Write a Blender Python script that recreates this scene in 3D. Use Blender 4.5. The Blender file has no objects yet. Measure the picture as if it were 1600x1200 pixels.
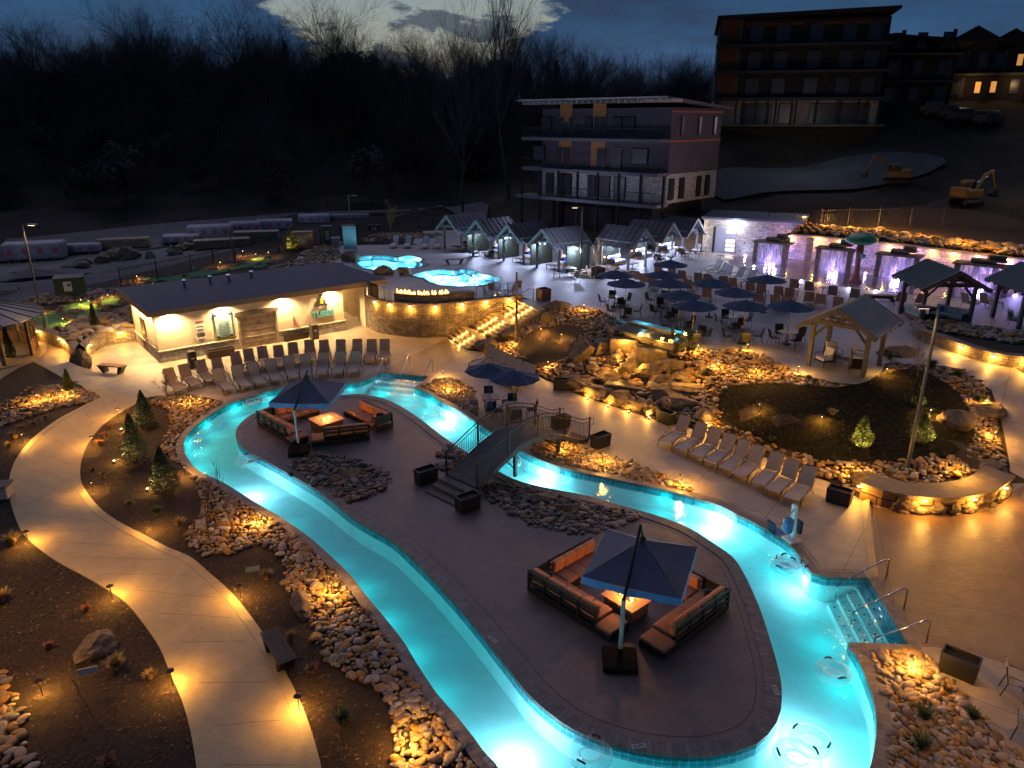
import bpy, bmesh, math, random
from mathutils import Vector, Matrix
from mathutils.geometry import delaunay_2d_cdt
from mathutils.bvhtree import BVHTree
R = math.radians
random.seed(7)
scene = bpy.context.scene
col = scene.collection
# ---------------------------------------------------------------- camera
PITCH = R(19.6); FPX = 1150.0; CAMZ = 14.0
cam = bpy.data.cameras.new('camera'); camo = bpy.data.objects.new('camera', cam); col.objects.link(camo)
camo.location = (0, 0, CAMZ); camo.rotation_euler = (R(90) - PITCH, 0, 0)
cam.sensor_fit = 'HORIZONTAL'; cam.sensor_width = 36; cam.lens = 36 * FPX / 1600
cam.clip_start = .1; cam.clip_end = 2500
scene.camera = camo
# ---------------------------------------------------------------- world: dusk sky with a bright gap in the cloud
w = bpy.data.worlds.new('World'); scene.world = w; w.use_nodes = True
nt = w.node_tree; nt.nodes.clear()
def N(t, **k):
    n = nt.nodes.new(t)
    for a, b in k.items(): setattr(n, a, b)
    return n
def L(a, b): nt.links.new(a, b)
def mth(op, a, b=None, c=None):
    n = N('ShaderNodeMath', operation=op)
    for i, x in enumerate((a, b, c)):
        if x is None: continue
        if isinstance(x, (int, float)): n.inputs[i].default_value = x
        else: L(x, n.inputs[i])
    return n.outputs[0]
tc = N('ShaderNodeTexCoord'); sep = N('ShaderNodeSeparateXYZ'); L(tc.outputs['Generated'], sep.inputs[0])
az = mth('ARCTAN2', sep.outputs[0], sep.outputs[1]); el = mth('ARCSINE', sep.outputs[2])
def noise(scale, detail=6, rough=.6, sx=1, sz=2.5, off=0):
    mp = N('ShaderNodeMapping'); mp.inputs['Scale'].default_value = (sx, sx, sz); mp.inputs['Location'].default_value = (off, off, off)
    L(tc.outputs['Generated'], mp.inputs[0]); n = N('ShaderNodeTexNoise'); n.inputs['Scale'].default_value = scale
    n.inputs['Detail'].default_value = detail; n.inputs['Roughness'].default_value = rough; L(mp.outputs[0], n.inputs['Vector']); return n.outputs[0]
def ramp(v, pts):
    r = N('ShaderNodeValToRGB'); e = r.color_ramp.elements
    while len(e) < len(pts): e.new(.5)
    for q, (p_, c_) in zip(e, pts): q.position = p_; q.color = (*c_, 1) if len(c_) == 3 else c_
    L(v, r.inputs[0]); return r.outputs[0]
def mixc(f, a, b):
    m = N('ShaderNodeMix', data_type='RGBA')
    for s, x in ((m.inputs[0], f), (m.inputs[6], a), (m.inputs[7], b)):
        if isinstance(x, (int, float)): s.default_value = x
        elif isinstance(x, tuple): s.default_value = (*x, 1)
        else: L(x, s)
    return m.outputs[2]
base = ramp(mth('ADD', mth('MULTIPLY', el, 1.6), .25), [(0, (.02, .04, .1)), (.25, (.055, .1, .23)), (.42, (.022, .075, .165)), (.7, (.012, .055, .12)), (1, (.02, .055, .12))])
n1 = noise(3.2, 7, .6, 1, 3.5, 1.3); n2 = noise(9, 8, .62, 1, 3.2, 4.1); n3 = noise(26, 6, .6, 1, 2.2, 2.2)
cl = mixc(ramp(n1, [(.42, (0, 0, 0)), (.62, (1, 1, 1))]), base, (.018, .04, .09))
# the gap: ellipse in azimuth and elevation, edge broken by noise
da = mth('DIVIDE', mth('SUBTRACT', az, R(-7)), R(10.5)); de = mth('DIVIDE', mth('SUBTRACT', el, R(8.2)), R(5.2))
dd = mth('ADD', mth('MULTIPLY', da, da), mth('MULTIPLY', de, de))
dd = mth('ADD', dd, mth('MULTIPLY', mth('SUBTRACT', n2, .5), 1.9))
dd = mth('ADD', dd, mth('MULTIPLY', mth('SUBTRACT', n3, .5), .55))
gap = ramp(dd, [(.78, (1, 1, 1)), (.98, (0, 0, 0))])
gcol = ramp(mth('ADD', mth('MULTIPLY', el, 3.6), 0), [(.12, (.17, .15, .16)), (.3, (.3, .3, .25)), (.6, (.2, .28, .31)), (.9, (.09, .16, .24))])
sk = mixc(gap, cl, gcol)
scl = mth('MULTIPLY', ramp(n2, [(.53, (0, 0, 0)), (.58, (1, 1, 1))]), gap)
sk = mixc(mth('MULTIPLY', scl, .8), sk, (.035, .055, .09))
nish = N('ShaderNodeTexSky', sky_type='NISHITA', sun_disc=False); nish.sun_elevation = R(-4); nish.sun_rotation = R(-8)
bg = N('ShaderNodeBackground'); bg.inputs[1].default_value = 1.0; L(sk, bg.inputs[0])
bg2 = N('ShaderNodeBackground'); bg2.inputs[1].default_value = .05; L(nish.outputs[0], bg2.inputs[0])
ad = N('ShaderNodeAddShader'); L(bg.outputs[0], ad.inputs[0]); L(bg2.outputs[0], ad.inputs[1])
wo = N('ShaderNodeOutputWorld'); L(ad.outputs[0], wo.inputs[0])
# ---------------------------------------------------------------- dusk glow as one soft sun
sl = bpy.data.lights.new('dusk_sun', 'SUN'); sl.energy = .6; sl.angle = R(70); sl.color = (.82, .68, .9)
so = bpy.data.objects.new('dusk_sun', sl); col.objects.link(so); so.rotation_euler = (R(-38), R(-12), 0); so.location = (0, 60, 60)
scene.view_settings.view_transform = 'Standard'; scene.view_settings.look = 'None'
scene.view_settings.exposure = 0.2; scene.view_settings.gamma = 1
cy = scene.cycles
cy.use_denoising = True
try: cy.denoiser = 'OPENIMAGEDENOISE'
except Exception: pass
cy.max_bounces = 6; cy.diffuse_bounces = 3; cy.glossy_bounces = 3; cy.transmission_bounces = 4; cy.transparent_max_bounces = 10
cy.sample_clamp_indirect = 4; cy.caustics_reflective = False; cy.caustics_refractive = False
try: cy.use_light_tree = True
except Exception: pass
# ---------------------------------------------------------------- projection helpers
CP, SP = math.cos(PITCH), math.sin(PITCH)
def ray(px, py):
    u = (px - 800) / FPX; v = (py - 600) / FPX
    return Vector((u, CP - v * SP, -SP - v * CP))
def P(px, py, z=0.0):
    d = ray(px, py); t = (z - CAMZ) / d.z
    return Vector((d.x * t, d.y * t, z))
def ztop(y, py):
    v = (py - 600) / FPX
    return CAMZ - y * (SP + v * CP) / (CP - v * SP)
def pix(p):
    d = p.y * CP + (CAMZ - p.z) * SP
    return (800 + p.x / d * FPX, 600 + ((CAMZ - p.z) * CP - p.y * SP) / d * FPX)
# ---------------------------------------------------------------- materials
def pm(name, c, rough=.7, var=.25, scale=4.0, bump=.0, bscale=30.0, metal=0.0, emit=None, estr=0.0, coord='Object', c2=None, island=0.0, spec=None, rand=0.0):
    m = bpy.data.materials.new(name); m.use_nodes = True; t = m.node_tree; b = t.nodes['Principled BSDF']
    b.inputs['Roughness'].default_value = rough; b.inputs['Metallic'].default_value = metal
    if spec is not None: b.inputs['Specular IOR Level'].default_value = spec
    if coord == 'World':
        g = t.nodes.new('ShaderNodeNewGeometry'); co = g.outputs['Position']
    else:
        g = t.nodes.new('ShaderNodeTexCoord'); co = g.outputs['Object']
    last = None
    if var > 0 or c2:
        n = t.nodes.new('ShaderNodeTexNoise'); n.inputs['Scale'].default_value = scale; n.inputs['Detail'].default_value = 5; n.inputs['Roughness'].default_value = .65
        t.links.new(co, n.inputs['Vector'])
        r = t.nodes.new('ShaderNodeValToRGB'); r.color_ramp.elements[0].position = .3; r.color_ramp.elements[1].position = .7
        r.color_ramp.elements[0].color = (*[x * (1 - var) for x in c], 1)
        r.color_ramp.elements[1].color = (*(c2 or [min(1, x * (1 + var)) for x in c]), 1)
        t.links.new(n.outputs[0], r.inputs[0]); last = r.outputs[0]
    else: b.inputs['Base Color'].default_value = (*c, 1)
    if island > 0 or rand > 0:
        if island > 0:
            gi = t.nodes.new('ShaderNodeNewGeometry'); src = gi.outputs['Random Per Island']; amt = island
        else:
            gi = t.nodes.new('ShaderNodeObjectInfo'); src = gi.outputs['Random']; amt = rand
        hs = t.nodes.new('ShaderNodeHueSaturation')
        mr = t.nodes.new('ShaderNodeMapRange'); mr.inputs[3].default_value = 1 - amt; mr.inputs[4].default_value = 1 + amt
        t.links.new(src, mr.inputs[0]); t.links.new(mr.outputs[0], hs.inputs['Value'])
        wn = t.nodes.new('ShaderNodeTexWhiteNoise'); wn.noise_dimensions = '1D'; t.links.new(src, wn.inputs['W'])
        mr2 = t.nodes.new('ShaderNodeMapRange'); mr2.inputs[3].default_value = .3; mr2.inputs[4].default_value = 1.5
        t.links.new(wn.outputs[0], mr2.inputs[0]); t.links.new(mr2.outputs[0], hs.inputs['Saturation'])
        if last: t.links.new(last, hs.inputs['Color'])
        else: hs.inputs['Color'].default_value = (*c, 1)
        last = hs.outputs[0]
    if last: t.links.new(last, b.inputs['Base Color'])
    if bump > 0:
        n2_ = t.nodes.new('ShaderNodeTexNoise'); n2_.inputs['Scale'].default_value = bscale; n2_.inputs['Detail'].default_value = 6
        t.links.new(co, n2_.inputs['Vector'])
        bp = t.nodes.new('ShaderNodeBump'); bp.inputs['Strength'].default_value = bump; bp.inputs['Distance'].default_value = .05
        t.links.new(n2_.outputs[0], bp.inputs['Height']); t.links.new(bp.outputs[0], b.inputs['Normal'])
    if emit:
        b.inputs['Emission Color'].default_value = (*emit, 1); b.inputs['Emission Strength'].default_value = estr
    return m
def brickmat(name, c1, c2, mortar, scale, bw, bh, ms=.02, rough=.8, uv=False, bump=.6, rot=None, offset=.5):
    m = bpy.data.materials.new(name); m.use_nodes = True; t = m.node_tree; b = t.nodes['Principled BSDF']; b.inputs['Roughness'].default_value = rough
    tc_ = t.nodes.new('ShaderNodeTexCoord'); mp = t.nodes.new('ShaderNodeMapping')
    t.links.new(tc_.outputs['UV' if uv else 'Object'], mp.inputs[0])
    if rot:
        sp_ = t.nodes.new('ShaderNodeSeparateXYZ'); cb = t.nodes.new('ShaderNodeCombineXYZ'); am = t.nodes.new('ShaderNodeMath'); t.links.new(tc_.outputs['Object'], sp_.inputs[0])
        t.links.new(sp_.outputs[0], am.inputs[0]); t.links.new(sp_.outputs[1], am.inputs[1]); t.links.new(am.outputs[0], cb.inputs[0]); t.links.new(sp_.outputs[2], cb.inputs[1]); t.links.new(cb.outputs[0], mp.inputs[0])
    br = t.nodes.new('ShaderNodeTexBrick'); br.inputs['Scale'].default_value = scale; br.inputs['Brick Width'].default_value = bw; br.inputs['Row Height'].default_value = bh
    br.inputs['Mortar Size'].default_value = ms; br.inputs['Color1'].default_value = (*c1, 1); br.inputs['Color2'].default_value = (*c2, 1); br.inputs['Mortar'].default_value = (*mortar, 1); br.offset = offset
    t.links.new(mp.outputs[0], br.inputs['Vector'])
    n = t.nodes.new('ShaderNodeTexNoise'); n.inputs['Scale'].default_value = 3.5; n.inputs['Detail'].default_value = 8; t.links.new(tc_.outputs['Object'], n.inputs['Vector'])
    mx = t.nodes.new('ShaderNodeMix'); mx.data_type = 'RGBA'; mx.blend_type = 'MULTIPLY'; mx.inputs[0].default_value = .8
    rr = t.nodes.new('ShaderNodeValToRGB'); rr.color_ramp.elements[0].color = (.45, .45, .45, 1); rr.color_ramp.elements[1].color = (1.25, 1.25, 1.25, 1); rr.color_ramp.elements[0].position = .3; rr.color_ramp.elements[1].position = .7
    t.links.new(n.outputs[0], rr.inputs[0]); t.links.new(br.outputs['Color'], mx.inputs[6]); t.links.new(rr.outputs[0], mx.inputs[7]); t.links.new(mx.outputs[2], b.inputs['Base Color'])
    bp = t.nodes.new('ShaderNodeBump'); bp.inputs['Strength'].default_value = bump; bp.inputs['Distance'].default_value = .03; bp.invert = True
    ad_ = t.nodes.new('ShaderNodeMath'); ad_.operation = 'MULTIPLY_ADD'; ad_.inputs[1].default_value = -.5
    t.links.new(n.outputs[0], ad_.inputs[0]); t.links.new(br.outputs['Fac'], ad_.inputs[2])
    t.links.new(ad_.outputs[0], bp.inputs['Height']); t.links.new(bp.outputs[0], b.inputs['Normal'])
    return m
def concrete(name, c, c2, stamp=.0, joint=3.0, rot=.6, rough=.55, jw=.012):
    """broom or stamped concrete with saw joints; world coordinates"""
    m = bpy.data.materials.new(name); m.use_nodes = True; t = m.node_tree; b = t.nodes['Principled BSDF']; b.inputs['Roughness'].default_value = rough
    g = t.nodes.new('ShaderNodeNewGeometry'); mp = t.nodes.new('ShaderNodeMapping'); mp.inputs['Rotation'].default_value = (0, 0, rot); t.links.new(g.outputs['Position'], mp.inputs[0])
    def nz(sc, det, src, ro=.6, dist=0):
        n = t.nodes.new('ShaderNodeTexNoise'); n.inputs['Scale'].default_value = sc; n.inputs['Detail'].default_value = det; n.inputs['Roughness'].default_value = ro; n.inputs['Distortion'].default_value = dist
        t.links.new(src, n.inputs['Vector']); return n.outputs[0]
    a_ = nz(.7, 8, mp.outputs[0], .65, .8)
    r = t.nodes.new('ShaderNodeValToRGB'); r.color_ramp.elements[0].position = .32; r.color_ramp.elements[1].position = .68
    r.color_ramp.elements[0].color = (*c, 1); r.color_ramp.elements[1].color = (*c2, 1); t.links.new(a_, r.inputs[0]); last = r.outputs[0]
    mp2 = t.nodes.new('ShaderNodeMapping'); mp2.inputs['Rotation'].default_value = (0, 0, rot); mp2.inputs['Scale'].default_value = (1.1, 2.2, 1); t.links.new(g.outputs['Position'], mp2.inputs[0])
    st = nz(1.7, 9, mp2.outputs[0], .68, 2.2)
    mx = t.nodes.new('ShaderNodeMix'); mx.data_type = 'RGBA'; mx.blend_type = 'MULTIPLY'; mx.inputs[0].default_value = .4 + .15 * stamp
    r2 = t.nodes.new('ShaderNodeValToRGB'); r2.color_ramp.elements[0].position = .35; r2.color_ramp.elements[1].position = .6; r2.color_ramp.elements[0].color = (.6, .6, .6, 1)
    t.links.new(st, r2.inputs[0]); t.links.new(last, mx.inputs[6]); t.links.new(r2.outputs[0], mx.inputs[7]); last = mx.outputs[2]
    fine = nz(60, 3, g.outputs['Position'])
    h = t.nodes.new('ShaderNodeMath'); h.operation = 'MULTIPLY_ADD'; h.inputs[1].default_value = .12; t.links.new(fine, h.inputs[0])
    h2 = t.nodes.new('ShaderNodeMath'); h2.operation = 'MULTIPLY'; h2.inputs[1].default_value = .25 + stamp; t.links.new(st, h2.inputs[0]); t.links.new(h2.outputs[0], h.inputs[2])
    if joint:
        br = t.nodes.new('ShaderNodeTexBrick'); br.offset = 0; br.inputs['Scale'].default_value = 1; br.inputs['Brick Width'].default_value = joint; br.inputs['Row Height'].default_value = joint
        br.inputs['Mortar Size'].default_value = jw; br.inputs['Mortar Smooth'].default_value = .2; t.links.new(mp.outputs[0], br.inputs['Vector'])
        mj = t.nodes.new('ShaderNodeMix'); mj.data_type = 'RGBA'; t.links.new(br.outputs['Fac'], mj.inputs[0]); t.links.new(last, mj.inputs[6]); mj.inputs[7].default_value = (c[0] * .35, c[1] * .35, c[2] * .35, 1); last = mj.outputs[2]
    t.links.new(last, b.inputs['Base Color'])
    rr = t.nodes.new('ShaderNodeMapRange'); rr.inputs[3].default_value = rough - .18; rr.inputs[4].default_value = rough + .2; t.links.new(a_, rr.inputs[0]); t.links.new(rr.outputs[0], b.inputs['Roughness'])
    bp = t.nodes.new('ShaderNodeBump'); bp.inputs['Strength'].default_value = .25 + .4 * stamp; bp.inputs['Distance'].default_value = .03
    t.links.new(h.outputs[0], bp.inputs['Height']); t.links.new(bp.outputs[0], b.inputs['Normal'])
    return m
M = {}
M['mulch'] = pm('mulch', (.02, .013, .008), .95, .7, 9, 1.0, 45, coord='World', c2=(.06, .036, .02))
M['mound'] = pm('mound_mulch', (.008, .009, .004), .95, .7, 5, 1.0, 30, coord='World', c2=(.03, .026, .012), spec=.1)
M['mulch_chip'] = pm('mulch_chip', (.075, .045, .024), .9, .3, 8, island=.8)
M['dirt'] = pm('dirt', (.045, .042, .042), .95, .5, .8, .8, 12, coord='World')
M['gravel'] = pm('gravel', (.085, .08, .085), .95, .35, .5, .6, 20, coord='World')
M['hill'] = pm('hill', (.03, .028, .024), 1, .5, .12, .8, 3, coord='World', spec=.1)
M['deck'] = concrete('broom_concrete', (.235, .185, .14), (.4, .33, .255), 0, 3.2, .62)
M['path'] = concrete('path_concrete', (.33, .245, .115), (.45, .34, .175), 0, 0, .25, .6)
M['path_edge'] = concrete('path_edge_concrete', (.34, .25, .11), (.47, .35, .17), 0, 0, .25, .6)
M['stamped'] = concrete('stamped_concrete', (.12, .07, .04), (.23, .145, .085), 1, 4.5, .35, .42)
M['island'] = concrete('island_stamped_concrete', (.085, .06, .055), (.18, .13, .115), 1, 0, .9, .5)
M['updeck'] = concrete('upper_deck_concrete', (.25, .24, .235), (.36, .345, .335), .15, 3.4, .72)
M['coping'] = brickmat('coping_stone', (.17, .135, .11), (.21, .17, .14), (.06, .05, .045), 1, .17, .6, .007, .6, uv=True, bump=.4, offset=0)
M['coping_grey'] = brickmat('coping_grey', (.1, .09, .085), (.14, .12, .11), (.035, .03, .03), 1, .16, .6, .008, .55, uv=True, bump=.4, offset=0)
M['tile'] = brickmat('waterline_tile', (.03, .22, .3), (.05, .3, .38), (.35, .55, .6), 1, .2, .13, .008, .2, uv=True, bump=.2, offset=0)
M['plaster'] = pm('pool_plaster', (.6, .78, .78), .6, .08, 1.5, coord='World')
M['plaster_up'] = pm('upper_pool_plaster', (.35, .7, .8), .6, .06, 1.5, coord='World')
M['stone'] = pm('river_stone', (.25, .165, .09), .75, .35, 6, .35, 20, island=.5)
M['stone_dark'] = pm('river_stone_dark', (.15, .11, .085), .75, .35, 6, .35, 20, island=.55)
M['stone_r'] = pm('river_stone_single', (.26, .175, .1), .75, .35, 6, .35, 20, rand=.45)
M['boulder'] = pm('boulder', (.16, .125, .09), .9, .5, 2.6, 1.0, 9, spec=.2)
M['ledger'] = brickmat('stacked_stone', (.28, .23, .17), (.16, .135, .11), (.03, .026, .02), 1, .42, .13, .012, .85, rot=(R(90), 0, 0), bump=1)
M['ledger_w'] = brickmat('pale_stone_cladding', (.5, .48, .45), (.33, .32, .31), (.15, .14, .14), 1, .5, .15, .01, .85, rot=(R(90), 0, 0), bump=.8)
M['ledger_uv'] = brickmat('wall_ledger_stone', (.3, .245, .18), (.17, .14, .11), (.025, .022, .018), 1, .48, .14, .012, .85, uv=True, bump=1)
M['cap'] = pm('stone_cap', (.17, .13, .09), .8, .25, 3, .5, 14)
M['stucco'] = pm('cream_stucco', (.62, .55, .42), .85, .06, 2, .3, 90)
M['fascia'] = pm('fascia', (.13, .11, .09), .6, .2, 3)
def ribbed(name, c, sp=.4, rot=0, rough=.35, metal=.5):
    m = pm(name, c, rough, .2, 1.2, metal=metal); t = m.node_tree; b = t.nodes['Principled BSDF']
    tc_ = t.nodes.new('ShaderNodeTexCoord'); mp = t.nodes.new('ShaderNodeMapping'); mp.inputs['Rotation'].default_value = (0, 0, rot); t.links.new(tc_.outputs['Object'], mp.inputs[0])
    br = t.nodes.new('ShaderNodeTexBrick'); br.offset = 0; br.inputs['Scale'].default_value = 1; br.inputs['Brick Width'].default_value = sp; br.inputs['Row Height'].default_value = 200; br.inputs['Mortar Size'].default_value = .03; br.inputs['Mortar Smooth'].default_value = .6
    t.links.new(mp.outputs[0], br.inputs['Vector']); bp = t.nodes.new('ShaderNodeBump'); bp.inputs['Distance'].default_value = .04; t.links.new(br.outputs['Fac'], bp.inputs['Height']); t.links.new(bp.outputs[0], b.inputs['Normal'])
    return m
M['roof'] = ribbed('standing_seam_roof', (.018, .028, .055), .42, rough=.7, metal=.1)
M['roof_grey'] = ribbed('grey_metal_roof', (.45, .42, .37), .2, metal=.1, rough=.55)
M['roof_green'] = ribbed('green_metal_roof', (.035, .1, .11), .2, metal=.2, rough=.4)
M['roof_dark'] = ribbed('dark_metal_roof', (.035, .04, .055), .28, metal=.1, rough=.6)
M['timber'] = pm('grey_timber', (.105, .095, .08), .8, .3, 3, .3, 25)
M['timber_cool'] = pm('painted_timber', (.19, .2, .21), .75, .2, 3, .3, 25)
M['wood'] = pm('brown_wood', (.25, .13, .06), .65, .3, 3, .3, 20)
M['barn'] = pm('weathered_barn_wood', (.3, .25, .19), .8, .4, 2.5, .4, 10)
M['black'] = pm('black_metal', (.012, .012, .013), .45, .2, 5, metal=.3)
M['matt_black'] = pm('matt_black', (.01, .01, .01), .9, .1, 3, spec=.1)
M['bronze'] = pm('bronze_metal', (.05, .035, .024), .45, .2, 5, metal=.5)
M['steel'] = pm('stainless_steel', (.55, .55, .55), .18, 0, 1, metal=1)
M['pole'] = pm('lamp_pole', (.12, .13, .14), .4, .1, 2, metal=.6)
M['pole_br'] = pm('bronze_lamp_pole', (.05, .045, .035), .4, .1, 2, metal=.5)
M['planter'] = pm('planter_black', (.014, .014, .012), .55, .3, 3)
M['planter_br'] = pm('planter_brown', (.06, .035, .022), .5, .3, 2, .2, 10)
M['soil'] = pm('soil', (.03, .022, .016), 1, .5, 20, .8, 40)
M['sling'] = pm('tan_sling', (.46, .3, .2), .85, .15, 4, .3, 200)
M['sling_grey'] = pm('taupe_sling', (.4, .33, .28), .85, .15, 4, .3, 200)
M['sling_white'] = pm('white_sling', (.6, .6, .6), .85, .1, 4, .3, 200)
M['frame'] = pm('chair_frame', (.045, .03, .02), .4, .1, 4, metal=.6)
M['frame_lt'] = pm('bronze_frame', (.14, .1, .06), .35, .1, 4, metal=.6)
M['navy'] = pm('navy_canvas', (.006, .032, .08), .85, .25, 2, .2, 60)
M['navy2'] = pm('navy_striped_canvas', (.06, .075, .12), .8, .2, 2, .2, 60)
M['blueval'] = pm('blue_valance', (.08, .16, .36), .8, .2, 3)
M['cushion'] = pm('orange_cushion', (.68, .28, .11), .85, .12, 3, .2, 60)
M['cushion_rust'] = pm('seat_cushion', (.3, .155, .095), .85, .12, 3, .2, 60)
M['cushion_back'] = pm('cushion_sage', (.35, .36, .29), .85, .12, 3, .2, 60)
M['white_fab'] = pm('white_fabric', (.62, .62, .6), .9, .1, 4, .2, 60)
M['tan_fab'] = pm('tan_fabric', (.38, .27, .15), .9, .15, 4)
M['blue_fab'] = pm('blue_fabric', (.03, .1, .42), .9, .15, 4)
M['firetop'] = pm('fire_table_top', (.42, .24, .1), .6, .2, 3)
M['green_wall'] = pm('artificial_hedge', (.013, .022, .009), .9, .6, 9, 1, 25)
M['hedge_dark'] = pm('dark_panel', (.02, .02, .025), .8, .3, 3)
M['turf'] = pm('putting_turf', (.045, .16, .05), .95, .3, 6, .5, 90, coord='World')
M['leaf'] = pm('evergreen_leaf', (.045, .07, .02), .7, .4, 3, island=.6)
M['leaf_y'] = pm('yellow_green_leaf', (.11, .13, .03), .7, .4, 3, island=.5)
M['leaf_dk'] = pm('far_leaf', (.012, .015, .009), .9, .4, 1, island=.5, spec=.1)
M['bark'] = pm('bark', (.09, .07, .05), .9, .3, 5, .5, 20)
M['bark_dk'] = pm('far_bark', (.055, .046, .044), 1, .4, 1, spec=.1)
M['bark_pale'] = pm('pale_bark', (.05, .045, .05), 1, .3, 1)
M['grass'] = pm('straw_grass', (.32, .22, .07), .9, .3, 3, island=.4)
M['grass_red'] = pm('rust_grass', (.3, .1, .04), .9, .3, 3, island=.4)
M['fence'] = pm('fence_black', (.02, .02, .022), .6, 0, 1)
M['glassm'] = pm('dark_window', (.012, .014, .02), .4, .3, 1)
M['door_grey'] = pm('grey_door', (.25, .27, .33), .5, .08, 2)
M['char'] = pm('charcoal_siding', (.055, .045, .058), .8, .2, 1.2, .2, 6)
M['char2'] = pm('dark_siding', (.02, .016, .016), .9, .2, 1.2, spec=.2)
M['orange_p'] = pm('orange_panel', (.3, .13, .035), .7, .15, 2)
M['red_trim'] = pm('red_trim', (.3, .07, .035), .7, .1, 2)
M['balcony'] = pm('balcony_slab', (.09, .085, .1), .8, .2, 2)
M['pale_trim'] = pm('pale_trim', (.3, .29, .28), .8, .2, 1)
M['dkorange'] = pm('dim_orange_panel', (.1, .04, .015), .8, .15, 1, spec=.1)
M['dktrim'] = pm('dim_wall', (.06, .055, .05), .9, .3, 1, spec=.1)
M['wrap'] = pm('plastic_wrap', (.16, .16, .2), .45, .3, 1.5, .5, 5)
M['wrap_red'] = pm('wrap_print', (.25, .05, .05), .5, .2, 2)
M['lumber'] = pm('lumber', (.2, .15, .1), .8, .3, 3)
M['util'] = pm('utility_green', (.05, .075, .035), .6, .2, 2)
M['paper'] = pm('sign_white', (.7, .7, .68), .6, .05, 2)
M['teal'] = pm('sign_teal', (.12, .42, .48), .5, .08, 2)
M['teal_lt'] = pm('sign_pale_blue', (.32, .52, .56), .5, .08, 2)
M['lime'] = pm('sign_lime', (.35, .42, .06), .5, .1, 2)
M['navy_p'] = pm('sign_navy', (.01, .02, .07), .5, .1, 2)
M['redp'] = pm('sign_red', (.5, .03, .02), .5, .1, 2)
M['inkb'] = pm('sign_black', (.015, .015, .02), .5, 0, 2)
M['amber_p'] = pm('badge_amber', (.65, .32, .02), .5, .1, 2)
M['bin'] = pm('bin_grey', (.055, .045, .035), .5, .2, 3)
M['yellow_m'] = pm('machine_yellow', (.13, .075, .015), .5, .3, 2)
M['white_plastic'] = pm('white_plastic', (.6, .62, .63), .35, .05, 2)
M['blue_plastic'] = pm('blue_plastic', (.03, .12, .3), .45, .1, 2)
M['tubebody'] = None
def emis(name, c, s):
    m = bpy.data.materials.new(name); m.use_nodes = True; b = m.node_tree.nodes['Principled BSDF']; b.inputs['Base Color'].default_value = (*c, 1)
    b.inputs['Emission Color'].default_value = (*c, 1); b.inputs['Emission Strength'].default_value = s; return m
M['lamp_warm'] = emis('lamp_warm', (1, .62, .25), 14)
M['lamp_soft'] = emis('lamp_soft', (1, .72, .4), 9)
M['lamp_white'] = emis('lamp_white', (.8, .88, 1), 14)
M['lamp_violet'] = emis('lamp_violet', (.72, .68, 1), 14)
M['win_warm'] = emis('lit_window', (1, .45, .1), .45)
M['win_door'] = emis('lit_door_glass', (1, .82, .6), 2.2)
M['flame'] = emis('flame', (1, .38, .08), 9)
M['flame_w'] = emis('flame_core', (1, .75, .45), 8)
def watermat(name, tint, bump=.4, sc=2.4, gl=1.0):
    m = bpy.data.materials.new(name); m.use_nodes = True; t = m.node_tree; t.nodes.clear()
    tr = t.nodes.new('ShaderNodeBsdfTransparent'); tr.inputs[0].default_value = (*tint, 1)
    g = t.nodes.new('ShaderNodeBsdfGlossy'); g.inputs['Roughness'].default_value = .03; g.inputs[0].default_value = (gl, gl, gl, 1)
    fr = t.nodes.new('ShaderNodeFresnel'); fr.inputs['IOR'].default_value = 1.33
    geo = t.nodes.new('ShaderNodeNewGeometry'); n = t.nodes.new('ShaderNodeTexNoise'); n.inputs['Scale'].default_value = sc; n.inputs['Detail'].default_value = 3; n.inputs['Distortion'].default_value = .6
    t.links.new(geo.outputs['Position'], n.inputs['Vector'])
    bp = t.nodes.new('ShaderNodeBump'); bp.inputs['Strength'].default_value = bump; bp.inputs['Distance'].default_value = .12; t.links.new(n.outputs[0], bp.inputs['Height'])
    t.links.new(bp.outputs[0], g.inputs['Normal']); t.links.new(bp.outputs[0], fr.inputs['Normal'])
    mx = t.nodes.new('ShaderNodeMixShader'); t.links.new(fr.outputs[0], mx.inputs[0]); t.links.new(tr.outputs[0], mx.inputs[1]); t.links.new(g.outputs[0], mx.inputs[2])
    o = t.nodes.new('ShaderNodeOutputMaterial'); t.links.new(mx.outputs[0], o.inputs[0]); return m
M['water'] = watermat('river_water', (.25, .84, .9))
M['water_up'] = watermat('upper_pool_water', (.45, .9, 1))
M['film'] = watermat('clear_vinyl', (.93, .97, .98), 0, 9)
_m = bpy.data.materials.new('clear_vinyl2'); _m.use_nodes = True; _t = _m.node_tree; _t.nodes.clear(); _a = _t.nodes.new('ShaderNodeBsdfTransparent'); _a.inputs[0].default_value = (.93, .97, .98, 1); _b = _t.nodes.new('ShaderNodeBsdfPrincipled'); _b.inputs['Base Color'].default_value = (.75, .85, .88, 1); _b.inputs['Roughness'].default_value = .15
_lw = _t.nodes.new('ShaderNodeLayerWeight'); _lw.inputs[0].default_value = .35; _mr = _t.nodes.new('ShaderNodeMapRange'); _mr.inputs[3].default_value = .06; _mr.inputs[4].default_value = .55; _mx = _t.nodes.new('ShaderNodeMixShader'); _o = _t.nodes.new('ShaderNodeOutputMaterial')
_t.links.new(_lw.outputs['Facing'], _mr.inputs[0]); _t.links.new(_mr.outputs[0], _mx.inputs[0]); _t.links.new(_a.outputs[0], _mx.inputs[1]); _t.links.new(_b.outputs[0], _mx.inputs[2]); _t.links.new(_mx.outputs[0], _o.inputs[0]); M['film'] = _m
M['glass'] = watermat('clear_glass', (.8, .86, .88), 0)
M['fall'] = pm('falling_water', (.55, .56, .72), .3, .3, 8)
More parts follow.
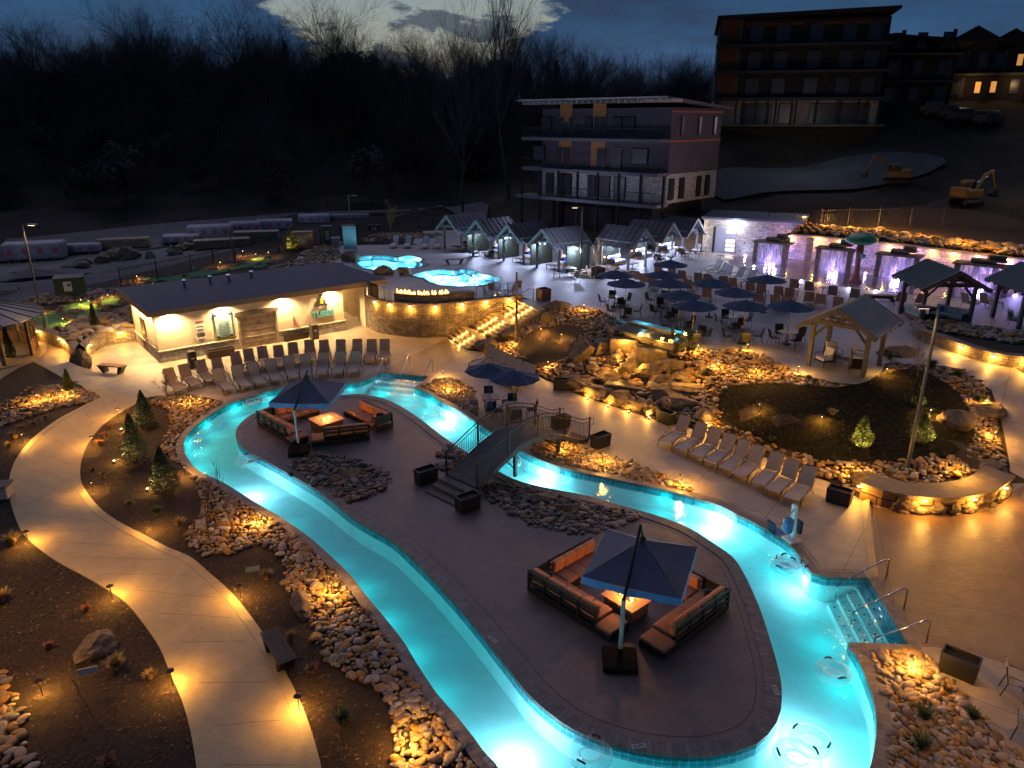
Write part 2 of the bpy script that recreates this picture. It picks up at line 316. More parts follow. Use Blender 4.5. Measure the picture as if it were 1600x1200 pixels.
# falling water: streaked and partly clear
_t = M['fall'].node_tree; _b = _t.nodes['Principled BSDF']; _c = _t.nodes.new('ShaderNodeTexCoord'); _m = _t.nodes.new('ShaderNodeMapping'); _m.inputs['Scale'].default_value = (1, 1, .06)
_n = _t.nodes.new('ShaderNodeTexNoise'); _n.inputs['Scale'].default_value = 16; _t.links.new(_c.outputs['Object'], _m.inputs[0]); _t.links.new(_m.outputs[0], _n.inputs['Vector'])
_r = _t.nodes.new('ShaderNodeValToRGB'); _r.color_ramp.elements[0].position = .4; _r.color_ramp.elements[1].position = .62; _t.links.new(_n.outputs[0], _r.inputs[0]); _t.links.new(_r.outputs[0], _b.inputs['Alpha'])
# ---------------------------------------------------------------- mesh builder
class MB:
    def __init__(s): s.v = []; s.f = []; s.uv = None
    def add(s, vs, fs):
        o = len(s.v); s.v += [tuple(v) for v in vs]; s.f += [tuple(i + o for i in f) for f in fs]; return s
    def box(s, c, d, rz=0, rx=0, ry=0):
        hx, hy, hz = d[0] / 2, d[1] / 2, d[2] / 2
        Q = Matrix.Rotation(rz, 3, 'Z') @ Matrix.Rotation(ry, 3, 'Y') @ Matrix.Rotation(rx, 3, 'X'); c = Vector(c)
        vs = [c + Q @ Vector((x, y, z)) for z in (-hz, hz) for x, y in ((-hx, -hy), (hx, -hy), (hx, hy), (-hx, hy))]
        return s.add(vs, [(3, 2, 1, 0), (4, 5, 6, 7), (0, 1, 5, 4), (1, 2, 6, 5), (2, 3, 7, 6), (3, 0, 4, 7)])
    def soft(s, c, d, b=.05, rz=0, rx=0, ry=0, n=2):
        """a cushion-like box with rounded edges"""
        Q = Matrix.Rotation(rz, 3, 'Z') @ Matrix.Rotation(ry, 3, 'Y') @ Matrix.Rotation(rx, 3, 'X'); c = Vector(c)
        bm = bmesh.new(); bmesh.ops.create_cube(bm, size=1); bmesh.ops.scale(bm, vec=d, verts=bm.verts)
        bmesh.ops.bevel(bm, geom=bm.edges[:], offset=b, segments=n, profile=.6, affect='EDGES')
        bm.verts.ensure_lookup_table()
        s.add([c + Q @ v.co for v in bm.verts], [[v.index for v in f.verts] for f in bm.faces]); bm.free(); return s
    def tube(s, pts, r, n=6, r2=None, cap=True):
        pts = [Vector(p) for p in pts]; k = len(pts); vs = []; fs = []
        for i, p in enumerate(pts):
            d = (pts[min(i + 1, k - 1)] - pts[max(i - 1, 0)]).normalized()
            a = Vector((0, 0, 1)) if abs(d.z) < .9 else Vector((1, 0, 0))
            x = d.cross(a).normalized(); y = d.cross(x)
            rr = r if r2 is None else r + (r2 - r) * i / (k - 1)
            vs += [p + (x * math.cos(2 * math.pi * j / n) + y * math.sin(2 * math.pi * j / n)) * rr for j in range(n)]
        for i in range(k - 1):
            for j in range(n): fs.append((i * n + j, i * n + (j + 1) % n, (i + 1) * n + (j + 1) % n, (i + 1) * n + j))
        if cap: fs += [tuple(range(n))[::-1], tuple((k - 1) * n + j for j in range(n))]
        return s.add(vs, fs)
    def lathe(s, prof, n=16, c=(0, 0, 0), Q=None):
        c = Vector(c); vs = []; fs = []
        for r, z in prof:
            for j in range(n):
                v = Vector((r * math.cos(2 * math.pi * j / n), r * math.sin(2 * math.pi * j / n), z)); vs.append(c + (Q @ v if Q else v))
        for i in range(len(prof) - 1):
            for j in range(n): fs.append((i * n + j, i * n + (j + 1) % n, (i + 1) * n + (j + 1) % n, (i + 1) * n + j))
        fs += [tuple(range(n))[::-1], tuple((len(prof) - 1) * n + j for j in range(n))]
        return s.add(vs, fs)
    def prism(s, poly, z0, z1):
        n = len(poly); vs = [(p[0], p[1], z0) for p in poly] + [(p[0], p[1], z1) for p in poly]
        return s.add(vs, [tuple(range(n))[::-1], tuple(range(n, 2 * n))] + [(i, (i + 1) % n, n + (i + 1) % n, n + i) for i in range(n)])
    def prism_y(s, poly, y0, y1):
        """polygon in x,z extruded along y"""
        n = len(poly); vs = [(p[0], y0, p[1]) for p in poly] + [(p[0], y1, p[1]) for p in poly]
        return s.add(vs, [tuple(range(n)), tuple(range(n, 2 * n))[::-1]] + [(i, n + i, n + (i + 1) % n, (i + 1) % n) for i in range(n)])
    def build(s, name, mat, parent=None, smooth=False):
        me = bpy.data.meshes.new(name); me.from_pydata(s.v, [], s.f); me.update()
        if isinstance(mat, str): mat = M[mat]
        me.materials.append(mat)
        if smooth: me.polygons.foreach_set('use_smooth', [True] * len(me.polygons))
        o = bpy.data.objects.new(name, me); col.objects.link(o)
        if parent: o.parent = parent
        return o
def tag(o, label=None, cat=None, group=None, kind=None):
    if label: o['label'] = label
    if cat: o['category'] = cat
    if group: o['group'] = group
    if kind: o['kind'] = kind
    return o
def empty(name, loc=(0, 0, 0), rz=0, label=None, cat=None, group=None):
    o = bpy.data.objects.new(name, None); col.objects.link(o); o.location = loc; o.rotation_euler = (0, 0, rz); o.empty_display_size = .2
    return tag(o, label, cat, group)
kids = {}
def ch(o): return [c for c in o.children]
def copy_tree(o, loc, rz, label=None, group=None, parent=None, z=None):
    c = o.copy(); col.objects.link(c); c.parent = parent
    if parent is None:
        c.location = loc; c.rotation_euler = (0, 0, rz)
        if label: c['label'] = label
        if group: c['group'] = group
    for k in TREE.get(o.name) or ch(o): copy_tree(k, None, 0, parent=c)
    return c
TREE = {}
class Proto:
    """first placing moves the original, later ones copy it with its parts"""
    def __init__(s, root): s.root = root; s.used = False; s.parts = [(k, [(g, []) for g in k.children]) for k in root.children]
    def put(s, loc, rz, label, group=None, scale=None):
        if not s.used:
            s.used = True; r = s.root
        else:
            r = s.root.copy(); col.objects.link(r)
            for k, gs in s.parts:
                kc = k.copy(); col.objects.link(kc); kc.parent = r
                for g, _ in gs:
                    gc = g.copy(); col.objects.link(gc); gc.parent = kc
        r.location = loc; r.rotation_euler = (0, 0, rz); r['label'] = label
        if group: r['group'] = group
        if scale: r.scale = scale if isinstance(scale, tuple) else (scale,) * 3
        return r
def lamp(kind, loc, power, color, radius=.05, parent=None, spot=None, blend=.5, aim=None, name='lamp_or_fill'):
    l = bpy.data.lights.new(name, kind); l.energy = power; l.color = color
    if kind in ('POINT', 'SPOT'): l.shadow_soft_size = radius
    if kind == 'SPOT': l.spot_size = R(spot or 120); l.spot_blend = blend
    o = bpy.data.objects.new(name, l); col.objects.link(o); o.location = loc
    if aim is not None:
        o.rotation_euler = (Vector(aim) - Vector(loc)).to_track_quat('-Z', 'Y').to_euler()
    if parent: o.parent = parent
    return o
AMB = (1, .46, .07); WARM = (1, .6, .22); COOL = (.55, .63, 1)
# ---------------------------------------------------------------- curves and polygons
def catmull(pts, closed=False, step=.35):
    n = len(pts); out = []
    rng = range(n) if closed else range(n - 1)
    for i in rng:
        p0 = pts[(i - 1) % n] if closed or i > 0 else pts[0]; p1 = pts[i]; p2 = pts[(i + 1) % n]
        p3 = pts[(i + 2) % n] if closed or i + 2 < n else pts[-1]
        k = max(1, int((p2 - p1).length / step))
        for j in range(k):
            t = j / k; out.append(.5 * ((2 * p1) + (-p0 + p2) * t + (2 * p0 - 5 * p1 + 4 * p2 - p3) * t * t + (-p0 + 3 * p1 - 3 * p2 + p3) * t ** 3))
    if not closed: out.append(pts[-1])
    return out
def inpoly(x, y, poly):
    c = False; n = len(poly); j = n - 1
    for i in range(n):
        yi = poly[i][1]; yj = poly[j][1]
        if (yi > y) != (yj > y) and x < (poly[j][0] - poly[i][0]) * (y - yi) / (yj - yi) + poly[i][0]: c = not c
        j = i
    return c
def PP(l, z=0): return [P(a, b, z) for a, b in l]
def offset(line, d, closed=False):
    n = len(line); out = []
    for i, p in enumerate(line):
        a = line[(i - 1) % n] if closed or i > 0 else line[0]; b = line[(i + 1) % n] if closed or i < n - 1 else line[-1]
        t = (b - a); t.z = 0; t.normalize(); out.append(p + Vector((t.y, -t.x, 0)) * d)
    return out
def area(poly): return sum(poly[i][0] * poly[(i + 1) % len(poly)][1] - poly[(i + 1) % len(poly)][0] * poly[i][1] for i in range(len(poly))) / 2
# ---------------------------------------------------------------- traced outlines
UZ = 2.1
OUT_PX = [(595, 583), (560, 598), (520, 600), (480, 602), (435, 609), (400, 619), (357, 633), (325, 652), (295, 678), (287, 700), (295, 720), (312, 738), (350, 756), (400, 787), (442, 812), (482, 840), (512, 866), (547, 900), (572, 932), (625, 997), (652, 1040), (682, 1085), (710, 1117), (742, 1157), (772, 1195), (850, 1265), (980, 1320), (1150, 1325), (1280, 1280), (1345, 1225), (1362, 1190), (1369, 1140), (1366, 1100), (1355, 1068), (1342, 1036), (1325, 1006)]
OUT2_PX = [(1355, 904), (1290, 903), (1268, 897), (1256, 882), (1242, 862), (1220, 843), (1200, 831), (1175, 817), (1150, 805), (1125, 792), (1075, 777), (1025, 764), (980, 755), (935, 745), (900, 738), (865, 728), (832, 715), (810, 703), (780, 686), (745, 662), (720, 645), (690, 629), (672, 617), (647, 607)]
ISL_PX = [(532, 619), (485, 622), (445, 630), (410, 641), (382, 657), (369, 675), (372, 692), (390, 708), (425, 727), (467, 751), (500, 771), (545, 806), (575, 825), (612, 846), (640, 871), (669, 899), (695, 927), (722, 957), (750, 991), (770, 1017), (797, 1051), (820, 1081), (850, 1110), (877, 1131), (920, 1154), (975, 1172), (1025, 1182), (1075, 1186), (1112, 1185), (1150, 1177), (1182, 1165), (1200, 1150), (1213, 1132), (1220, 1112), (1221, 1075), (1214, 1040), (1200, 992), (1185, 948), (1164, 902), (1145, 873), (1112, 849), (1075, 826), (1025, 807), (975, 793), (925, 778), (875, 768), (832, 759), (800, 749), (770, 733), (740, 714), (710, 696), (685, 678), (662, 660), (637, 643), (612, 629), (587, 621), (560, 617)]
o1 = catmull(PP(OUT_PX)); o2 = catmull(PP(OUT2_PX))
STEP1 = PP([(1325, 1006), (1419, 1009), (1355, 904)]); STEP2 = PP([(647, 607), (670, 590), (595, 583)])
river_out = o1 + [STEP1[1]] + o2 + [STEP2[1]]
island = catmull(PP(ISL_PX), True)
# upper pools
PA = catmull(PP([(550, 404), (575, 400), (600, 400), (612, 401), (620, 403), (637, 400), (650, 402), (659, 406), (656, 411), (667, 414), (650, 419), (612, 422), (587, 422), (560, 418), (556, 411)], UZ), True, .3)
PBp = catmull(PP([(645, 431), (665, 425), (690, 422), (710, 424), (720, 421), (738, 422), (745, 427), (760, 430), (780, 435), (776, 441), (757, 446), (720, 448), (690, 446), (672, 441), (664, 436)], UZ), True, .3)
# ---------------------------------------------------------------- terrain
tv = []; te = []
def pl(pts, closed=False):
    b = len(tv); tv.extend(pts); te.extend((b + i, b + i + 1) for i in range(len(pts) - 1))
    if closed: te.append((b + len(pts) - 1, b))
def V(x, y, z): return Vector((x, y, z))
# mini golf retaining wall (a tongue)
golf_base = PP([(-80, 520), (0, 524), (45, 529), (75, 538), (100, 547), (118, 564), (131, 573), (141, 558), (167, 541), (213, 535)])
golf_base = catmull(golf_base, False, .8)
pl(golf_base); pl([Vector((p.x, p.y, .8)) for p in offset(golf_base, -.12)])
# building platform rear: bank rises behind it
BU = Vector((math.cos(R(38)), math.sin(R(38)), 0)); BV = Vector((-BU.y, BU.x, 0)); B0 = P(252, 568)
bk = [B0 + BV * 6.6 + BU * s for s in (-.3, 4, 8, 12, 15)]
pl([golf_base[-1] + V(.0, .1, 0)] + bk)
pl([Vector((p.x, p.y, z)) + BV * .15 for p, z in zip(bk, (.8, 1.1, 1.6, 2.1, 2.1))])
# curved wall
cw = catmull(PP([(574, 512), (590, 520), (625, 526), (662, 529), (697, 527)]), False, .6)
SA = R(25); SR = Vector((math.cos(SA), math.sin(SA), 0)); SW = Vector((math.sin(SA), -math.cos(SA), 0))
S0 = P(697, 527); S_W = 3.5; S_L = 6.3
stl = [S0 + SR * d for d in (0.1, 1.5, 3, 4.6, S_L)]; strt = [p + SW * S_W for p in stl]
for i_, z_ in enumerate((0, .6, .6, 1.35, UZ)): strt[i_].z = z_; stl[i_].z = z_
pl(cw + stl); pl([Vector((p.x, p.y, UZ)) for p in offset(cw, -.12)] + [Vector((p.x, p.y, UZ)) + BV * .12 for p in stl])
_bt = bk[-1] + BV * .15; _ct = offset(cw, -.12)[0]
pl([V(_bt.x + .15, _bt.y, UZ), V(_ct.x + .12, _ct.y + .1, UZ)]); pl([bk[-1] + V(0, 0, 0), cw[0] + V(-.05, .1, 0)])
for x_, y_ in ((-8, 57), (-4, 53), (-4, 58), (-8, 62), (0, 54), (2, 58), (-4, 64), (2, 64), (6, 60), (8, 54), (6, 67), (-8, 68), (-14, 64), (12, 60), (12, 66), (18, 60), (18, 66), (15, 50), (20, 54), (26, 50), (34, 50)): tv.append(V(x_, y_, UZ))
# upper edge, from the head of the stairs to the ramp
up_px = [(880, 484), (907, 479), (930, 484), (950, 491), (968, 504), (1000, 520), (1040, 531), (1087, 546), (1125, 547), (1162, 547), (1200, 558), (1235, 577), (1263, 589), (1300, 598), (1345, 602), (1376, 584), (1384, 568), (1420, 569), (1480, 573), (1512, 579)]
up_edge = PP(up_px, UZ)
ramp_l = [P(1545, 600, 1.85), P(1560, 640, 1.35), P(1570, 685, .8), P(1578, 730, .32)]
pl([strt[0], strt[1], strt[2], strt[3], strt[4]] + up_edge + ramp_l)
ramp_r = [P(1585, 575, UZ), P(1650, 620, 1.75), P(1720, 680, 1.1), P(1790, 760, .4), P(1830, 820, 0)]
pl(ramp_r)
# lower edge of the banks
low_px = [(737, 549), (760, 549), (790, 560), (825, 577), (845, 591), (870, 602), (905, 618), (945, 631), (975, 642), (1010, 652), (1035, 662), (1062, 664), (1100, 678), (1150, 696), (1200, 718), (1250, 741), (1290, 752), (1325, 768), (1342, 781), (1375, 793), (1412, 801), (1465, 805), (1512, 801), (1548, 791), (1575, 770)]
low_edge = PP(low_px)
pl(low_edge); 
# crest of the boulder wall
bw = PP(low_px[-7:]); bwall_line = catmull(bw, False, .5)
pl([Vector((p.x, p.y, .72)) for p in offset(bw, -.18)[1:-1]])
pl([P(560, 368, UZ), P(620, 360, UZ), P(690, 352, UZ), V(0, 83.5, UZ), V(13.2, 72, UZ), V(19, 71.4, UZ)])
# mound contour
pl([P(1150, 640, 1.0), P(1220, 655, 1.35), P(1300, 660, 1.45), P(1400, 655, 1.4), P(1480, 650, 1.35)])
pl([P(820, 560, .5), P(860, 540, 1.0), P(885, 520, 1.5)])
# river outline lies flat
for q in range(0, 1): pass
# back of the upper deck
splash_base = PP([(1165, 390), (1231, 405), (1275, 409), (1344, 418), (1385, 422), (1450, 432), (1520, 442), (1620, 456), (1760, 476)], UZ)
splash_top = [Vector((p.x, p.y, 4.3)) for p in offset(splash_base, -.3)]
pl([V(19, 71.5, UZ)] + splash_base); pl([V(18.8, 73.5, 4.0)] + splash_top)
pl([V(20, 77, 5.2), V(30, 76, 5.6), V(42, 72, 6.3), V(60, 66, 7), V(85, 56, 7)])
pl([V(26, 82, 6.8), V(36, 81, 7.2), V(46, 77, 8.2), V(60, 74, 9.5), V(90, 66, 10)])
pl([V(22, 91, 8.3), V(34, 92, 8.8), V(46, 92, 12.5), V(60, 90, 13.3), V(95, 84, 13.5)])
pl([V(23, 97, 13.0), V(45, 97, 13.4), V(49, 99, 16.2), V(62, 100, 16.3), V(80, 100, 16.4), V(120, 110, 17)])
# lodge platform
pl([V(-2, 86, 3.3), V(10, 76, 3.3), V(16, 72.5, 2.6)]); pl([V(22, 80, 4.6), V(9, 95, 6.6), V(0, 98, 5.6)])
# back lot and wooded hill
pl([P(0, 470, .9), P(110, 458, 1.1), P(250, 425, 1.5), P(430, 390, UZ), P(560, 372, UZ), P(680, 362, UZ)])
pl([V(-70, 70, .6), V(-45, 72, .9), V(-25, 88, 1.8), V(-5, 97, 3.2)])
for row in ([V(-200, 80, 4), V(-110, 96, 3), V(-70, 105, 3), V(-40, 112, 4), V(0, 118, 6), V(30, 125, 12), V(80, 140, 19), V(200, 150, 22)],
            [V(-250, 130, 17), V(-130, 140, 15), V(-80, 145, 16.5), V(-40, 150, 18), V(0, 155, 16.5), V(40, 165, 12), V(110, 180, 20), V(250, 190, 24)],
            [V(-300, 190, 20), V(-150, 200, 21), V(-80, 200, 23), V(-20, 205, 21), V(40, 215, 12), V(120, 230, 18), V(300, 250, 22)],
            [V(-500, 420, 20), V(-200, 420, 20), V(0, 420, 18), V(200, 420, 16), V(500, 420, 20)],
            [V(-1200, 1200, 20), V(0, 1400, 20), V(1200, 1200, 20)]): pl(row)
for p in (V(-1200, -300, 0), V(1200, -300, 0), V(-60, -40, 0), V(60, -40, 0), V(-60, 25, 0), V(45, 20, 0), V(60, 40, 1.6), V(-300, 60, 1), V(300, 60, 8), V(-35, 10, 0), V(-26, 30, 0), V(35, 10, 0)): tv.append(p)
zs = {}
coords2 = [Vector((p.x, p.y)) for p in tv]
rv, redge, rf, ov, oe, of = delaunay_2d_cdt(coords2, te, [], 0, 1e-4)
tz = []
for i, src in enumerate(ov):
    if src: tz.append(sum(tv[s].z for s in src) / len(src))
    else: # edge crossing: nearest
        tz.append(min(tv, key=lambda p: (p.x - rv[i].x) ** 2 + (p.y - rv[i].y) ** 2).z)
BVH = BVHTree.FromPolygons([(a.x, a.y, z) for a, z in zip(rv, tz)], [tuple(f) for f in rf])
def H(x, y):
    h = BVH.ray_cast(Vector((x, y, 200)), Vector((0, 0, -1)), 400)
    return h[0].z if h[0] else 0.0
def at(px, py):
    h = BVH.ray_cast(Vector((0, 0, CAMZ)), ray(px, py).normalized(), 2000)
    return h[0].copy() if h[0] else P(px, py, 0)
def G(x, y, dz=0): return Vector((x, y, H(x, y) + dz))
def sheet(name, poly, mat, zoff=.02, holes=(), step=1.0, thick=0, parent=None, uv=None, hfun=None):
    """a polygon laid over the terrain"""
    hf = hfun or H
    vs = []; es = []
    def ring(pg):
        b = len(vs); m = []
        for i, p in enumerate(pg):
            q = pg[(i + 1) % len(pg)]; k = max(1, int(math.hypot(q[0] - p[0], q[1] - p[1]) / step))
            for j in range(k): m.append(Vector((p[0] + (q[0] - p[0]) * j / k, p[1] + (q[1] - p[1]) * j / k)))
        vs.extend(m); es.extend((b + i, b + (i + 1) % len(m)) for i in range(len(m)))
    ring(poly)
    for h in holes: ring(h)
    x0 = min(p[0] for p in poly); x1 = max(p[0] for p in poly); y0 = min(p[1] for p in poly); y1 = max(p[1] for p in poly)
    y = y0 + step / 2
    while y < y1:
        x = x0 + step / 2
        while x < x1:
            if inpoly(x, y, poly) and not any(inpoly(x, y, h) for h in holes): vs.append(Vector((x + random.uniform(-.1, .1) * step, y + random.uniform(-.1, .1) * step)))
            x += step
        y += step
    a, _, f, _, _, _ = delaunay_2d_cdt(vs, es, [], 0, 1e-5)
    keep = []
    for t in f:
        cx = sum(a[i].x for i in t) / len(t); cy_ = sum(a[i].y for i in t) / len(t)
        if inpoly(cx, cy_, poly) and not any(inpoly(cx, cy_, h) for h in holes): keep.append(tuple(t))
    mb = MB(); mb.add([(p.x, p.y, hf(p.x, p.y) + zoff) for p in a], keep)
    o = mb.build(name, mat, parent, True)
    return o
def strip(name, line, d0, d1, mat, z0=.0, z1=.04, closed=False, parent=None, flat=None, edge=True):
    """a band beside a curve with u along it: used for coping and kerbs"""
    A = offset(line, d0, closed); B = offset(line, d1, closed); n = len(line); vs = []; fs = []; uvs = []; u = 0
    for i in range(n + (1 if closed else 0)):
        k = i % n
        za = (flat if flat is not None else H(A[k].x, A[k].y)); zb = (flat if flat is not None else H(B[k].x, B[k].y))
        vs += [(A[k].x, A[k].y, za + z0), (A[k].x, A[k].y, za + z1), (B[k].x, B[k].y, zb + z1), (B[k].x, B[k].y, zb + z0)]
        uvs.append(u); u += (line[(k + 1) % n] - line[k]).length
    m = n if closed else n - 1
    luv = []
    w_ = abs(d1 - d0); h_ = z1 - z0
    for i in range(m):
        a = i * 4; b = a + 4
        for q, (c0, c1) in enumerate(((0, 1), (1, 2), (2, 3))):
            fs.append((a + c0, b + c0, b + c1, a + c1)); vv = ((0, h_), (h_, h_ + w_), (h_ + w_, h_ + w_ + h_))[q]
            luv += [(uvs[i], vv[0]), (uvs[i + 1], vv[0]), (uvs[i + 1], vv[1]), (uvs[i], vv[1])]
    mb = MB(); mb.add(vs, fs); o = mb.build(name, mat, parent)
    ul = o.data.uv_layers.new(name='UVMap'); ul.data.foreach_set('uv', [c for p in luv for c in p])
    return o
def ribbon(line, z0s, z1s, name, mat, parent=None):
    """vertical wall surface along a line, uv in metres"""
    vs = []; fs = []; luv = []; u = 0; us = []
    for i, p in enumerate(line):
        a = z0s[i] if isinstance(z0s, (list, tuple)) else z0s; b = z1s[i] if isinstance(z1s, (list, tuple)) else z1s
        vs += [(p.x, p.y, a), (p.x, p.y, b)]; us.append((u, a, b))
        if i < len(line) - 1: u += (line[i + 1] - p).xy.length
    for i in range(len(line) - 1):
        fs.append((2 * i, 2 * i + 2, 2 * i + 3, 2 * i + 1)); a = us[i]; b = us[i + 1]; luv += [(a[0], a[1]), (b[0], b[1]), (b[0], b[2]), (a[0], a[2])]
    mb = MB(); mb.add(vs, fs); o = mb.build(name, mat, parent)
    ul = o.data.uv_layers.new(name='UVMap'); ul.data.foreach_set('uv', [c for p in luv for c in p]); return o
def struct(o): o['kind'] = 'structure'; return o
# ground: near part dense, far part coarse, with the pools cut out
HOLES = [river_out, PA, PBp]
FAR = [V(-1200, -300, 0), V(1200, -300, 0), V(1200, 1200, 0), V(0, 1400, 0), V(-1200, 1200, 0)]
def Hn(x, y):
    z = H(x, y)
    if y > 74 or abs(x) > 45: 
        f = min(1, max(0, (y - 74) / 30, (abs(x) - 45) / 30)); z += f * (math.sin(x * .13 + 1) * math.cos(y * .11) * .9 + math.sin(x * .41 + y * .33) * .35)
    return z
def build_ground():
    vs = []; es = []
    def ring(pg, closed=True):
        b = len(vs); vs.extend(Vector((p[0], p[1])) for p in pg); es.extend((b + i, b + (i + 1) % len(pg)) for i in range(len(pg) if closed else len(pg) - 1))
    for h in HOLES: ring(h)
    b = len(vs); vs.extend(Vector((p.x, p.y)) for p in tv); es.extend((b + i, b + j) for i, j in te)
    for yy in range(8, 76, 2):
        for xx in range(-44, 46, 2): vs.append(Vector((xx + random.uniform(-.5, .5), yy + random.uniform(-.5, .5))))
    for yy in range(76, 240, 6):
        for xx in range(-160, 160, 6): vs.append(Vector((xx + random.uniform(-2, 2), yy + random.uniform(-2, 2))))
    a, _, f, _, _, _ = delaunay_2d_cdt(vs, es, [], 0, 1e-4)
    near = []; far = []
    for t in f:
        cx = sum(a[i].x for i in t) / len(t); cy_ = sum(a[i].y for i in t) / len(t)
        if any(inpoly(cx, cy_, h) for h in HOLES): continue
        (far if (cy_ > 74 or abs(cx) > 46 or cy_ < 0) else near).append(tuple(t))
    mb = MB(); mb.add([(p.x, p.y, Hn(p.x, p.y)) for p in a], near + far)
    o = mb.build('ground', 'mulch', None, True); o.data.materials.append(M['hill'])
    for i in range(len(near), len(near) + len(far)): o.data.polygons[i].material_index = 1
    struct(o)
build_ground()
# ---------------------------------------------------------------- decks and paths
deck_poly = PP([(215, 625), (235, 621), (262, 617), (300, 617), (350, 628), (338, 641), (300, 690), (420, 770), (560, 880), (700, 1020), (800, 1130), (880, 1200), (1000, 1250), (1250, 1255), (1352, 1240), (1700, 1290), (1950, 1150), (1950, 900), (1860, 830)]) + ramp_r[::-1] + [P(1512, 579, UZ), *ramp_l] + low_edge[::-1][0:] 
deck_poly = deck_poly + [strt[0], stl[0]] + cw[::-1] + [B0 + BU * 16, B0 + BU * 16 + BV * 7, B0 + BV * 6, P(213, 536)] + golf_base[::-1] + PP([(-80, 640), (-10, 600), (30, 575), (52, 566), (70, 575), (100, 592), (137, 607), (160, 622), (150, 640), (200, 632)])
struct(sheet('lower_deck', deck_poly, 'deck', .03, [river_out], 1.6))
stamped_poly = PP([(1362, 792), (1412, 803), (1465, 807), (1512, 803), (1550, 793), (1578, 772), (1640, 745), (1750, 800), (1900, 830), (1950, 900), (1950, 1150), (1640, 1060), (1500, 1015), (1440, 1012), (1405, 960), (1369, 903)])
struct(sheet('stamped_deck', stamped_poly, 'stamped', .036, [], 2))
struct(sheet('stamped_walk', PP([(697, 530), (655, 550), (612, 572), (600, 579), (672, 586), (700, 570), (733, 552)]), 'stamped', .036, [], 2))
struct(strip('deck_band', PP([(1352, 785), (1357, 840), (1366, 902)]), -.12, .12, 'path_edge', 0, .044))
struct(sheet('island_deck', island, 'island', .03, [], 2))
# upper deck
up_poly = PP([(445, 432), (452, 420), (470, 395), (500, 378), (560, 368), (620, 360), (690, 352)], UZ) + [V(0, 83.3, 0), V(13.2, 71.9, 0), V(18.8, 71.3, 0)] + offset(splash_base, .02) + [V(50, 50, 0), V(52, 40, 0)] + [ramp_r[0]] + [P(1540, 585, UZ)] + up_edge[::-1] + [strt[4], stl[4] + BV * .15] + [p + BV * .15 for p in stl[::-1]][1:] + offset(cw, -.14)[::-1] + PP([(560, 450), (520, 440)], UZ)
for p in (6,): pass
struct(sheet('upper_deck', up_poly, 'updeck', .03, [PA, PBp], 2.5))
struct(sheet('upper_deck_apron', PP([(1495, 568), (1550, 560), (1580, 585), (1556, 602), (1538, 596), (1508, 581)], 2.05), 'updeck', .045, [], 1))
# curving garden path with edge bands
pl_px = [(137, 603), (158, 620), (137, 636), (100, 656), (62, 685), (37, 717), (27, 750), (30, 782), (45, 822), (67, 847), (100, 871), (150, 898), (180, 915), (212, 937), (240, 970), (265, 1005), (285, 1050), (302, 1087), (317, 1137), (328, 1197), (334, 1260)]
pr_px = [(215, 622), (208, 630), (185, 642), (155, 662), (130, 690), (116, 722), (114, 752), (124, 774), (145, 800), (175, 822), (215, 843), (250, 862), (285, 877), (312, 900), (342, 927), (368, 957), (400, 1003), (420, 1040), (442, 1082), (460, 1125), (472, 1162), (481, 1197), (490, 1260)]
pL = catmull(PP(pl_px), False, .4); pR = catmull(PP(pr_px), False, .4)
path_poly = pL + pR[::-1]
struct(sheet('garden_path', path_poly, 'path', .034, [], 1.6))
struct(strip('path_edging', pL, -.0, .28, 'path_edge', 0, .048)); struct(strip('path_edging', pR, -.28, 0, 'path_edge', 0, .048))
# cross joints of the path: thin dark strips laid flat on it
mb = MB()
for k in range(2, 60, 3):
    i = int(k / 60 * (len(pL) - 1)); j = int(k / 60 * (len(pR) - 1)); a = pL[i]; b = pR[j]; d = (b - a).normalized() * .006; n_ = Vector((-d.y, d.x, 0))
    a = a + (b - a).normalized() * .3; b = b - (b - a).normalized() * .3
    mb.add([(a + n_)[:2] + (.0365,), (a - n_)[:2] + (.0365,), (b - n_)[:2] + (.0365,), (b + n_)[:2] + (.0365,)], [(0, 1, 2, 3)])
struct(mb.build('path_joints', 'frame'))
# gravel lot, road behind the fence
struct(sheet('dirt_lot', [V(-110, 66, 0), V(-70, 60, 0)] + PP([(0, 470), (60, 462), (250, 424), (430, 388), (560, 366), (690, 348)], 1.2) + [V(-3, 86, 0), V(-3, 100, 0), V(-30, 98, 0), V(-55, 84, 0), V(-110, 76, 0)], 'gravel', .02, [], 4))
struct(sheet('gravel_pad', catmull([V(23, 82, 0), V(34, 80, 0), V(44, 80.5, 0), V(47, 84, 0), V(42, 88, 0), V(32, 90, 0), V(24, 89, 0)], True, 2), pm('pad_gravel', (.022, .034, .042), .95, .4, .4, coord='World'), .3, [], 2, hfun=Hn))
# ---------------------------------------------------------------- lazy river
WZ = -.1; BZ = -.9
def outline_dir(poly): return 1 if area(poly) > 0 else -1
sO = outline_dir(river_out); sI = outline_dir(island)
struct(strip('river_coping', o1, 0, .34 * sO, 'coping', -.06, .055)); struct(strip('river_coping', o2, 0, .34 * sO, 'coping', -.06, .055))
s1 = [STEP1[0], STEP1[1]]; struct(strip('river_coping', [STEP1[0], STEP1[1], STEP1[2]], 0, .34 * sO, 'coping', -.06, .053))
struct(strip('river_coping', [STEP2[0], STEP2[1], STEP2[2]], 0, .34 * sO, 'coping', -.06, .053))
struct(strip('river_coping', offset(o1, .45 * sO), 0, .02 * sO, 'black', 0, .034)); struct(strip('river_coping', offset(o2, .45 * sO), 0, .02 * sO, 'black', 0, .034))
struct(strip('island_coping', island, 0, -.42 * sI, 'coping_grey', -.06, .055, True))
struct(strip('island_coping_band', offset(island, -.62 * sI, True), 0, -.02 * sI, 'black', 0, .034, True))
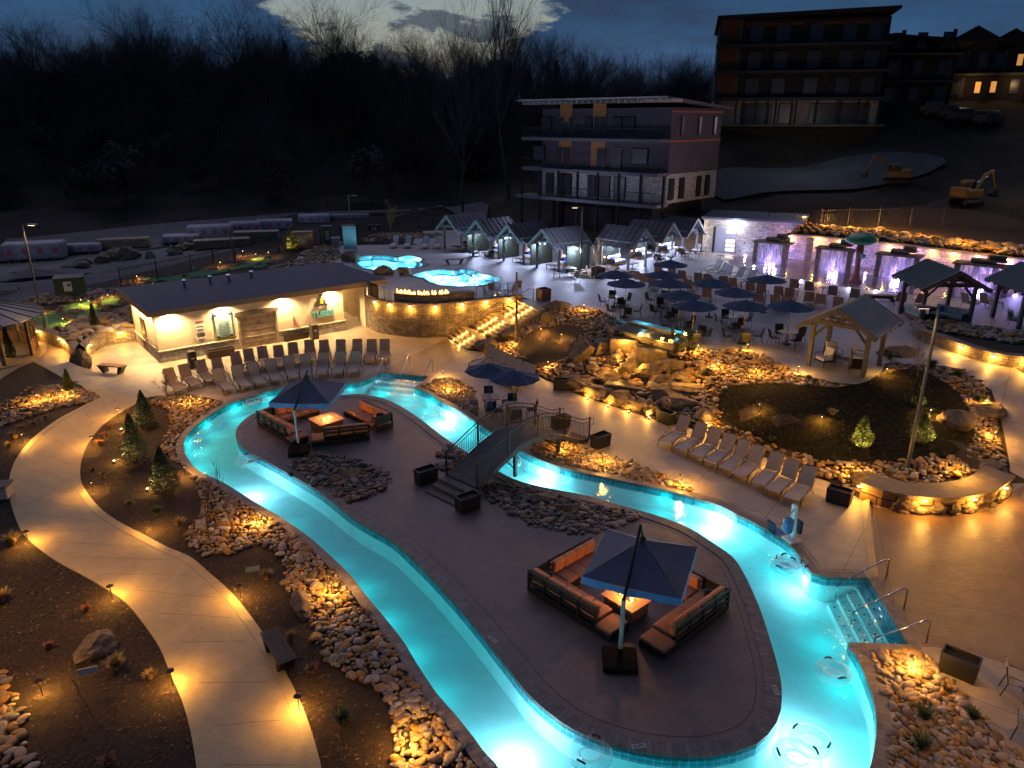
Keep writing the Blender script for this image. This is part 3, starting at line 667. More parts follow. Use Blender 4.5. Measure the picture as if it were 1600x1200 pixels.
ro = river_out + [river_out[0]]; io = island + [island[0]]
tm = struct(ribbon(ro, -.3, -.02, 'waterline_tiles', 'tile')); struct(ribbon(io, -.3, -.02, 'waterline_tiles', 'tile'))
pb = MB()
for line in (ro, io):
    b = len(pb.v); pb.v += [(p.x, p.y, z) for p in line for z in (BZ, -.3)]
    pb.f += [(b + 2 * i, b + 2 * i + 2, b + 2 * i + 3, b + 2 * i + 1) for i in range(len(line) - 1)]
struct(pb.build('pool_basin', 'plaster', None, True))
struct(sheet('pool_floor', river_out, 'plaster', BZ, [island], 2.5, hfun=lambda x, y: 0))
struct(sheet('river_water', river_out, 'water', WZ, [island], 2.5, hfun=lambda x, y: 0))
def pool_steps(a, b, c, n, dep, name):
    """treads going down from edge a-b towards c"""
    d = (c - a); e = (c - b)
    for k in range(n):
        p = a + d * (k / n); q = b + e * 0 + (d * (k / n)); p2 = a + d * ((k + 1) / n); q2 = b + d * ((k + 1) / n); z = -.28 - k * (dep / n)
        m = MB(); m.add([(p.x, p.y, BZ), (q.x, q.y, BZ), (q2.x, q2.y, BZ), (p2.x, p2.y, BZ), (p.x, p.y, z), (q.x, q.y, z), (q2.x, q2.y, z), (p2.x, p2.y, z)], [(4, 5, 6, 7), (3, 7, 6, 2), (0, 4, 7, 3), (1, 2, 6, 5)])
        struct(m.build('pool_step', 'plaster'))
        # anti-slip dark tiles set in the tread
        t = MB(); L_ = (q - p).length
        for i in range(int(L_ / .42)):
            s_ = (i + .5) / int(L_ / .42); cpt = p + (q - p) * s_ + d * (.5 / n)
            t.box((cpt.x, cpt.y, z + .004), (.07, .05, .006), math.atan2(d.y, d.x))
        struct(t.build('step_tiles', 'navy_p'))
dS = (P(1290, 955, -.3) - P(1375, 955, -.3)); 
pool_steps(STEP1[2] , STEP1[1], STEP1[2] + (P(1298, 915) - P(1355, 904)), 4, .55, 'a')
pool_steps(STEP2[1], STEP2[2], STEP2[1] + (P(640, 612) - P(665, 592)) * .9, 4, .55, 'b')
# underwater lamps where the photograph shows their glare
for px, py, e in ((805, 1165, 300), (390, 762, 260), (695, 650, 250), (845, 742, 260), (1118, 812, 260), (1262, 1160, 280), (1245, 1120, 60), (345, 632, 110), (430, 618, 140), (590, 596, 70), (1250, 905, 110), (1370, 960, 60), (770, 698, 60)):
    p = P(px, py, -.4); lamp('POINT', p, e * .8, (1, .72, .82), .5, name='pool_lamp_or_fill')
cl_ = offset(island, 1.9 * sI, True); acc = 0; last_ = cl_[0]  # added fill lights along the river for the glow scattered in the water
for p in cl_:
    acc += (p - last_).length; last_ = p
    if acc > 1.7 and inpoly(p.x, p.y, river_out) and not inpoly(p.x, p.y, island) and p.y > 11:
        acc = 0; lamp('POINT', (p.x, p.y, -.26), 27, (.0, .62, .6), .3, name='pool_lamp_or_fill')
# upper pools
for pg, pts in ((PA, ((640, 408, 1), (590, 412, .8), (615, 415, .6))), (PBp, ((720, 436, 1), (690, 434, .8), (750, 437, .9), (670, 432, .5)))):
    r_ = pg + [pg[0]]; s_ = outline_dir(pg)
    struct(strip('upper_pool_coping', pg, 0, .3 * s_, 'coping_grey', -.06, .05, True, flat=UZ))
    struct(ribbon(r_, UZ - .3, UZ - .02, 'waterline_tiles', 'tile')); struct(ribbon(r_, UZ - 1.2, UZ - .3, 'upper_pool_basin', 'plaster_up'))
    inner = offset(pg, -.55 * s_, True); struct(strip('upper_pool_ledge', pg, 0, -.5 * s_, 'plaster_up', -.8, -.34, True, flat=UZ))
    struct(sheet('upper_pool_floor', pg, 'plaster_up', UZ - .8, [], 3, hfun=lambda x, y: 0)); struct(sheet('upper_pool_water', pg, 'water_up', UZ - .12, [], 3, hfun=lambda x, y: 0))
    for px, py, k in pts: lamp('POINT', P(px, py, UZ - .38), 480 * k, (.6, .85, 1), .25, name='pool_lamp_or_fill')

# added warm fill lights without posts, to brighten the path and the right hand deck
for x, y, z, e, ax, ay, sp_, lb in ((-15.5, 17.5, 7.5, 1700, -13.5, 18.5, 100, 'left'), (-19, 33, 7.5, 1900, -18, 33, 100, 'far left'), (19, 21, 7.5, 1150, 16.5, 21, 95, 'right'), (12.5, 9.5, 7, 750, 12, 12.5, 80, 'near right')):
    lamp('SPOT', (x, y, z), e, (1, .46, .07), .3, None, sp_, .9, aim=(ax, ay, 0), name='warm_fill_light')
# ================================================================ furniture prototypes
def mk(builder, name, mat, root, smooth=False):
    m = MB(); builder(m); return m.build(name, mat, root, smooth)
def make_lounger(kind='tan'):
    """head at +y, foot at -y, origin on the floor at the middle of the seat"""
    r = empty('sun_lounger', cat='lounger', label='x')
    sl_, fr_ = {'tan': ('sling', 'frame'), 'grey': ('sling_grey', 'frame'), 'white': ('sling_white', 'frame_lt'), 'pale': ('sling_grey', 'frame_lt')}[kind]
    ang = R(62); bx = .45; L_ = .78; tz = .36 + math.sin(ang) * L_; ty = bx + math.cos(ang) * L_
    for sx in (-1, 1):
        mk(lambda m: m.tube([(sx * .32, -.95, .33), (sx * .32, -.4, .35), (sx * .32, bx, .34)], .016), 'side_rail', fr_, r)
        mk(lambda m: m.tube([(sx * .36, -.92, 0), (sx * .36, -.86, .2), (sx * .35, -.6, .37), (sx * .35, -.2, .5), (sx * .35, .25, .6), (sx * .34, bx + .12, .58)], .018), 'armrest', fr_, r)
        mk(lambda m: m.tube([(sx * .34, .25, .36), (sx * .36, .6, .02)], .017), 'leg', fr_, r)
        mk(lambda m: m.tube([(sx * .34, -.8, .34), (sx * .36, -.95, .0)], .017), 'leg', fr_, r)
    def back(m):
        n_ = Vector((0, math.sin(ang), -math.cos(ang))) * .012
        a = Vector((0, bx, .36)); b = Vector((0, ty, tz))
        m.add([Vector((x, *p.yz)) + s * n_ for s in (-1, 1) for p, xx in ((a, .29), (b, .27)) for x in (-xx, xx)], [(0, 1, 3, 2), (4, 6, 7, 5), (0, 4, 5, 1), (2, 3, 7, 6), (0, 2, 6, 4), (1, 5, 7, 3)])
    mk(back, 'backrest', sl_, r)
    mk(lambda m: m.tube([(-.31, bx, .34), (-.29, ty + .005, tz - .02), (-.26, ty + .02, tz + .015), (.26, ty + .02, tz + .015), (.29, ty + .005, tz - .02), (.31, bx, .34)], .015), 'back_frame', fr_, r)
    def seat(m):
        ys = [-.95, -.6, -.2, .2, bx]; zs_ = [.33, .34, .325, .32, .345]; vs = []
        for y, z in zip(ys, zs_): vs += [(-.3, y, z), (.3, y, z), (-.3, y, z - .02), (.3, y, z - .02)]
        fs = []
        for i in range(4): a = i * 4; fs += [(a, a + 1, a + 5, a + 4), (a + 2, a + 6, a + 7, a + 3), (a, a + 4, a + 6, a + 2), (a + 1, a + 3, a + 7, a + 5)]
        fs += [(0, 2, 3, 1), (16, 17, 19, 18)]; m.add(vs, fs)
    mk(seat, 'seat', sl_, r)
    return Proto(r)
def make_chair(mat='navy', fr_='frame'):
    """seat centre at origin, faces -y"""
    r = empty('patio_chair', cat='chair', label='x')
    mk(lambda m: m.soft((0, 0, .43), (.46, .45, .04), .015), 'seat', mat, r)
    mk(lambda m: m.soft((0, .26, .68), (.44, .03, .46), .012, rx=R(-12)), 'backrest', mat, r)
    for sx in (-1, 1):
        mk(lambda m: m.tube([(sx * .25, -.22, 0), (sx * .25, -.2, .62), (sx * .25, .2, .66)], .014), 'armrest', fr_, r)
        mk(lambda m: m.tube([(sx * .23, .3, 0), (sx * .23, .2, .43), (sx * .23, .32, .92)], .014), 'back_leg', fr_, r)
    return Proto(r)
def make_table(name='patio_table', rnd=True, top='frame_lt', s=1.05):
    r = empty(name, cat='table', label='x')
    if rnd: mk(lambda m: m.lathe([(.02, .7), (s / 2, .7), (s / 2 + .01, .715), (s / 2, .73), (.02, .73)], 20), 'table_top', top, r)
    else: mk(lambda m: m.soft((0, 0, .715), (s, s, .035), .012), 'table_top', top, r)
    for k in range(4):
        a = R(45 + 90 * k); mk(lambda m: m.tube([(math.cos(a) * s * .42, math.sin(a) * s * .42, 0), (math.cos(a) * s * .36, math.sin(a) * s * .36, .7)], .018), 'leg', 'frame', r)
    return Proto(r)
def make_umbrella(rad=1.3, h=2.15, top=2.5, pm_='steel'):
    r = empty('market_umbrella', cat='umbrella', label='x'); n = 8
    mk(lambda m: m.tube([(0, 0, 0), (0, 0, top + .02)], .022, 8), 'pole', 'frame_lt', r)
    mk(lambda m: m.lathe([(.26, 0), (.26, .05), (.06, .09), (.04, .3)], 14), 'base', 'black', r)
    def can(m):
        rs = [(.0, top), (.3, top - .07), (.7, top - .2), (rad, h)]
        vs = [(0, 0, top)]
        for q, (rr, z) in enumerate(rs[1:]):
            for j in range(n * 2):
                k = 1.0 if j % 2 == 0 else (.93 if q == 2 else .975); a = 2 * math.pi * j / (n * 2); vs.append((math.cos(a) * rr * k, math.sin(a) * rr * k, z - (0 if j % 2 == 0 else .03)))
        N2 = n * 2; fs = [(0, 1 + j, 1 + (j + 1) % N2) for j in range(N2)]
        for q in range(2):
            for j in range(N2): a = 1 + q * N2 + j; b = 1 + q * N2 + (j + 1) % N2; fs.append((a, a + N2, b + N2, b))
        m.add(vs, fs)
        # underside, slightly lower, to give the cloth its thickness
        o = len(m.v); m.v += [(x, y, z - .012) for x, y, z in vs]; m.f += [tuple(i + o for i in f[::-1]) for f in fs]
        for j in range(N2): a = 1 + 2 * N2 + j; b = 1 + 2 * N2 + (j + 1) % N2; m.f.append((a, a + o, b + o, b))
    mk(can, 'canopy', 'navy', r)
    mk(lambda m: m.lathe([(.03, top), (.035, top + .05), (.01, top + .1)], 8), 'finial', 'black', r)
    for j in range(n):
        a = 2 * math.pi * j / n; mk(lambda m: m.tube([(0, 0, top - .06), (math.cos(a) * rad * .97, math.sin(a) * rad * .97, h - .03)], .009, 4), 'rib', 'frame', r)
    return Proto(r)
def make_planter(mat='planter', d=(.9, .5, .6), name='planter_box'):
    r = empty(name, cat='planter', label='x'); x, y, z = d; t = .045
    def b(m):
        o = [(-x / 2, -y / 2), (x / 2, -y / 2), (x / 2, y / 2), (-x / 2, y / 2)]; k = .94
        i_ = [(-x / 2 + t, -y / 2 + t), (x / 2 - t, -y / 2 + t), (x / 2 - t, y / 2 - t), (-x / 2 + t, y / 2 - t)]
        vs = [(a * k, c * k, 0) for a, c in o] + [(a, c, z) for a, c in o] + [(a, c, z) for a, c in i_] + [(a, c, z - .12) for a, c in i_]
        fs = [(3, 2, 1, 0)]
        for q in range(4): p = (q + 1) % 4; fs += [(q, p, 4 + p, 4 + q), (4 + q, 4 + p, 8 + p, 8 + q), (8 + q, 8 + p, 12 + p, 12 + q)]
        m.add(vs, fs)
    mk(b, 'box', mat, r); mk(lambda m: m.box((0, 0, z - .11), (x - 2 * t, y - 2 * t, .02)), 'soil', 'soil', r)
    return Proto(r)
def make_pathlight():
    r = empty('path_light', cat='path light', label='x')
    mk(lambda m: m.tube([(0, 0, 0), (0, 0, .5)], .013, 6), 'stem', 'black', r)
    mk(lambda m: m.lathe([(.015, .49), (.11, .5), (.1, .515), (.02, .56)], 12), 'cap', 'black', r)
    b = mk(lambda m: m.lathe([(.02, .455), (.025, .47), (.02, .487)], 8), 'bulb', 'lamp_warm', r)
    lamp('SPOT', (0, 0, .485), 240, AMB, .05, r, 165, .3, aim=(0, 0, 0), name='lamp_or_fill')
    return Proto(r)
LT = make_lounger('tan'); LG = make_lounger('grey'); LW = make_lounger('white'); LP = make_lounger('pale')
CH = make_chair('navy'); CHD = make_chair('sling_grey', 'frame'); CHB = make_chair('black', 'black')
TB = make_table(); TBS = make_table('dining_table', False, 'frame_lt', .95)
UM = make_umbrella(); PLN = make_planter(); PLT = make_pathlight()
# ---------------------------------------------------------------- path lights
PLX = [(37, 693, 'beside the straw clump left of the path bend', 1), (45, 850, 'left of the path, next to the lower straw clump', 1), (186, 653, 'just right of the path top, above the conifers', 1), (146, 698, 'right of the path by the rust coloured grasses', 1), (146, 770, 'on mulch inside the path bend', 1), (240, 830, 'on mulch below the lowest conifer', 1),
 (176, 937, 'on mulch left of the path above the pale slab boulder', 1), (67, 1087, 'on mulch at the lower left by the cobble corner', 1), (270, 1072, 'left of the path foot near the tagged sapling', 1), (377, 935, 'right of the path between it and the cobble bed', 1), (468, 1112, 'right of the path below the slatted bench', 1), (519, 931, 'in the cobbles beside the long flat boulder', 1.5), (635, 1172, 'in the cobbles at the lower edge by the river', 1.6),
 (290, 745, 'in the narrow cobble band right of the lowest conifer', 1), (405, 820, 'in the wide cobble bed left of the river', 1.5), (1423, 1050, 'in the cobble bed below the pool steps', 1.7), (941, 725, 'in the cobble strip right of the bridge foot', 1.6), (1064, 760, 'at the tip of the cobble strip beside the river', 1.5),
 (1185, 646, 'on the mound behind the middle of the sling lounger row', 1), (1282, 666, 'on the mound left of the small upright conifer', 1), (1452, 655, 'on the mound between lamp post and large boulder', 1), (1107, 674, 'in the stones behind the first sling loungers', 1.3), (877, 534, 'on the oval mulch mound near the big split boulder', 1), (856, 577, 'on the oval mulch mound behind the pale loungers', 1), (692, 590, 'beside the stamped walk at the upper river steps', 1),
 (912, 487, 'in the stones at the edge of the umbrella terrace', 1.4), (1090, 552, 'at the corner of the glass screened spa', 1.3), (1167, 551, 'in the stones below the last terrace umbrella', 1.5), (1384, 590, 'on the mound behind the nearest pavilion', 1), (1246, 586, 'in the stones left of the nearest pavilion', 1.3), (1495, 530, 'in the raised bed below the sofa pavilion', 1), (800, 545, 'in the stones behind the pale loungers', 1.5), (1215, 735, 'in the stones behind the far end of the sling lounger row', 1.2), (1000, 545, 'in the stones above the waterfall', 1.4), (1500, 745, 'in the stones above the boulder wall', 1.5), (1552, 690, 'in the stones beside the ramp', 1.5), (1540, 640, 'in the stones near the top of the ramp', 1.2), (845, 525, 'in the stones right of the lit stairs', 1.3), (965, 575, 'beside the waterfall boulders', 1.5), (700, 612, 'in the small cobble bed by the upper river steps', 1.3), (300, 632, 'in the stones below the first loungers', 1.2), (60, 630, 'in the stones beside the gazebo path', 1.3), (100, 622, 'in the stones near the small spruce', 1.2), (140, 480, 'beside the mini golf boulders', .7), (880, 705, 'in the cobbles under the bridge head', 1.2), (1120, 580, 'in the stones below the terrace', 1.5), (1180, 590, 'in the stones above the dark mound', 1.4), (1330, 745, 'in the stones at the black trough planter', 1.2)]
for px, py, where, k in PLX:
    p = at(px, py); o = PLT.put(p + Vector((0, 0, .0)), random.uniform(0, 3), 'black mushroom path light ' + where, 'mushroom path lights')
for px, py, where, k in PLX:
    if k >= 1.2: p = at(px, py); lamp('POINT', (p.x + .05, p.y - .15, p.z + .8), 42 * k, AMB, .1)  # added fill points above the path lights, spreading amber over the stones
# ---------------------------------------------------------------- loungers
def face(px1, py1, px2, py2, z=0): a = P(px1, py1, z); b = P(px2, py2, z); return math.atan2(b.y - a.y, b.x - a.x)
def lounger(proto, px, py, head, label, group, z=0, bz=.7):
    """px,py = centre of the backrest; head = world direction the feet point to"""
    b = P(px, py, z + bz); d = Vector((math.cos(head), math.sin(head), 0)); c = b + d * .62
    proto.put((c.x + random.uniform(-.03, .03), c.y + random.uniform(-.06, .06), z + .04), head + R(90 + random.uniform(-3.5, 3.5)), label, group)
bk_row = [(266, 587), (291, 580), (316, 574), (340, 569), (369, 561), (390, 556), (412, 552), (436, 550), (459, 546), (484, 542), (507, 542), (532, 541), (557, 541), (581, 541), (601, 541)]
fr_row = [(342, 587), (372, 582), (397, 577), (425, 572), (452, 567), (477, 565), (505, 562), (531, 560), (557, 559)]
ORD = ['first', 'second', 'third', 'fourth', 'fifth', 'sixth', 'seventh', 'eighth', 'ninth', 'tenth', 'eleventh', 'twelfth', 'thirteenth', 'fourteenth', 'fifteenth', 'sixteenth', 'seventeenth']
for i, (x, y) in enumerate(bk_row): lounger(LT, x, y, R(-48 - 40 * i / 14), 'brown sling lounger, %s from the left in the back row facing the river' % ORD[i], 'loungers in two curved rows before the tubes building')
for i, (x, y) in enumerate(fr_row): lounger(LG, x, y, R(-50 - 38 * i / 8), 'taupe sling lounger, %s from the left in the front row by the river' % ORD[i], 'loungers in two curved rows before the tubes building')
for i, (x, y) in enumerate([(1067, 664), (1091, 675), (1114, 684), (1136, 692), (1160, 702), (1182, 712), (1210, 722), (1234, 734), (1261, 745)]):
    lounger(LP, x, y, R(-132), 'grey sling lounger beside the garden mound, %s from the waterfall end' % ORD[i], 'loungers along the stones of the garden mound')
for i, (x, y) in enumerate([(765, 551), (776, 557), (786, 562), (796, 567), (807, 572), (819, 577), (829, 581)]):
    lounger(LP, x, y, R(-130), 'pale lounger behind the two lower umbrellas, %s from the stairs' % ORD[i], 'loungers behind the lower umbrellas')
for i, (x, y) in enumerate([(618, 374), (639, 374), (666, 375), (686, 375)]):
    lounger(LW, x, y, R(-95), 'white lounger on the upper deck left of the cabanas, %s from the left' % ORD[i], 'white loungers by the upper pool', UZ)
rowA = [(995, 431), (1006.5, 435), (1028, 424), (1051, 426.5), (1065.6, 430), (1090, 434), (1105, 436), (1130.5, 439), (1145, 442), (1172, 448), (1188.7, 451), (1216, 455), (1233, 458)]
for i, (x, y) in enumerate(rowA): lounger(LT, x, y, R(62), 'tan lounger, %s from the left in the long row behind the umbrellas' % ORD[i], 'tan loungers between umbrellas and splash pad', UZ)
rowB = [(1020, 441), (1075, 445), (1103, 458), (1184, 465), (1212, 470), (1230, 471), (1263, 464), (1281, 468), (1311, 473)]
for i, (x, y) in enumerate(rowB): lounger(LT, x, y, R(62), 'tan lounger close behind the blue umbrellas, %s from the left in the nearer row' % ORD[i], 'tan loungers between umbrellas and splash pad', UZ)
for i, (x, y) in enumerate([(1240.6, 444), (1264.5, 448), (1301.6, 455), (1336, 459)]): lounger(LT, x, y, R(62), 'tan lounger at the splash pad edge, %s from the left of four' % ORD[i], 'tan loungers at the splash pad edge', UZ)
for i, (x, y, h_) in enumerate([(1409, 465, 70), (1442, 467, 70), (1509, 467, 20), (1538, 467, 20)]): lounger(LT, x, y, R(h_), 'tan lounger by the pavilions near the splash pad, %s from the left' % ORD[i], 'tan loungers by the pavilions', UZ)
for i, (x, y) in enumerate([(1122, 414), (1131, 419), (1140, 423), (1157.7, 425), (1174.5, 430)]): lounger(LW, x, y, R(-150), 'pale lounger at the left rim of the splash pad, %s from the cabanas' % ORD[i], 'pale loungers at the splash pad rim', UZ)
# low side tables standing among the loungers
r_ = empty('side_table', cat='side table', label='x'); mk(lambda m: m.soft((0, 0, .42), (.5, .5, .03), .01), 'table_top', 'lumber', r_)
for sx in (-1, 1):
    for sy in (-1, 1): mk(lambda m: m.tube([(sx * .2, sy * .2, 0), (sx * .2, sy * .2, .42)], .015, 5), 'leg', 'frame', r_)
ST = Proto(r_)
for i, (x, y, t_) in enumerate([(1285, 458, 'with a bright wooden top at the splash pad edge'), (1125, 406, 'by the leftmost splash pad jets'), (1092, 403, 'in front of the last cabana'), (1107, 400, 'behind the jumble of pale frames'), (1070, 408, 'right of the middle cabana post'), (1148, 408, 'alone at the left splash pad kerb')]):
    p = P(x, y, UZ + .04); ST.put(p, R(20), 'small low side table ' + t_, 'small side tables on the upper deck')
# ---------------------------------------------------------------- umbrellas, tables, chairs on the terrace
UPX = [(962, 423), (979, 436), (1048, 407), (1036, 423), (1047, 436), (1063, 454), (1086, 470), (1113, 436), (1150, 450), (1166, 470), (1199, 430), (1237, 471)]
SIDE = lambda a: ['right', 'far', 'left', 'near'][int(((a + R(45)) % (2 * math.pi)) / R(90)) % 4]
TWS = ['by the golden shrub', 'at the left end, front row', 'farthest back', 'second from back, left', 'in the middle left', 'behind the one nearest the spa', 'nearest the spa glass', 'in the middle back', 'in the cluster middle', 'third in the front row', 'farthest right at the back', 'at the right end, front row']
TWH = ['beside the planter and golden shrub', 'at the left end of the front row', 'farthest back, before the cabanas', 'second from the back on the left', 'in the middle left of the cluster', 'behind the one nearest the spa', 'nearest the glass spa screen', 'in the middle of the back row', 'in the middle of the cluster', 'third from the left in the front row', 'farthest right in the back row', 'at the right end of the front row']
for i, (x, y) in enumerate(UPX):
    p = P(x, y, UZ + 2.5); p.z = UZ + .03; UM.put(p, random.uniform(0, .7), 'navy market umbrella ' + TWH[i], 'navy umbrellas on the upper terrace')
    if i not in (2, 7, 10):
        a0 = random.uniform(-.3, .5); TB.put((p.x + .02, p.y, p.z), a0, 'round table under the navy umbrella ' + TWH[i], 'round tables under the terrace umbrellas')
        for k in range(4):
            a = a0 + R(90 * k + random.uniform(-10, 10)); d_ = random.uniform(.74, .9)
            CHB.put((p.x + math.cos(a) * d_, p.y + math.sin(a) * d_, p.z), a - R(90) + random.uniform(-.25, .25), 'black chair on the %s side under the umbrella ' % SIDE(a) + TWS[i], 'black chairs round the table ' + TWH[i])
for i, (x, y, w_) in enumerate([(765, 569, 'left, farther'), (804, 580, 'right, nearer')]):
    p = P(x, y, 2.5); p.z = .03; UM.put(p, .2 + .3 * i, 'navy market umbrella on the lower deck, the %s of the two' % w_, 'two umbrellas above the bridge')
    TBS.put((p.x + .02, p.y, p.z), .1, 'square table under the %s lower umbrella' % w_.split(',')[0], 'square tables under the lower umbrellas')
    for k in range(4):
        a = .1 + R(90 * k); CH.put((p.x + math.cos(a) * .85, p.y + math.sin(a) * .85, p.z), a - R(90), 'blue chair on the %s side of the %s lower deck table' % (SIDE(a), w_.split(',')[0]), 'blue chairs round the %s square table' % w_.split(',')[0])
TBS.put(P(890, 432, UZ + .03), .3, 'small square table in front of the fourth cabana', None)
for k, (x, y, a) in enumerate([(870, 435, 180), (885, 427, 90), (899, 440, -60), (911, 433, 10)]): CHD.put(P(x, y, UZ + .03), R(a - 90), ['pale chair left of the small table before the cabanas', 'pale chair behind the small table before the cabanas', 'pale chair nearest the black planter corner', 'pale chair right of the small table before the cabanas'][k], 'pale chairs before the cabanas')
for k, (x, y, a) in enumerate([(762, 472, 200), (797, 468, 20), (808, 462, 60), (770, 466, 120)]): CHD.put(P(x, y - 4, UZ + .03), R(a - 90), ['chair behind the glass rail left of the white table', 'chair right of the white table at the stair head', 'chair farthest right at the stair head', 'chair behind the white table at the glass rail'][k], 'chairs at the stair head')
TBS.put(P(783, 466, UZ + .03), .2, 'pale square table behind the glass rail by the stairs')
CHB.put(P(1098, 530, UZ + .03), R(150), 'lone black chair at the right end of the spa glass', None)
TBS.put(P(1640, 1120, .03), .3, 'square table cut by the right edge below the black planter')
for k, (x, y, a) in enumerate([(1583, 1085, 150), (1608, 1165, 190)]): CHD.put(P(x, y, .03), R(a - 90), ['bronze sling chair at the right edge nearer the planter', 'bronze sling chair in the lower right corner'][k], 'chairs at the lower right edge')
# ---------------------------------------------------------------- planters
for px, py, rz, lab in [(666, 752, 38, 'black box planter at the island foot of the bridge, left of the steps'), (731, 795, 38, 'black box planter at the island foot of the bridge, right of the steps'), (938, 697, 40, 'black box planter at the far foot of the bridge, nearer side'), (876, 668, 40, 'black box planter at the far foot of the bridge, behind the railing'), (877, 608, -5, 'dark box planter left of the waterfall'), (1040, 660, -55, 'tall dark planter right of the waterfall'), (1310, 785, -38, 'black trough planter at the end of the boulder wall'), (1496, 1052, -42, 'black box planter below the pool steps by the cobbles')]:
    PLN.put(P(px, py, .035), R(rz), lab, 'dark box planters')
PB2 = make_planter('planter_br', (.8, .8, .85))
for px, py, lab in [(849, 469, 'brown square planter at the head of the lit stairs'), (934, 434, 'tall dark planter beside the golden shrub on the terrace')]: PB2.put(P(px, py, UZ + .03), R(30), lab, 'square planters on the upper deck')
TR = make_planter('bronze', (1.7, .5, .45), 'trough_planter')
for px, py, lab in [(345, 556, 'long bronze trough below the rules sign'), (463, 530, 'long bronze trough below the word TUBES, left of the bin')]:
    TR.put(P(px, py, .03), R(38), lab, 'bronze troughs along the tubes building')
# bins
def make_bin():
    r = empty('litter_bin', cat='bin', label='x')
    mk(lambda m: m.soft((0, 0, .5), (.55, .55, 1.0), .03), 'body', 'bin', r)
    mk(lambda m: m.soft((0, 0, 1.1), (.58, .58, .24), .09, n=3), 'hood', 'bin', r)
    mk(lambda m: m.box((0, -.283, 1.08), (.24, .02, .14)), 'opening', 'black', r)
    mk(lambda m: m.box((0, -.286, .72), (.22, .012, .1)), 'label_plate', 'paper', r)
    return Proto(r)
BN = make_bin()
BN.put(P(302, 574, .03), R(38), 'dark litter bin at the left corner of the tubes building', 'litter bins', .85); BN.put(P(492, 529, .03), R(38), 'dark litter bin below the TUBES lettering', 'litter bins', .85)
# ---------------------------------------------------------------- benches
def bench(loc, rz, label, mat, L_=1.7, slats=3):
    r = empty('bench', loc, rz, label, 'bench')
    for k in range(slats):
        w_ = .5 / slats; mk(lambda m: m.box((0, -.25 + w_ * (k + .5), .45), (L_, w_ - .02, .06)), 'seat_slat', mat, r)
    for s in (-1, 1): mk(lambda m: m.prism_y([(s * (L_ / 2 - .02), .42), (s * (L_ / 2 - .3), .42), (s * (L_ / 2 - .42), 0), (s * (L_ / 2 - .3), 0)][::(1 if s < 0 else -1)], -.22, .22), 'end_support', 'black', r)
    return r
bench(P(177, 582, .035), R(-12), 'brown plank bench with black angled ends on the plaza', 'wood')
bench(P(710, 413, UZ + .03), R(8), 'dark bench with flared ends between upper pools and cabanas', 'timber')
b_ = bench(at(437, 1030), R(-55), 'dark slatted bench standing in mulch between path and cobbles', 'frame', 1.6, 9)
# ---------------------------------------------------------------- sofas
def sofa_run(root, a, d, n, length, nrm, arm_l=False, ott=0, ott_len=.6):
    """one straight run: a = outer back corner, d = direction, nrm = towards the seat side"""
    rz = math.atan2(d.y, d.x); sgn = 1 if (Vector((-d.y, d.x, 0)).dot(nrm) > 0) else -1
    tot = length + (ott_len if ott else 0); c = a + d * (tot / 2 if ott >= 0 else length / 2 - ott_len / 2) + nrm * .43
    if ott == 0: c = a + d * (length / 2) + nrm * .43
    mk(lambda m: m.box((c.x, c.y, .12), (tot, .86, .2), rz), 'base_frame', 'planter', root)
    m = MB()
    for z in (.36, .56, .73): q = a + d * (length / 2) + nrm * .03; m.box((q.x, q.y, z), (length, .04, .07), rz)
    for k in range(n + 1): q = a + d * (length * k / n) + nrm * .03; m.box((q.x, q.y, .4), (.07, .07, .75), rz)
    m.build('back_frame', 'planter', root)
    cl_ = (length - .05) / n
    for k in range(n):
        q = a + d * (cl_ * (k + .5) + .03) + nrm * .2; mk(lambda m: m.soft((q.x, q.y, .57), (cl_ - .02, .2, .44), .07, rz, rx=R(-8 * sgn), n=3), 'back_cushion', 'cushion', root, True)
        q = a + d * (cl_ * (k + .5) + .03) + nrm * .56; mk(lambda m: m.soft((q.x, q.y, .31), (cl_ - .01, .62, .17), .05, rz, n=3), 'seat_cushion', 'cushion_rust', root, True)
    if ott:
        q = a + d * (length + ott_len / 2 if ott > 0 else -ott_len / 2) + nrm * .43; mk(lambda m: m.soft((q.x, q.y, .26), (ott_len - .02, .84, .1), .03, rz), 'end_table', 'cushion_rust', root)
def sofaL(corner, d1, l1, n1, d2, l2, n2, label, o1=0, o2=0):
    r = empty('sectional_sofa', (0, 0, 0), 0, label, 'sofa', 'sectional sofas on the island')
    d1 = d1.normalized(); d2 = Vector((-d1.y, d1.x, 0)); d2 = d2 if d2.dot(d2_ref(d2, d1, d2)) >= 0 else d2
    return r
def Lsofa(corner, a1, l1, n1, side, l2, n2, label, o1=1, o2=0):
    d1 = Vector((math.cos(R(a1)), math.sin(R(a1)), 0)); d2 = Vector((-d1.y, d1.x, 0)) * side
    r = empty('sectional_sofa', (corner.x, corner.y, .03), 0, label, 'sofa', 'sectional sofas on the island')
    z = Vector((0, 0, 0)); sofa_run(r, z, d1, n1, l1, d2, ott=o1)
    if l2: sofa_run(r, d2 * .88, d2, n2, l2 - .88, d1, ott=o2)
    p = d1 * .4 + d2 * .4; mk(lambda m: m.soft((p.x, p.y, .55), (.4, .14, .36), .06, R(a1 + 45 * side), n=3), 'throw_pillow', 'navy', r, True)
    # second run's back panel meets the corner
    if l2: mk(lambda m: m.box((d2 * .44 + d1 * .03)[:2] + (.55,), (.88, .04, .4), math.atan2(d2.y, d2.x)), 'corner_panel', 'planter', r)
    return r
def S(corner, a1, l1, n1, side, l2, n2, label, o1=1, o2=0): return Lsofa(corner, a1, l1, n1, side, l2, n2, label, o1, o2)
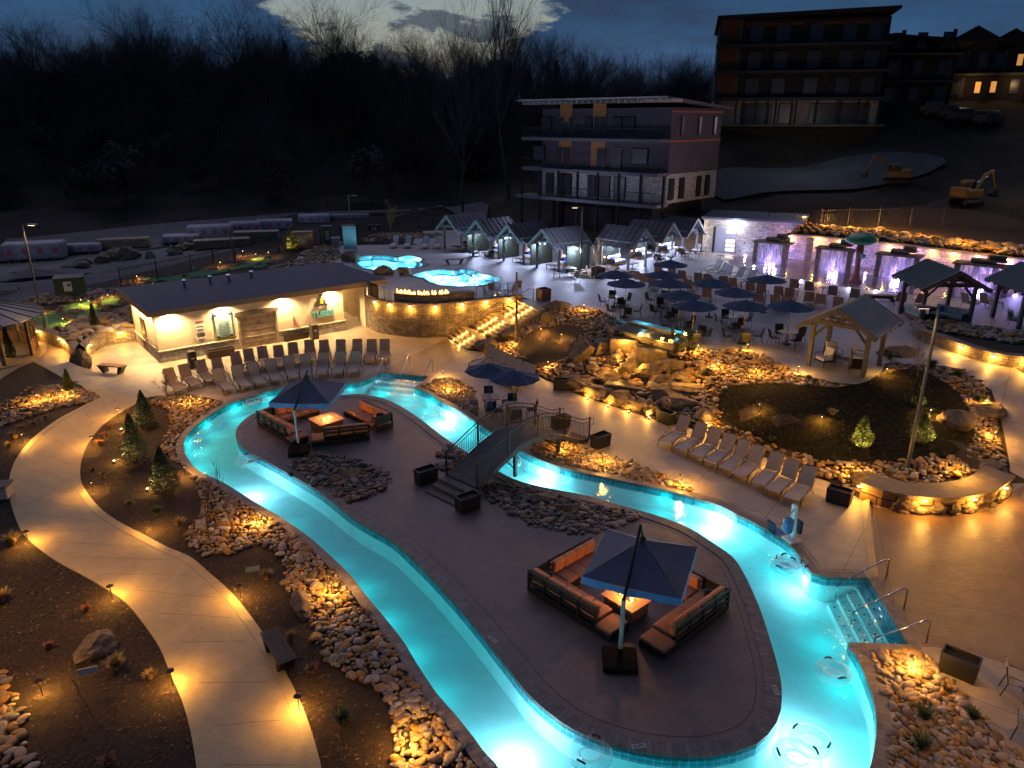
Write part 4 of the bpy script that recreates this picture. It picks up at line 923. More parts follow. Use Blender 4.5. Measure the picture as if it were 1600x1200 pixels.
S(P(825, 925), -47, 2.75, 4, 1, 2.9, 4, 'L-shaped sofa with orange cushions left of the near tilted umbrella')
S(P(1137, 955), -137, 2.65, 4, -1, 2.3, 3, 'L-shaped sofa with orange cushions right of the near tilted umbrella')
S(P(403, 666), -46, 2.8, 4, 1, 2.9, 4, 'L-shaped sofa at the far fire table, left under the umbrella')
S(P(577, 688), 198, 2.0, 3, -1, 0, 0, 'straight three seat sofa at the far fire table with its back to the camera')
S(P(614, 668), 135, 2.4, 4, 1, .95, 1, 'sofa at the far fire table facing it from the right', 1)
# fire tables
def fire_table(c, rz, sx, sy, label):
    r = empty('fire_table', c, rz, label, 'fire table', 'gas fire tables on the island')
    mk(lambda m: m.soft((0, 0, .22), (sx - .16, sy - .16, .42), .02), 'body', 'firetop', r)
    def top(m):
        for a, b, c_, d in ((0, -(sy / 2 + .13) / 2, sx, sy / 2 - .13), (0, (sy / 2 + .13) / 2, sx, sy / 2 - .13), (-(sx / 2 + .3) / 2, 0, sx / 2 - .3, .26), ((sx / 2 + .3) / 2, 0, sx / 2 - .3, .26)): m.box((a, b, .46), (c_, d, .05))
    mk(top, 'table_top', 'firetop', r); mk(lambda m: m.box((0, 0, .442), (.6, .26, .02)), 'burner_tray', 'black', r)
    for k in range(9):
        x = random.uniform(-.24, .24); y = random.uniform(-.07, .07); h = random.uniform(.08, .2); mk(lambda m: m.lathe([(.02, .45), (.035, .47), (.02, .45 + h * .6), (.002, .45 + h)], 6, (x, y, 0)), 'flame', 'flame', r, True)
    lamp('POINT', (0, 0, .78), 62, (1, .42, .12), .12, r)
    return r
ft1 = fire_table(P(980, 943, .03) , R(-48), 1.25, .95, 'square stone fire table burning between the two near L-shaped sofas')
ft1.location = (3.45, 18.75, .03)
fire_table(Vector((-8.95, 32.9, .03)), R(43), 1.35, 1.25, 'stone fire table burning inside the far ring of sofas')
# ---------------------------------------------------------------- cantilever umbrellas
def cant(base, elbow, top, c, rz, half, rim, apex, label, drop=.22):
    r = empty('cantilever_umbrella', (base.x, base.y, .03), 0, label, 'umbrella', 'cantilever umbrellas on the island')
    b = Vector((base.x, base.y, 0)); e = elbow - b; t = top - b; cc = c - b
    mk(lambda m: m.soft((0, 0, .1), (.95, .95, .16), .05, rz + .3), 'base', 'matt_black', r)
    mk(lambda m: m.tube([(0, 0, .15), (0, 0, .5)], .075, 8), 'base_post', 'matt_black', r)
    mk(lambda m: m.tube([(0, 0, .5), tuple(e)], .062, 8), 'mast', 'pale_trim', r)
    mk(lambda m: m.tube([tuple(e), tuple(e + (t - e) * .25), tuple(t)], .05, 8), 'arm', 'black', r)
    Q = Matrix.Rotation(rz, 3, 'Z'); cor = [cc + Q @ Vector((x * half, y * half, 0)) for x, y in ((-1, -1), (1, -1), (1, 1), (-1, 1))]
    for q in cor: q.z = rim
    A = Vector((cc.x, cc.y, apex))
    for k in range(4):
        a = cor[k]; d = cor[(k + 1) % 4]; m = MB(); nn = 6; vs = []
        for i in range(nn + 1):
            f = i / nn
            for j in range(nn + 1):
                g = j / nn; p = A.lerp(a.lerp(d, g), f); sag = .12 * f * (1 - f) + .05 * math.sin(math.pi * g) * f; p.z -= sag; vs.append(p)
        fs = [(i * (nn + 1) + j, (i + 1) * (nn + 1) + j, (i + 1) * (nn + 1) + j + 1, i * (nn + 1) + j + 1) for i in range(nn) for j in range(nn)]
        m.add(vs, fs); m.build('canopy_panel', 'navy2', r, True)
        v = MB(); up = Vector((0, 0, -drop)); pts = [A.lerp(a.lerp(d, j / nn), 1) for j in range(nn + 1)]
        for j, p in enumerate(pts): p.z -= .05 * math.sin(math.pi * j / nn)
        out = ((a + d) / 2 - cc); out.z = 0; out.normalize()
        v.add([p + out * .006 for p in pts] + [p + up * (1 + .15 * math.sin(j * 2.6)) + out * .02 for j, p in enumerate(pts)], [(j, j + 1, nn + 2 + j, nn + 1 + j) for j in range(nn)])
        v.build('valance', 'blueval', r); mk(lambda m: m.tube([tuple(A - Vector((0, 0, .03))), tuple(a - Vector((0, 0, .04)))], .014, 5), 'rib', 'black', r)
    mk(lambda m: m.lathe([(.05, -.06), (.12, -.02), (.1, .06), (.05, .1)], 10, tuple(A)), 'hub', 'black', r)
    mk(lambda m: m.tube([tuple(t), tuple(A + Vector((0, 0, .08)))], .03, 6), 'hanger', 'black', r)
cant(Vector((2.95, 16.45, 0)), Vector((2.97, 16.5, 2.0)), Vector((3.6, 18.05, 3.35)), Vector((3.68, 18.05, 0)), R(-22), 1.36, 2.2, 2.9, 'near navy cantilever umbrella over the two L-shaped sofas')
cant(P(468, 708, 0), Vector((-9.55, 30.0, 2.05)), Vector((-9.35, 31.9, 3.25)), Vector((-9.4, 31.9, 0)), R(-3), 1.36, 2.2, 2.95, 'far navy cantilever umbrella over the first sofa by the lounger rows')
# ================================================================ stones
def stone_mesh(seed, flat=.6, sub=2):
    rnd = random.Random(seed); bm = bmesh.new(); bmesh.ops.create_icosphere(bm, subdivisions=sub, radius=.5)
    ks = [(Vector((rnd.uniform(-1, 1), rnd.uniform(-1, 1), rnd.uniform(-1, 1))).normalized(), rnd.uniform(.72, .95)) for _ in range(7)]
    for v in bm.verts:
        for n, d in ks:
            t = v.co.dot(n) - .5 * d
            if t > 0: v.co -= n * t * .75
        v.co.z *= flat; v.co.x *= 1.25
    vs = [v.co.copy() for v in bm.verts]; fs = [tuple(v.index for v in f.verts) for f in bm.faces]; bm.free(); return vs, fs
SM = [stone_mesh(k, .5 + .05 * (k % 4), 1) for k in range(8)]
SM2 = [stone_mesh(k + 20, .5 + .05 * (k % 4), 2) for k in range(6)]
def bed_points(poly, sp, holes=(), hz=0.0):
    out = []; x0 = min(p[0] for p in poly); x1 = max(p[0] for p in poly); y0 = min(p[1] for p in poly); y1 = max(p[1] for p in poly)
    y = y0; row = 0
    while y < y1:
        x = x0 + (sp / 2 if row % 2 else 0)
        while x < x1:
            a = x + random.uniform(-.28, .28) * sp; b = y + random.uniform(-.28, .28) * sp
            if inpoly(a, b, poly) and not any(inpoly(a, b, h) for h in holes): out.append((a, b))
            x += sp
        y += sp * .82; row += 1
    return out
BEDS = []
def bed(pxs, z, sp, mat='stone', holes=(), mound=0.0, world=None, name='bed', where=''):
    poly = world if world else [at(a, b) for a, b in pxs]
    BEDS.append((poly, sp, mat, holes, mound, where)); return poly
oc1 = offset(o1, .36 * sO); oc2 = offset(o2, .36 * sO)
def seg(line, a, b):
    """part of a coping line between two photo points"""
    ia = min(range(len(line)), key=lambda i: (line[i] - a).length); ib = min(range(len(line)), key=lambda i: (line[i] - b).length)
    return line[ia:ib + 1] if ia <= ib else line[ib:ia + 1][::-1]
left_px = [(237, 630), (262, 640), (266, 672), (255, 692), (252, 707), (272, 720), (290, 732), (304, 762), (320, 790), (308, 810), (292, 835), (297, 857), (322, 871), (370, 865), (400, 853), (430, 862), (443, 880), (447, 922), (482, 975), (490, 995), (510, 1035), (540, 1055), (582, 1077), (607, 1095), (615, 1125), (612, 1162), (615, 1200), (640, 1260)]
bankL = seg(oc1, P(352, 630), P(800, 1225))
B1 = bed(None, 0, .18, world=[P(237, 625), P(262, 619), P(300, 619)] + bankL + PP(left_px)[::-1], mound=.12, where='in the bed between mulch and river')
B2 = bed([(0, 632), (50, 613), (85, 602), (140, 610), (155, 622), (137, 630), (100, 636), (50, 651), (0, 669), (-70, 700), (-90, 650)], 0, .2, mound=.1, where='by the gazebo')
B3 = bed([(-40, 1040), (5, 1050), (22, 1085), (40, 1130), (52, 1200), (58, 1260), (-80, 1260)], 0, .25, mound=.05, where='in the lower left corner')
B4 = bed(None, 0, .185, world=seg(oc1, P(1350, 1225), P(1338, 1012)) + PP([(1352, 1018), (1437, 1018), (1475, 1050), (1495, 1072), (1525, 1107), (1562, 1150), (1600, 1187), (1650, 1250), (1420, 1260)]), mound=.1, where='in the bed below the pool steps')
B5 = bed([(452, 728), (470, 718), (500, 713), (545, 716), (580, 728), (605, 740), (613, 752), (600, 768), (570, 782), (545, 787), (520, 775), (490, 757), (465, 741)], 0, .19, 'stone_dark', mound=.22, where='on the island by the far sofas')
B6 = bed([(755, 757), (800, 757), (835, 766), (880, 779), (930, 790), (975, 799), (1003, 806), (985, 816), (950, 828), (905, 838), (870, 832), (830, 822), (790, 800), (760, 783)], 0, .19, 'stone_dark', mound=.15, where='on the island right of the bridge')
B6b = bed([(683, 715), (690, 702), (707, 699), (735, 717), (748, 730), (730, 744), (700, 742), (685, 731)], 0, .25, 'stone_dark', mound=.08, where='on the island left of the bridge')
B7 = bed(None, 0, .18, world=seg(oc2, P(1085, 772), P(822, 704)) + PP([(826, 694), (845, 690), (882, 689), (920, 701), (955, 714), (990, 724), (1037, 744), (1070, 757), (1084, 768)]), mound=.08, where='in the strip between river and bridge foot')
B8 = bed(None, 0, .185, world=seg(oc2, P(744, 655), P(655, 605)) + PP([(668, 602), (680, 593), (700, 591), (725, 598), (740, 612), (744, 628)]), mound=.08, where='by the upper river steps')
# the big garden mound: stones round two mulch areas
MU1 = [at(a, b) for a, b in [(805, 547), (815, 530), (837, 515), (875, 508), (907, 511), (912, 520), (895, 533), (892, 550), (882, 563), (850, 576), (825, 571)]]
MU2 = [at(a, b) for a, b in [(1122, 638), (1122, 620), (1132, 609), (1150, 604), (1200, 601), (1250, 604), (1300, 609), (1340, 603), (1360, 597), (1385, 584), (1417, 579), (1440, 580), (1470, 597), (1500, 618), (1515, 645), (1522, 682), (1507, 704), (1475, 716), (1415, 720), (1355, 724), (1325, 725), (1282, 722), (1237, 707), (1200, 695), (1150, 670), (1128, 655)]]
WF = [at(a, b) for a, b in [(895, 552), (935, 541), (1000, 538), (1060, 552), (1110, 580), (1105, 605), (1060, 640), (1040, 654), (1010, 650), (975, 640), (945, 629), (905, 616), (880, 606), (888, 580)]]
up_in = up_edge + ramp_l
gar = low_edge[:] ; 
garden = [strt[0] + SW * .1, strt[2] + SW * .15, strt[4] + SW * .1] + offset(up_edge, .12) + offset(ramp_l, .25) + [Vector((p.x, p.y, 0)) for p in offset(low_edge, -.12)[::-1]]
CAPZ = offset(bw, -1.0)
capz_poly = bw + offset(bw, -1.15)[::-1]
B9 = bed(None, 0, .215, world=garden, holes=[MU1, MU2, WF, capz_poly], mound=.08, where='on the garden mound')
B9w = bed(None, 0, .33, world=WF, mound=.0, where='round the waterfall')
B10 = bed([(1418, 520), (1428, 512), (1460, 512), (1520, 520), (1570, 527), (1640, 540), (1640, 556), (1570, 547), (1500, 536), (1440, 524)], 0, .3, mound=.1, where='below the sofa pavilion')
B11 = bed([(895, 428), (905, 420), (925, 416), (960, 420), (985, 427), (960, 432), (930, 436), (905, 436)], 0, .3, mound=.1, where='round the golden shrub')
B12 = bed([(420, 420), (445, 412), (480, 404), (520, 396), (540, 402), (470, 425), (440, 432)], 0, .35, mound=.1)
B13 = bed([(468, 400), (500, 385), (540, 378), (520, 392), (490, 402)], 0, .3, mound=.1)
B14 = bed([(560, 372), (600, 366), (690, 366), (690, 372), (620, 374), (570, 380)], 0, .32, mound=.1)
spl = splash_top
B15 = bed(None, 0, .45, world=[p + V(.1, .7, 0) for p in splash_top[1:]] + [p + V(.6, 4.0, 0) for p in splash_top[1:][::-1]], mound=.15)
B16 = bed([(0, 480), (40, 470), (90, 460), (150, 455), (205, 450), (205, 462), (150, 470), (100, 473), (60, 477), (20, 490), (0, 495)], 0, .45, mound=.1)
B17 = bed([(92, 515), (130, 500), (160, 492), (205, 480), (210, 512), (165, 522), (138, 532), (112, 540)], 0, .5, 'stone_dark', mound=.02)
allst = []
for bi, (poly, sp, mat, holes, mound, where) in enumerate(BEDS):
    pts = bed_points(poly, sp, holes)
    if mound:
        cx = sum(p[0] for p in poly) / len(poly); cy_ = sum(p[1] for p in poly) / len(poly)
    for x, y in pts:
        r_ = sp * random.choice((.7, .9, 1.05, 1.15, 1.3, 1.6)) * random.uniform(.85, 1.12)
        z = H(x, y) + (.42 if poly is B10 else 0) + r_ * .16 + random.uniform(0, .5) * mound
        d = math.sqrt(x * x + y * y + (z - CAMZ) ** 2); q = pix(Vector((x, y, z)))
        vis = -5 < q[0] < 1605 and -5 < q[1] < 1205
        allst.append((r_ / d if vis else 0, bi, x, y, z, r_))
allst.sort(reverse=True)
single = allst[:296]; rest = allst[296:]
srm = []
for k, (vs, fs) in enumerate(SM2):
    me = bpy.data.meshes.new('river_stone'); me.from_pydata([tuple(v) for v in vs], [], fs); me.materials.append(M['stone_r']); me.polygons.foreach_set('use_smooth', [True] * len(fs)); srm.append(me)
for _, bi, x, y, z, r_ in single:
    o = bpy.data.objects.new('river_stone', random.choice(srm)); col.objects.link(o); o.location = (x, y, z); o.scale = (r_ * random.uniform(.9, 1.25), r_ * random.uniform(.75, 1.05), r_ * random.uniform(.75, 1.2)); o.rotation_euler = (random.uniform(-.3, .3), random.uniform(-.3, .3), random.uniform(0, 6.3))
    w_ = BEDS[bi][5]; tag(o, 'rounded tan river stone ' + (w_ or 'in the bed'), 'stone', 'river stones ' + (w_ or 'in the bed'))
byb = {}
for t_ in rest: byb.setdefault(BEDS[t_[1]][2], []).append(t_)
def stones(items, name, mat):
    V_ = []; F_ = []
    for d_, bi, x, y, z, r_ in items:
        vs, fs = random.choice(SM2 if d_ > .009 else SM); a = random.uniform(0, 6.3); c_, s_ = math.cos(a), math.sin(a); sx = r_ * random.uniform(.9, 1.25); sy = r_ * random.uniform(.75, 1.05); sz = r_ * random.uniform(.75, 1.2); tx = random.uniform(-.3, .3)
        b = len(V_)
        for v in vs:
            X, Y, Z = v.x * sx, v.y * sy, v.z * sz; Z += X * tx; V_.append((x + X * c_ - Y * s_, y + X * s_ + Y * c_, z + Z))
        F_ += [tuple(i + b for i in f) for f in fs]
    m = MB(); m.v = V_; m.f = F_; o = m.build(name, mat, None, True); tag(o, kind='stuff'); return o
tag(stones(byb.get('stone', []), 'river_stones', 'stone'), 'tan river cobbles filling the planting beds round the decks', 'cobbles')
tag(stones(byb.get('stone_dark', []), 'dark_cobbles', 'stone_dark'), 'darker cobbles filling the beds on the island', 'cobbles')
# mulch over the mound
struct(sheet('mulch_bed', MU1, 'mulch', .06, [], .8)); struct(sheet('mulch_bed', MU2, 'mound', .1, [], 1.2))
# scattered mulch chips, stuff
mb = MB()
mul = [PP([(116, 735), (150, 790), (215, 835), (300, 880), (345, 915), (400, 990), (440, 1060), (475, 1140), (500, 1240), (600, 1240), (600, 1120), (500, 1040), (440, 930), (430, 870), (300, 875), (285, 840), (300, 790), (250, 710), (255, 640), (210, 640), (150, 680)]),
       PP([(0, 690), (60, 670), (30, 720), (30, 790), (60, 850), (180, 920), (240, 980), (280, 1060), (310, 1200), (60, 1200), (30, 1080), (-60, 1000), (-60, 700)]), MU2, MU1]
for poly, n in zip(mul, (4600, 4200, 700, 300)):
    x0 = min(p[0] for p in poly); x1 = max(p[0] for p in poly); y0 = min(p[1] for p in poly); y1 = max(p[1] for p in poly); k = 0
    while k < n:
        x = random.uniform(x0, x1); y = random.uniform(y0, y1)
        k += .35
        if not inpoly(x, y, poly): continue
        s_ = random.uniform(.03, .09); a = random.uniform(0, 6.3); z = H(x, y) + (.1 if poly is MU2 else .06 if poly is MU1 else 0) + .015; ti = random.uniform(-.03, .05)
        c_, q_ = math.cos(a) * s_, math.sin(a) * s_
        mb.add([(x - c_, y - q_, z), (x + q_ * .35, y - c_ * .35, z + .012), (x + c_, y + q_, z + ti + .01), (x - q_ * .35, y + c_ * .35, z + .012)], [(0, 1, 2, 3)])
tag(mb.build('mulch_chips', 'mulch_chip'), 'bark chips strewn over the dark mulch beds', 'mulch', None, 'stuff')
# ================================================================ boulders
def boulder(loc, size, rz, label, seed, name='boulder', mat='boulder', sink=.25, tilt=0, group=None, block=0):
    rnd = random.Random(seed); bm = bmesh.new(); big = max(size) > .6; bmesh.ops.create_icosphere(bm, subdivisions=5 if block else 4 if big else 3, radius=.5)
    if block:
        for v in bm.verts:
            m_ = max(abs(v.co.x), abs(v.co.y), abs(v.co.z)); v.co = v.co.lerp(v.co / m_ * .43, .8)
    ks = [(Vector((rnd.uniform(-1, 1), rnd.uniform(-1, 1), rnd.uniform(-.8, 1))).normalized(), rnd.uniform(.55, .85)) for _ in range(11)]
    import mathutils.noise as mn
    for v in bm.verts:
        for n, d in ks:
            t = v.co.dot(n) - .5 * d
            if t > 0: v.co -= n * t
        if block: v.co.x += .035 * (mn.noise(Vector((seed, 9, round(v.co.z * 9) * 3.7)))); v.co.y += .05 * (mn.noise(Vector((seed, 5, round(v.co.z * 9) * 2.7))))
        n_ = mn.noise(v.co * 5 + Vector((seed, 0, 0))) * .045 + mn.noise(v.co * 14 + Vector((seed, 3, 0))) * .014 + .02 * mn.noise(Vector((0, seed, v.co.z * 16)))
        v.co += v.co.normalized() * n_
        v.co.x *= size[0] / .85; v.co.y *= size[1] / .85; v.co.z *= size[2] / .85
    m = MB(); m.add([v.co.copy() for v in bm.verts], [[v.index for v in f.verts] for f in bm.faces]); bm.free()
    o = m.build(name, mat, None, False); o.location = (loc[0], loc[1], loc[2] + size[2] * (.5 - sink)); o.rotation_euler = (tilt, tilt * .5, rz); return tag(o, label, 'boulder', group)
def bo(px, py, size, rz, label, seed, **k): p = at(px, py); return boulder(p, size, R(rz), label, seed, **k)
bo(153, 1018, (.85, 1.15, .6), -15, 'pale slab boulder standing alone in the mulch left of the path', 3)
bo(474, 950, (.6, 1.35, .55), 25, 'long flat grey boulder at the edge of cobbles and mulch', 5)
bo(915, 560, (1.7, 1.3, 1.5), 20, 'large split boulder left of the waterfall with one smooth face', 9)
bo(938, 553, (1.5, 1.2, 1.2), 60, 'dark broad boulder between split boulder and waterfall', 11)
bo(757, 543, (1.5, 1.1, .9), 10, 'rounded boulder at the foot of the lit stairs', 12); bo(800, 528, (1.3, 1.0, .8), 30, 'boulder beside the middle of the lit stairs', 13)
bo(870, 482, (2.0, .9, .7), 20, 'long dark boulder at the head of the lit stairs', 14); bo(858, 502, (.9, .8, .8), 0, 'boulder below the long dark one at the stair head', 15)
bo(1490, 665, (1.7, 1.0, .9), -10, 'large grey boulder on the mound right of the lamp post', 16); bo(1545, 645, (1.6, 1.2, .7), 20, 'flat boulder at the ramp edge of the mound', 17); bo(1545, 745, (1.7, 1.1, .8), 60, 'boulder at the right end of the boulder wall', 18)
bo(1400, 555, (1.9, 1.2, .7), -5, 'pale boulder right of the nearest pavilion', 19); bo(715, 712, (.1, .1, .1), 0, 'small dark stone by the bridge foot', 20)
bo(545, 745, (.9, .7, .45), 0, 'broken pale boulder in the middle of the island cobbles', 21); bo(525, 752, (.8, .6, .35), 40, 'low dark boulder beside the pale one on the island', 22)
bo(893, 802, (.55, .5, .5), 0, 'rust brown boulder among pale shards in the bridge cobbles', 23); bo(880, 798, (.3, .5, .45), 30, 'pale shard leaning on the rust brown boulder', 24); bo(842, 782, (1.2, .8, .4), 10, 'low broad boulder in the cobbles beneath the bridge', 25)
bo(1102, 655, (1.2, 1.0, .7), 30, 'boulder behind the first sling lounger', 26); bo(70, 612, (1.5, .8, .5), -20, 'flat boulder by the gazebo edge', 27)
bo(1345, 755, (1.0, .8, .7), 0, 'boulder at the left end of the boulder wall', 28); bo(1040, 640, (.8, .7, .9), 20, 'upright boulder behind the tall dark planter', 29); bo(548, 408, (1.6, 1, 1.1), 0, 'dark boulder beside the blue notice kiosk', 30); bo(520, 398, (1.4, .9, .7), 30, 'boulder left of the kiosk', 31)
bo(600, 430, (1.6, 1.0, 1.0), 0, 'boulder beside the short lit steps left of the fire trough', 32); bo(632, 430, (1.1, .9, 1.0), 30, 'dark boulder right of the short lit steps', 33)
bo(130, 577, (1.0, 1.1, 1.5), 20, 'upright stone at the tip of the low golf retaining wall', 34, sink=.15)
# boulder wall of the mound
for sgn in (1,):
    L0 = bwall_line; r = empty('boulder_wall', (0, 0, 0), 0, 'curved boulder wall with a broad flat cap and small lamps under it', 'wall')
    A = ribbon(L0, -.05, .7, 'wall_face', brickmat('boulder_face', (.24, .13, .06), (.14, .08, .045), (.02, .015, .01), 1, 1.3, .38, .03, .85, uv=True, bump=1), r)
    a_ = offset(L0, .12); b_ = offset(L0, -1.0); mb = MB(); n = len(L0)
    for i in range(n): mb.v += [(a_[i].x, a_[i].y, .7), (a_[i].x, a_[i].y, .8), (b_[i].x, b_[i].y, .84), (b_[i].x, b_[i].y, .6)]
    for i in range(n - 1):
        for q in range(4): mb.f.append((4 * i + q, 4 * i + 4 + q, 4 * i + 4 + (q + 1) % 4, 4 * i + (q + 1) % 4))
    mb.f += [(0, 1, 2, 3), (4 * n - 1, 4 * n - 2, 4 * n - 3, 4 * n - 4)]
    mb.build('cap', 'cap', r)
    for px, py in ((1360, 765), (1440, 773), (1512, 773), (1566, 765)):
        q = min(L0, key=lambda p: abs(pix(Vector((p.x, p.y, .62)))[0] - px)); i = L0.index(q); o_ = offset(L0, .16)[i]
        mk(lambda m: m.box((o_.x, o_.y, .655), (.16, .06, .03)), 'wall_lamp', 'lamp_warm', r); o2_ = offset(L0, .3)[i]; lamp('POINT', (o2_.x, o2_.y, .6), 85, AMB, .04, r)
# random face stones give the wall relief
for k in range(26):
    i = random.randrange(1, len(bwall_line) - 1); p = offset(bwall_line, .02)[i]
    boulder((p.x, p.y, random.uniform(.0, .35)), (random.uniform(.5, .9), .3, random.uniform(.3, .5)), math.atan2((bwall_line[i + 1] - bwall_line[i]).y, (bwall_line[i + 1] - bwall_line[i]).x), 'rough stone set in the face of the curved boulder wall', 60 + k, 'wall_stone', 'boulder', .4, 0, 'stones in the boulder wall face')
# ================================================================ waterfall of stacked rock with basins
wf = [(905, 600, 1.9, .9, .8, -20), (935, 612, 1.6, .8, .7, -25), (968, 622, 1.5, .9, .8, -20), (1000, 632, 1.6, .8, .7, -25), (1020, 640, .9, .8, .9, 10), (890, 590, 1.3, .9, .6, 0), (950, 590, 1.7, 1.0, .8, 0), (985, 575, 1.3, .7, 1.1, 20), (1010, 585, 1.6, .7, 1.15, -15), (1030, 575, 1.2, .7, .9, 30), (1055, 590, 2.2, .8, .6, -15), (1085, 605, 2.3, .8, .5, -15), (965, 560, 1.1, .8, 1.0, 40), (925, 575, 1.1, .8, .6, 10), (1040, 612, 1.5, 1.0, .6, -10), (1070, 625, 1.6, 1, .5, 0), (1005, 562, 1.8, .7, .7, -15), (1045, 568, 1.6, .7, .6, -15)]
WL = ['front ledge, farthest left', 'front ledge, second from left', 'front ledge, middle', 'front ledge, right of middle', 'upright at the right end of the front ledge', 'low, by the dark planter', 'left side of the lower basin', 'tall, left of the central spill', 'tall, the bright central face', 'right of the central face', 'broad, right of the basins', 'broad and farthest right', 'tall, under the glass corner', 'pale, left of the lower basin', 'low, right of the lower basin', 'low, towards the planter', 'under the spill ledge', 'under the right spill ledge']
for k, (px, py, a, b, c, rz) in enumerate(wf): bo(px, py + 6, (a, b, c), rz, 'waterfall rock, ' + WL[k], 100 + k, sink=.3, block=1, name='waterfall_rock', group='stacked rocks of the waterfall')
for k, (px, py, a, b, rz, hh, lb) in enumerate([(990, 606, 3.0, 1.0, -22, .18, 'lower'), (1018, 566, 1.7, .7, -18, .75, 'upper'), (975, 552, 1.6, .7, -15, .9, 'top left')]):
    p = at(px, py); r = empty('rock_basin', p, R(rz), '%s dark water basin of the rock waterfall' % lb, 'basin', 'basins of the waterfall')
    mk(lambda m: m.soft((0, 0, hh * .5), (a, b, hh), .05), 'basin_stone', 'boulder', r); mk(lambda m: m.box((0, 0, hh + .006), (a - .25, b - .2, .012)), 'water', 'glassm', r)
lampspots = [(918, 622), (950, 634), (982, 643), (1014, 653)]
r_ = empty('spot_light', label='x', cat='spotlight'); mk(lambda m: m.lathe([(.05, 0), (.06, .02), (.06, .1), (.05, .13)], 10), 'housing', 'bronze', r_); mk(lambda m: m.lathe([(.045, .131), (.04, .14), (.01, .145)], 10), 'lens', 'lamp_soft', r_)
lamp('POINT', (0, .12, .3), 42, AMB, .04, r_); SPL = Proto(r_)
for k, (px, py) in enumerate(lampspots): SPL.put(at(px, py + 3), R(20), 'small warm spotlight at the foot of the waterfall, %s from the left' % ORD[k], 'spotlights along the waterfall foot')
for px, py, pw in ((975, 560, 160), (1030, 560, 160), (995, 598, 120), (945, 598, 70), (1075, 612, 120), (1010, 545, 70)):
    p = at(px, py); p.z += 1.1; lamp('POINT', p, pw, AMB, .15)
# the spa above: glass screen, basin
sp0 = P(968, 505, UZ); sp1 = P(1058, 528, UZ); sp2 = P(1088, 545, UZ)
d_ = (sp1 - sp0).normalized(); r = empty('spa', (0, 0, 0), 0, 'raised spa basin behind a clear glass screen above the waterfall', 'spa')
c_ = P(1012, 533, UZ); rz_ = math.atan2(d_.y, d_.x)
mk(lambda m: m.soft((c_.x, c_.y, UZ + .22), (4.6, 1.5, .45), .04, rz_), 'spa_wall', 'ledger', r)
for s_ in (-1.1, 1.1): mk(lambda m: m.box((c_.x + d_.x * s_, c_.y + d_.y * s_, UZ + .452), (1.9, 1.1, .012), rz_), 'dark_water', 'glassm', r)
q_ = c_ + Vector((-d_.y, d_.x, 0)) * 1.1; mk(lambda m: m.soft((q_.x, q_.y, UZ + .3), (4.4, .7, .6), .04, rz_), 'lit_basin', 'ledger', r); mk(lambda m: m.box((q_.x, q_.y, UZ + .61), (4.1, .5, .02), rz_), 'lit_water', 'teal', r)  # teal surface colour stands in for water lit from below
for s_ in (-1.2, 1.2): lamp('POINT', (q_.x + d_.x * s_, q_.y + d_.y * s_, UZ + .95), 12, (.3, .9, 1), .1, r, name='pool_lamp_or_fill')  # added lights above the surface, in place of lamps under it
g0 = P(960, 527, UZ); g1 = P(1052, 550, UZ); g2 = P(1086, 545, UZ)
g = empty('glass_screen', (0, 0, 0), 0, 'frameless glass screen on the ledge over the waterfall', 'glass screen')
for a, b in ((sp0, g1 + (sp0 - g0) * .5), ):
    pass
for k in range(4):
    a = g0.lerp(g1, k / 4); b = g0.lerp(g1, (k + 1) / 4 - .01); rz = math.atan2((b - a).y, (b - a).x); c = (a + b) / 2; mk(lambda m: m.box((c.x, c.y, UZ + .55), ((b - a).length, .015, 1.05), rz), 'glass_panel', 'glass', g)
c = (g1 + g2) / 2; mk(lambda m: m.box((c.x, c.y, UZ + .55), ((g2 - g1).length, .015, 1.05), math.atan2((g2 - g1).y, (g2 - g1).x)), 'glass_panel', 'glass', g)
c = (g0 + g1) / 2; mk(lambda m: m.box((c.x, c.y, UZ + .03), ((g1 - g0).length + .3, .5, .12), math.atan2((g1 - g0).y, (g1 - g0).x)), 'ledge', 'black', g)
# ================================================================ curved stone wall, parapet, fire trough
r = empty('curved_stone_wall', (0, 0, 0), 0, 'tall curved ledger stone wall with seven small downlights under its cap', 'wall')
wl = cw + [S0 + SR * d for d in (.6, 1.2, 1.8, 2.4, 3, 3.6, 4.2, 4.8, 5.4, 5.9)]
top = [2.32] * len(wl)
ribbon(wl, -.02, top, 'wall_face', 'ledger_uv', r); back = offset(wl, -.4); ribbon(back, 1.9, top, 'wall_face', 'ledger_uv', r)
f_ = offset(wl, .06); b2 = offset(wl, -.46); mb = MB()
for i in range(len(wl)): mb.v += [(f_[i].x, f_[i].y, 2.32), (f_[i].x, f_[i].y, 2.39), (b2[i].x, b2[i].y, 2.39), (b2[i].x, b2[i].y, 2.32)]
for i in range(len(wl) - 1):
    for q in range(4): mb.f.append((4 * i + q, 4 * i + 4 + q, 4 * i + 4 + (q + 1) % 4, 4 * i + (q + 1) % 4))
mb.f += [(0, 1, 2, 3)]; mb.build('cap', 'cap', r)
for px in (583, 612, 647, 684, 722, 761, 797):
    q = min(range(len(wl)), key=lambda i: abs(pix(Vector((wl[i].x, wl[i].y, 2.1)))[0] - px)); p = offset(wl, .1)[q]; p2 = offset(wl, .22)[q]
    mk(lambda m: m.soft((p.x, p.y, 2.22), (.16, .12, .07), .02), 'wall_lamp', 'lamp_soft', r); lamp('POINT', (p2.x, p2.y, 2.0), 62, AMB, .05, r)
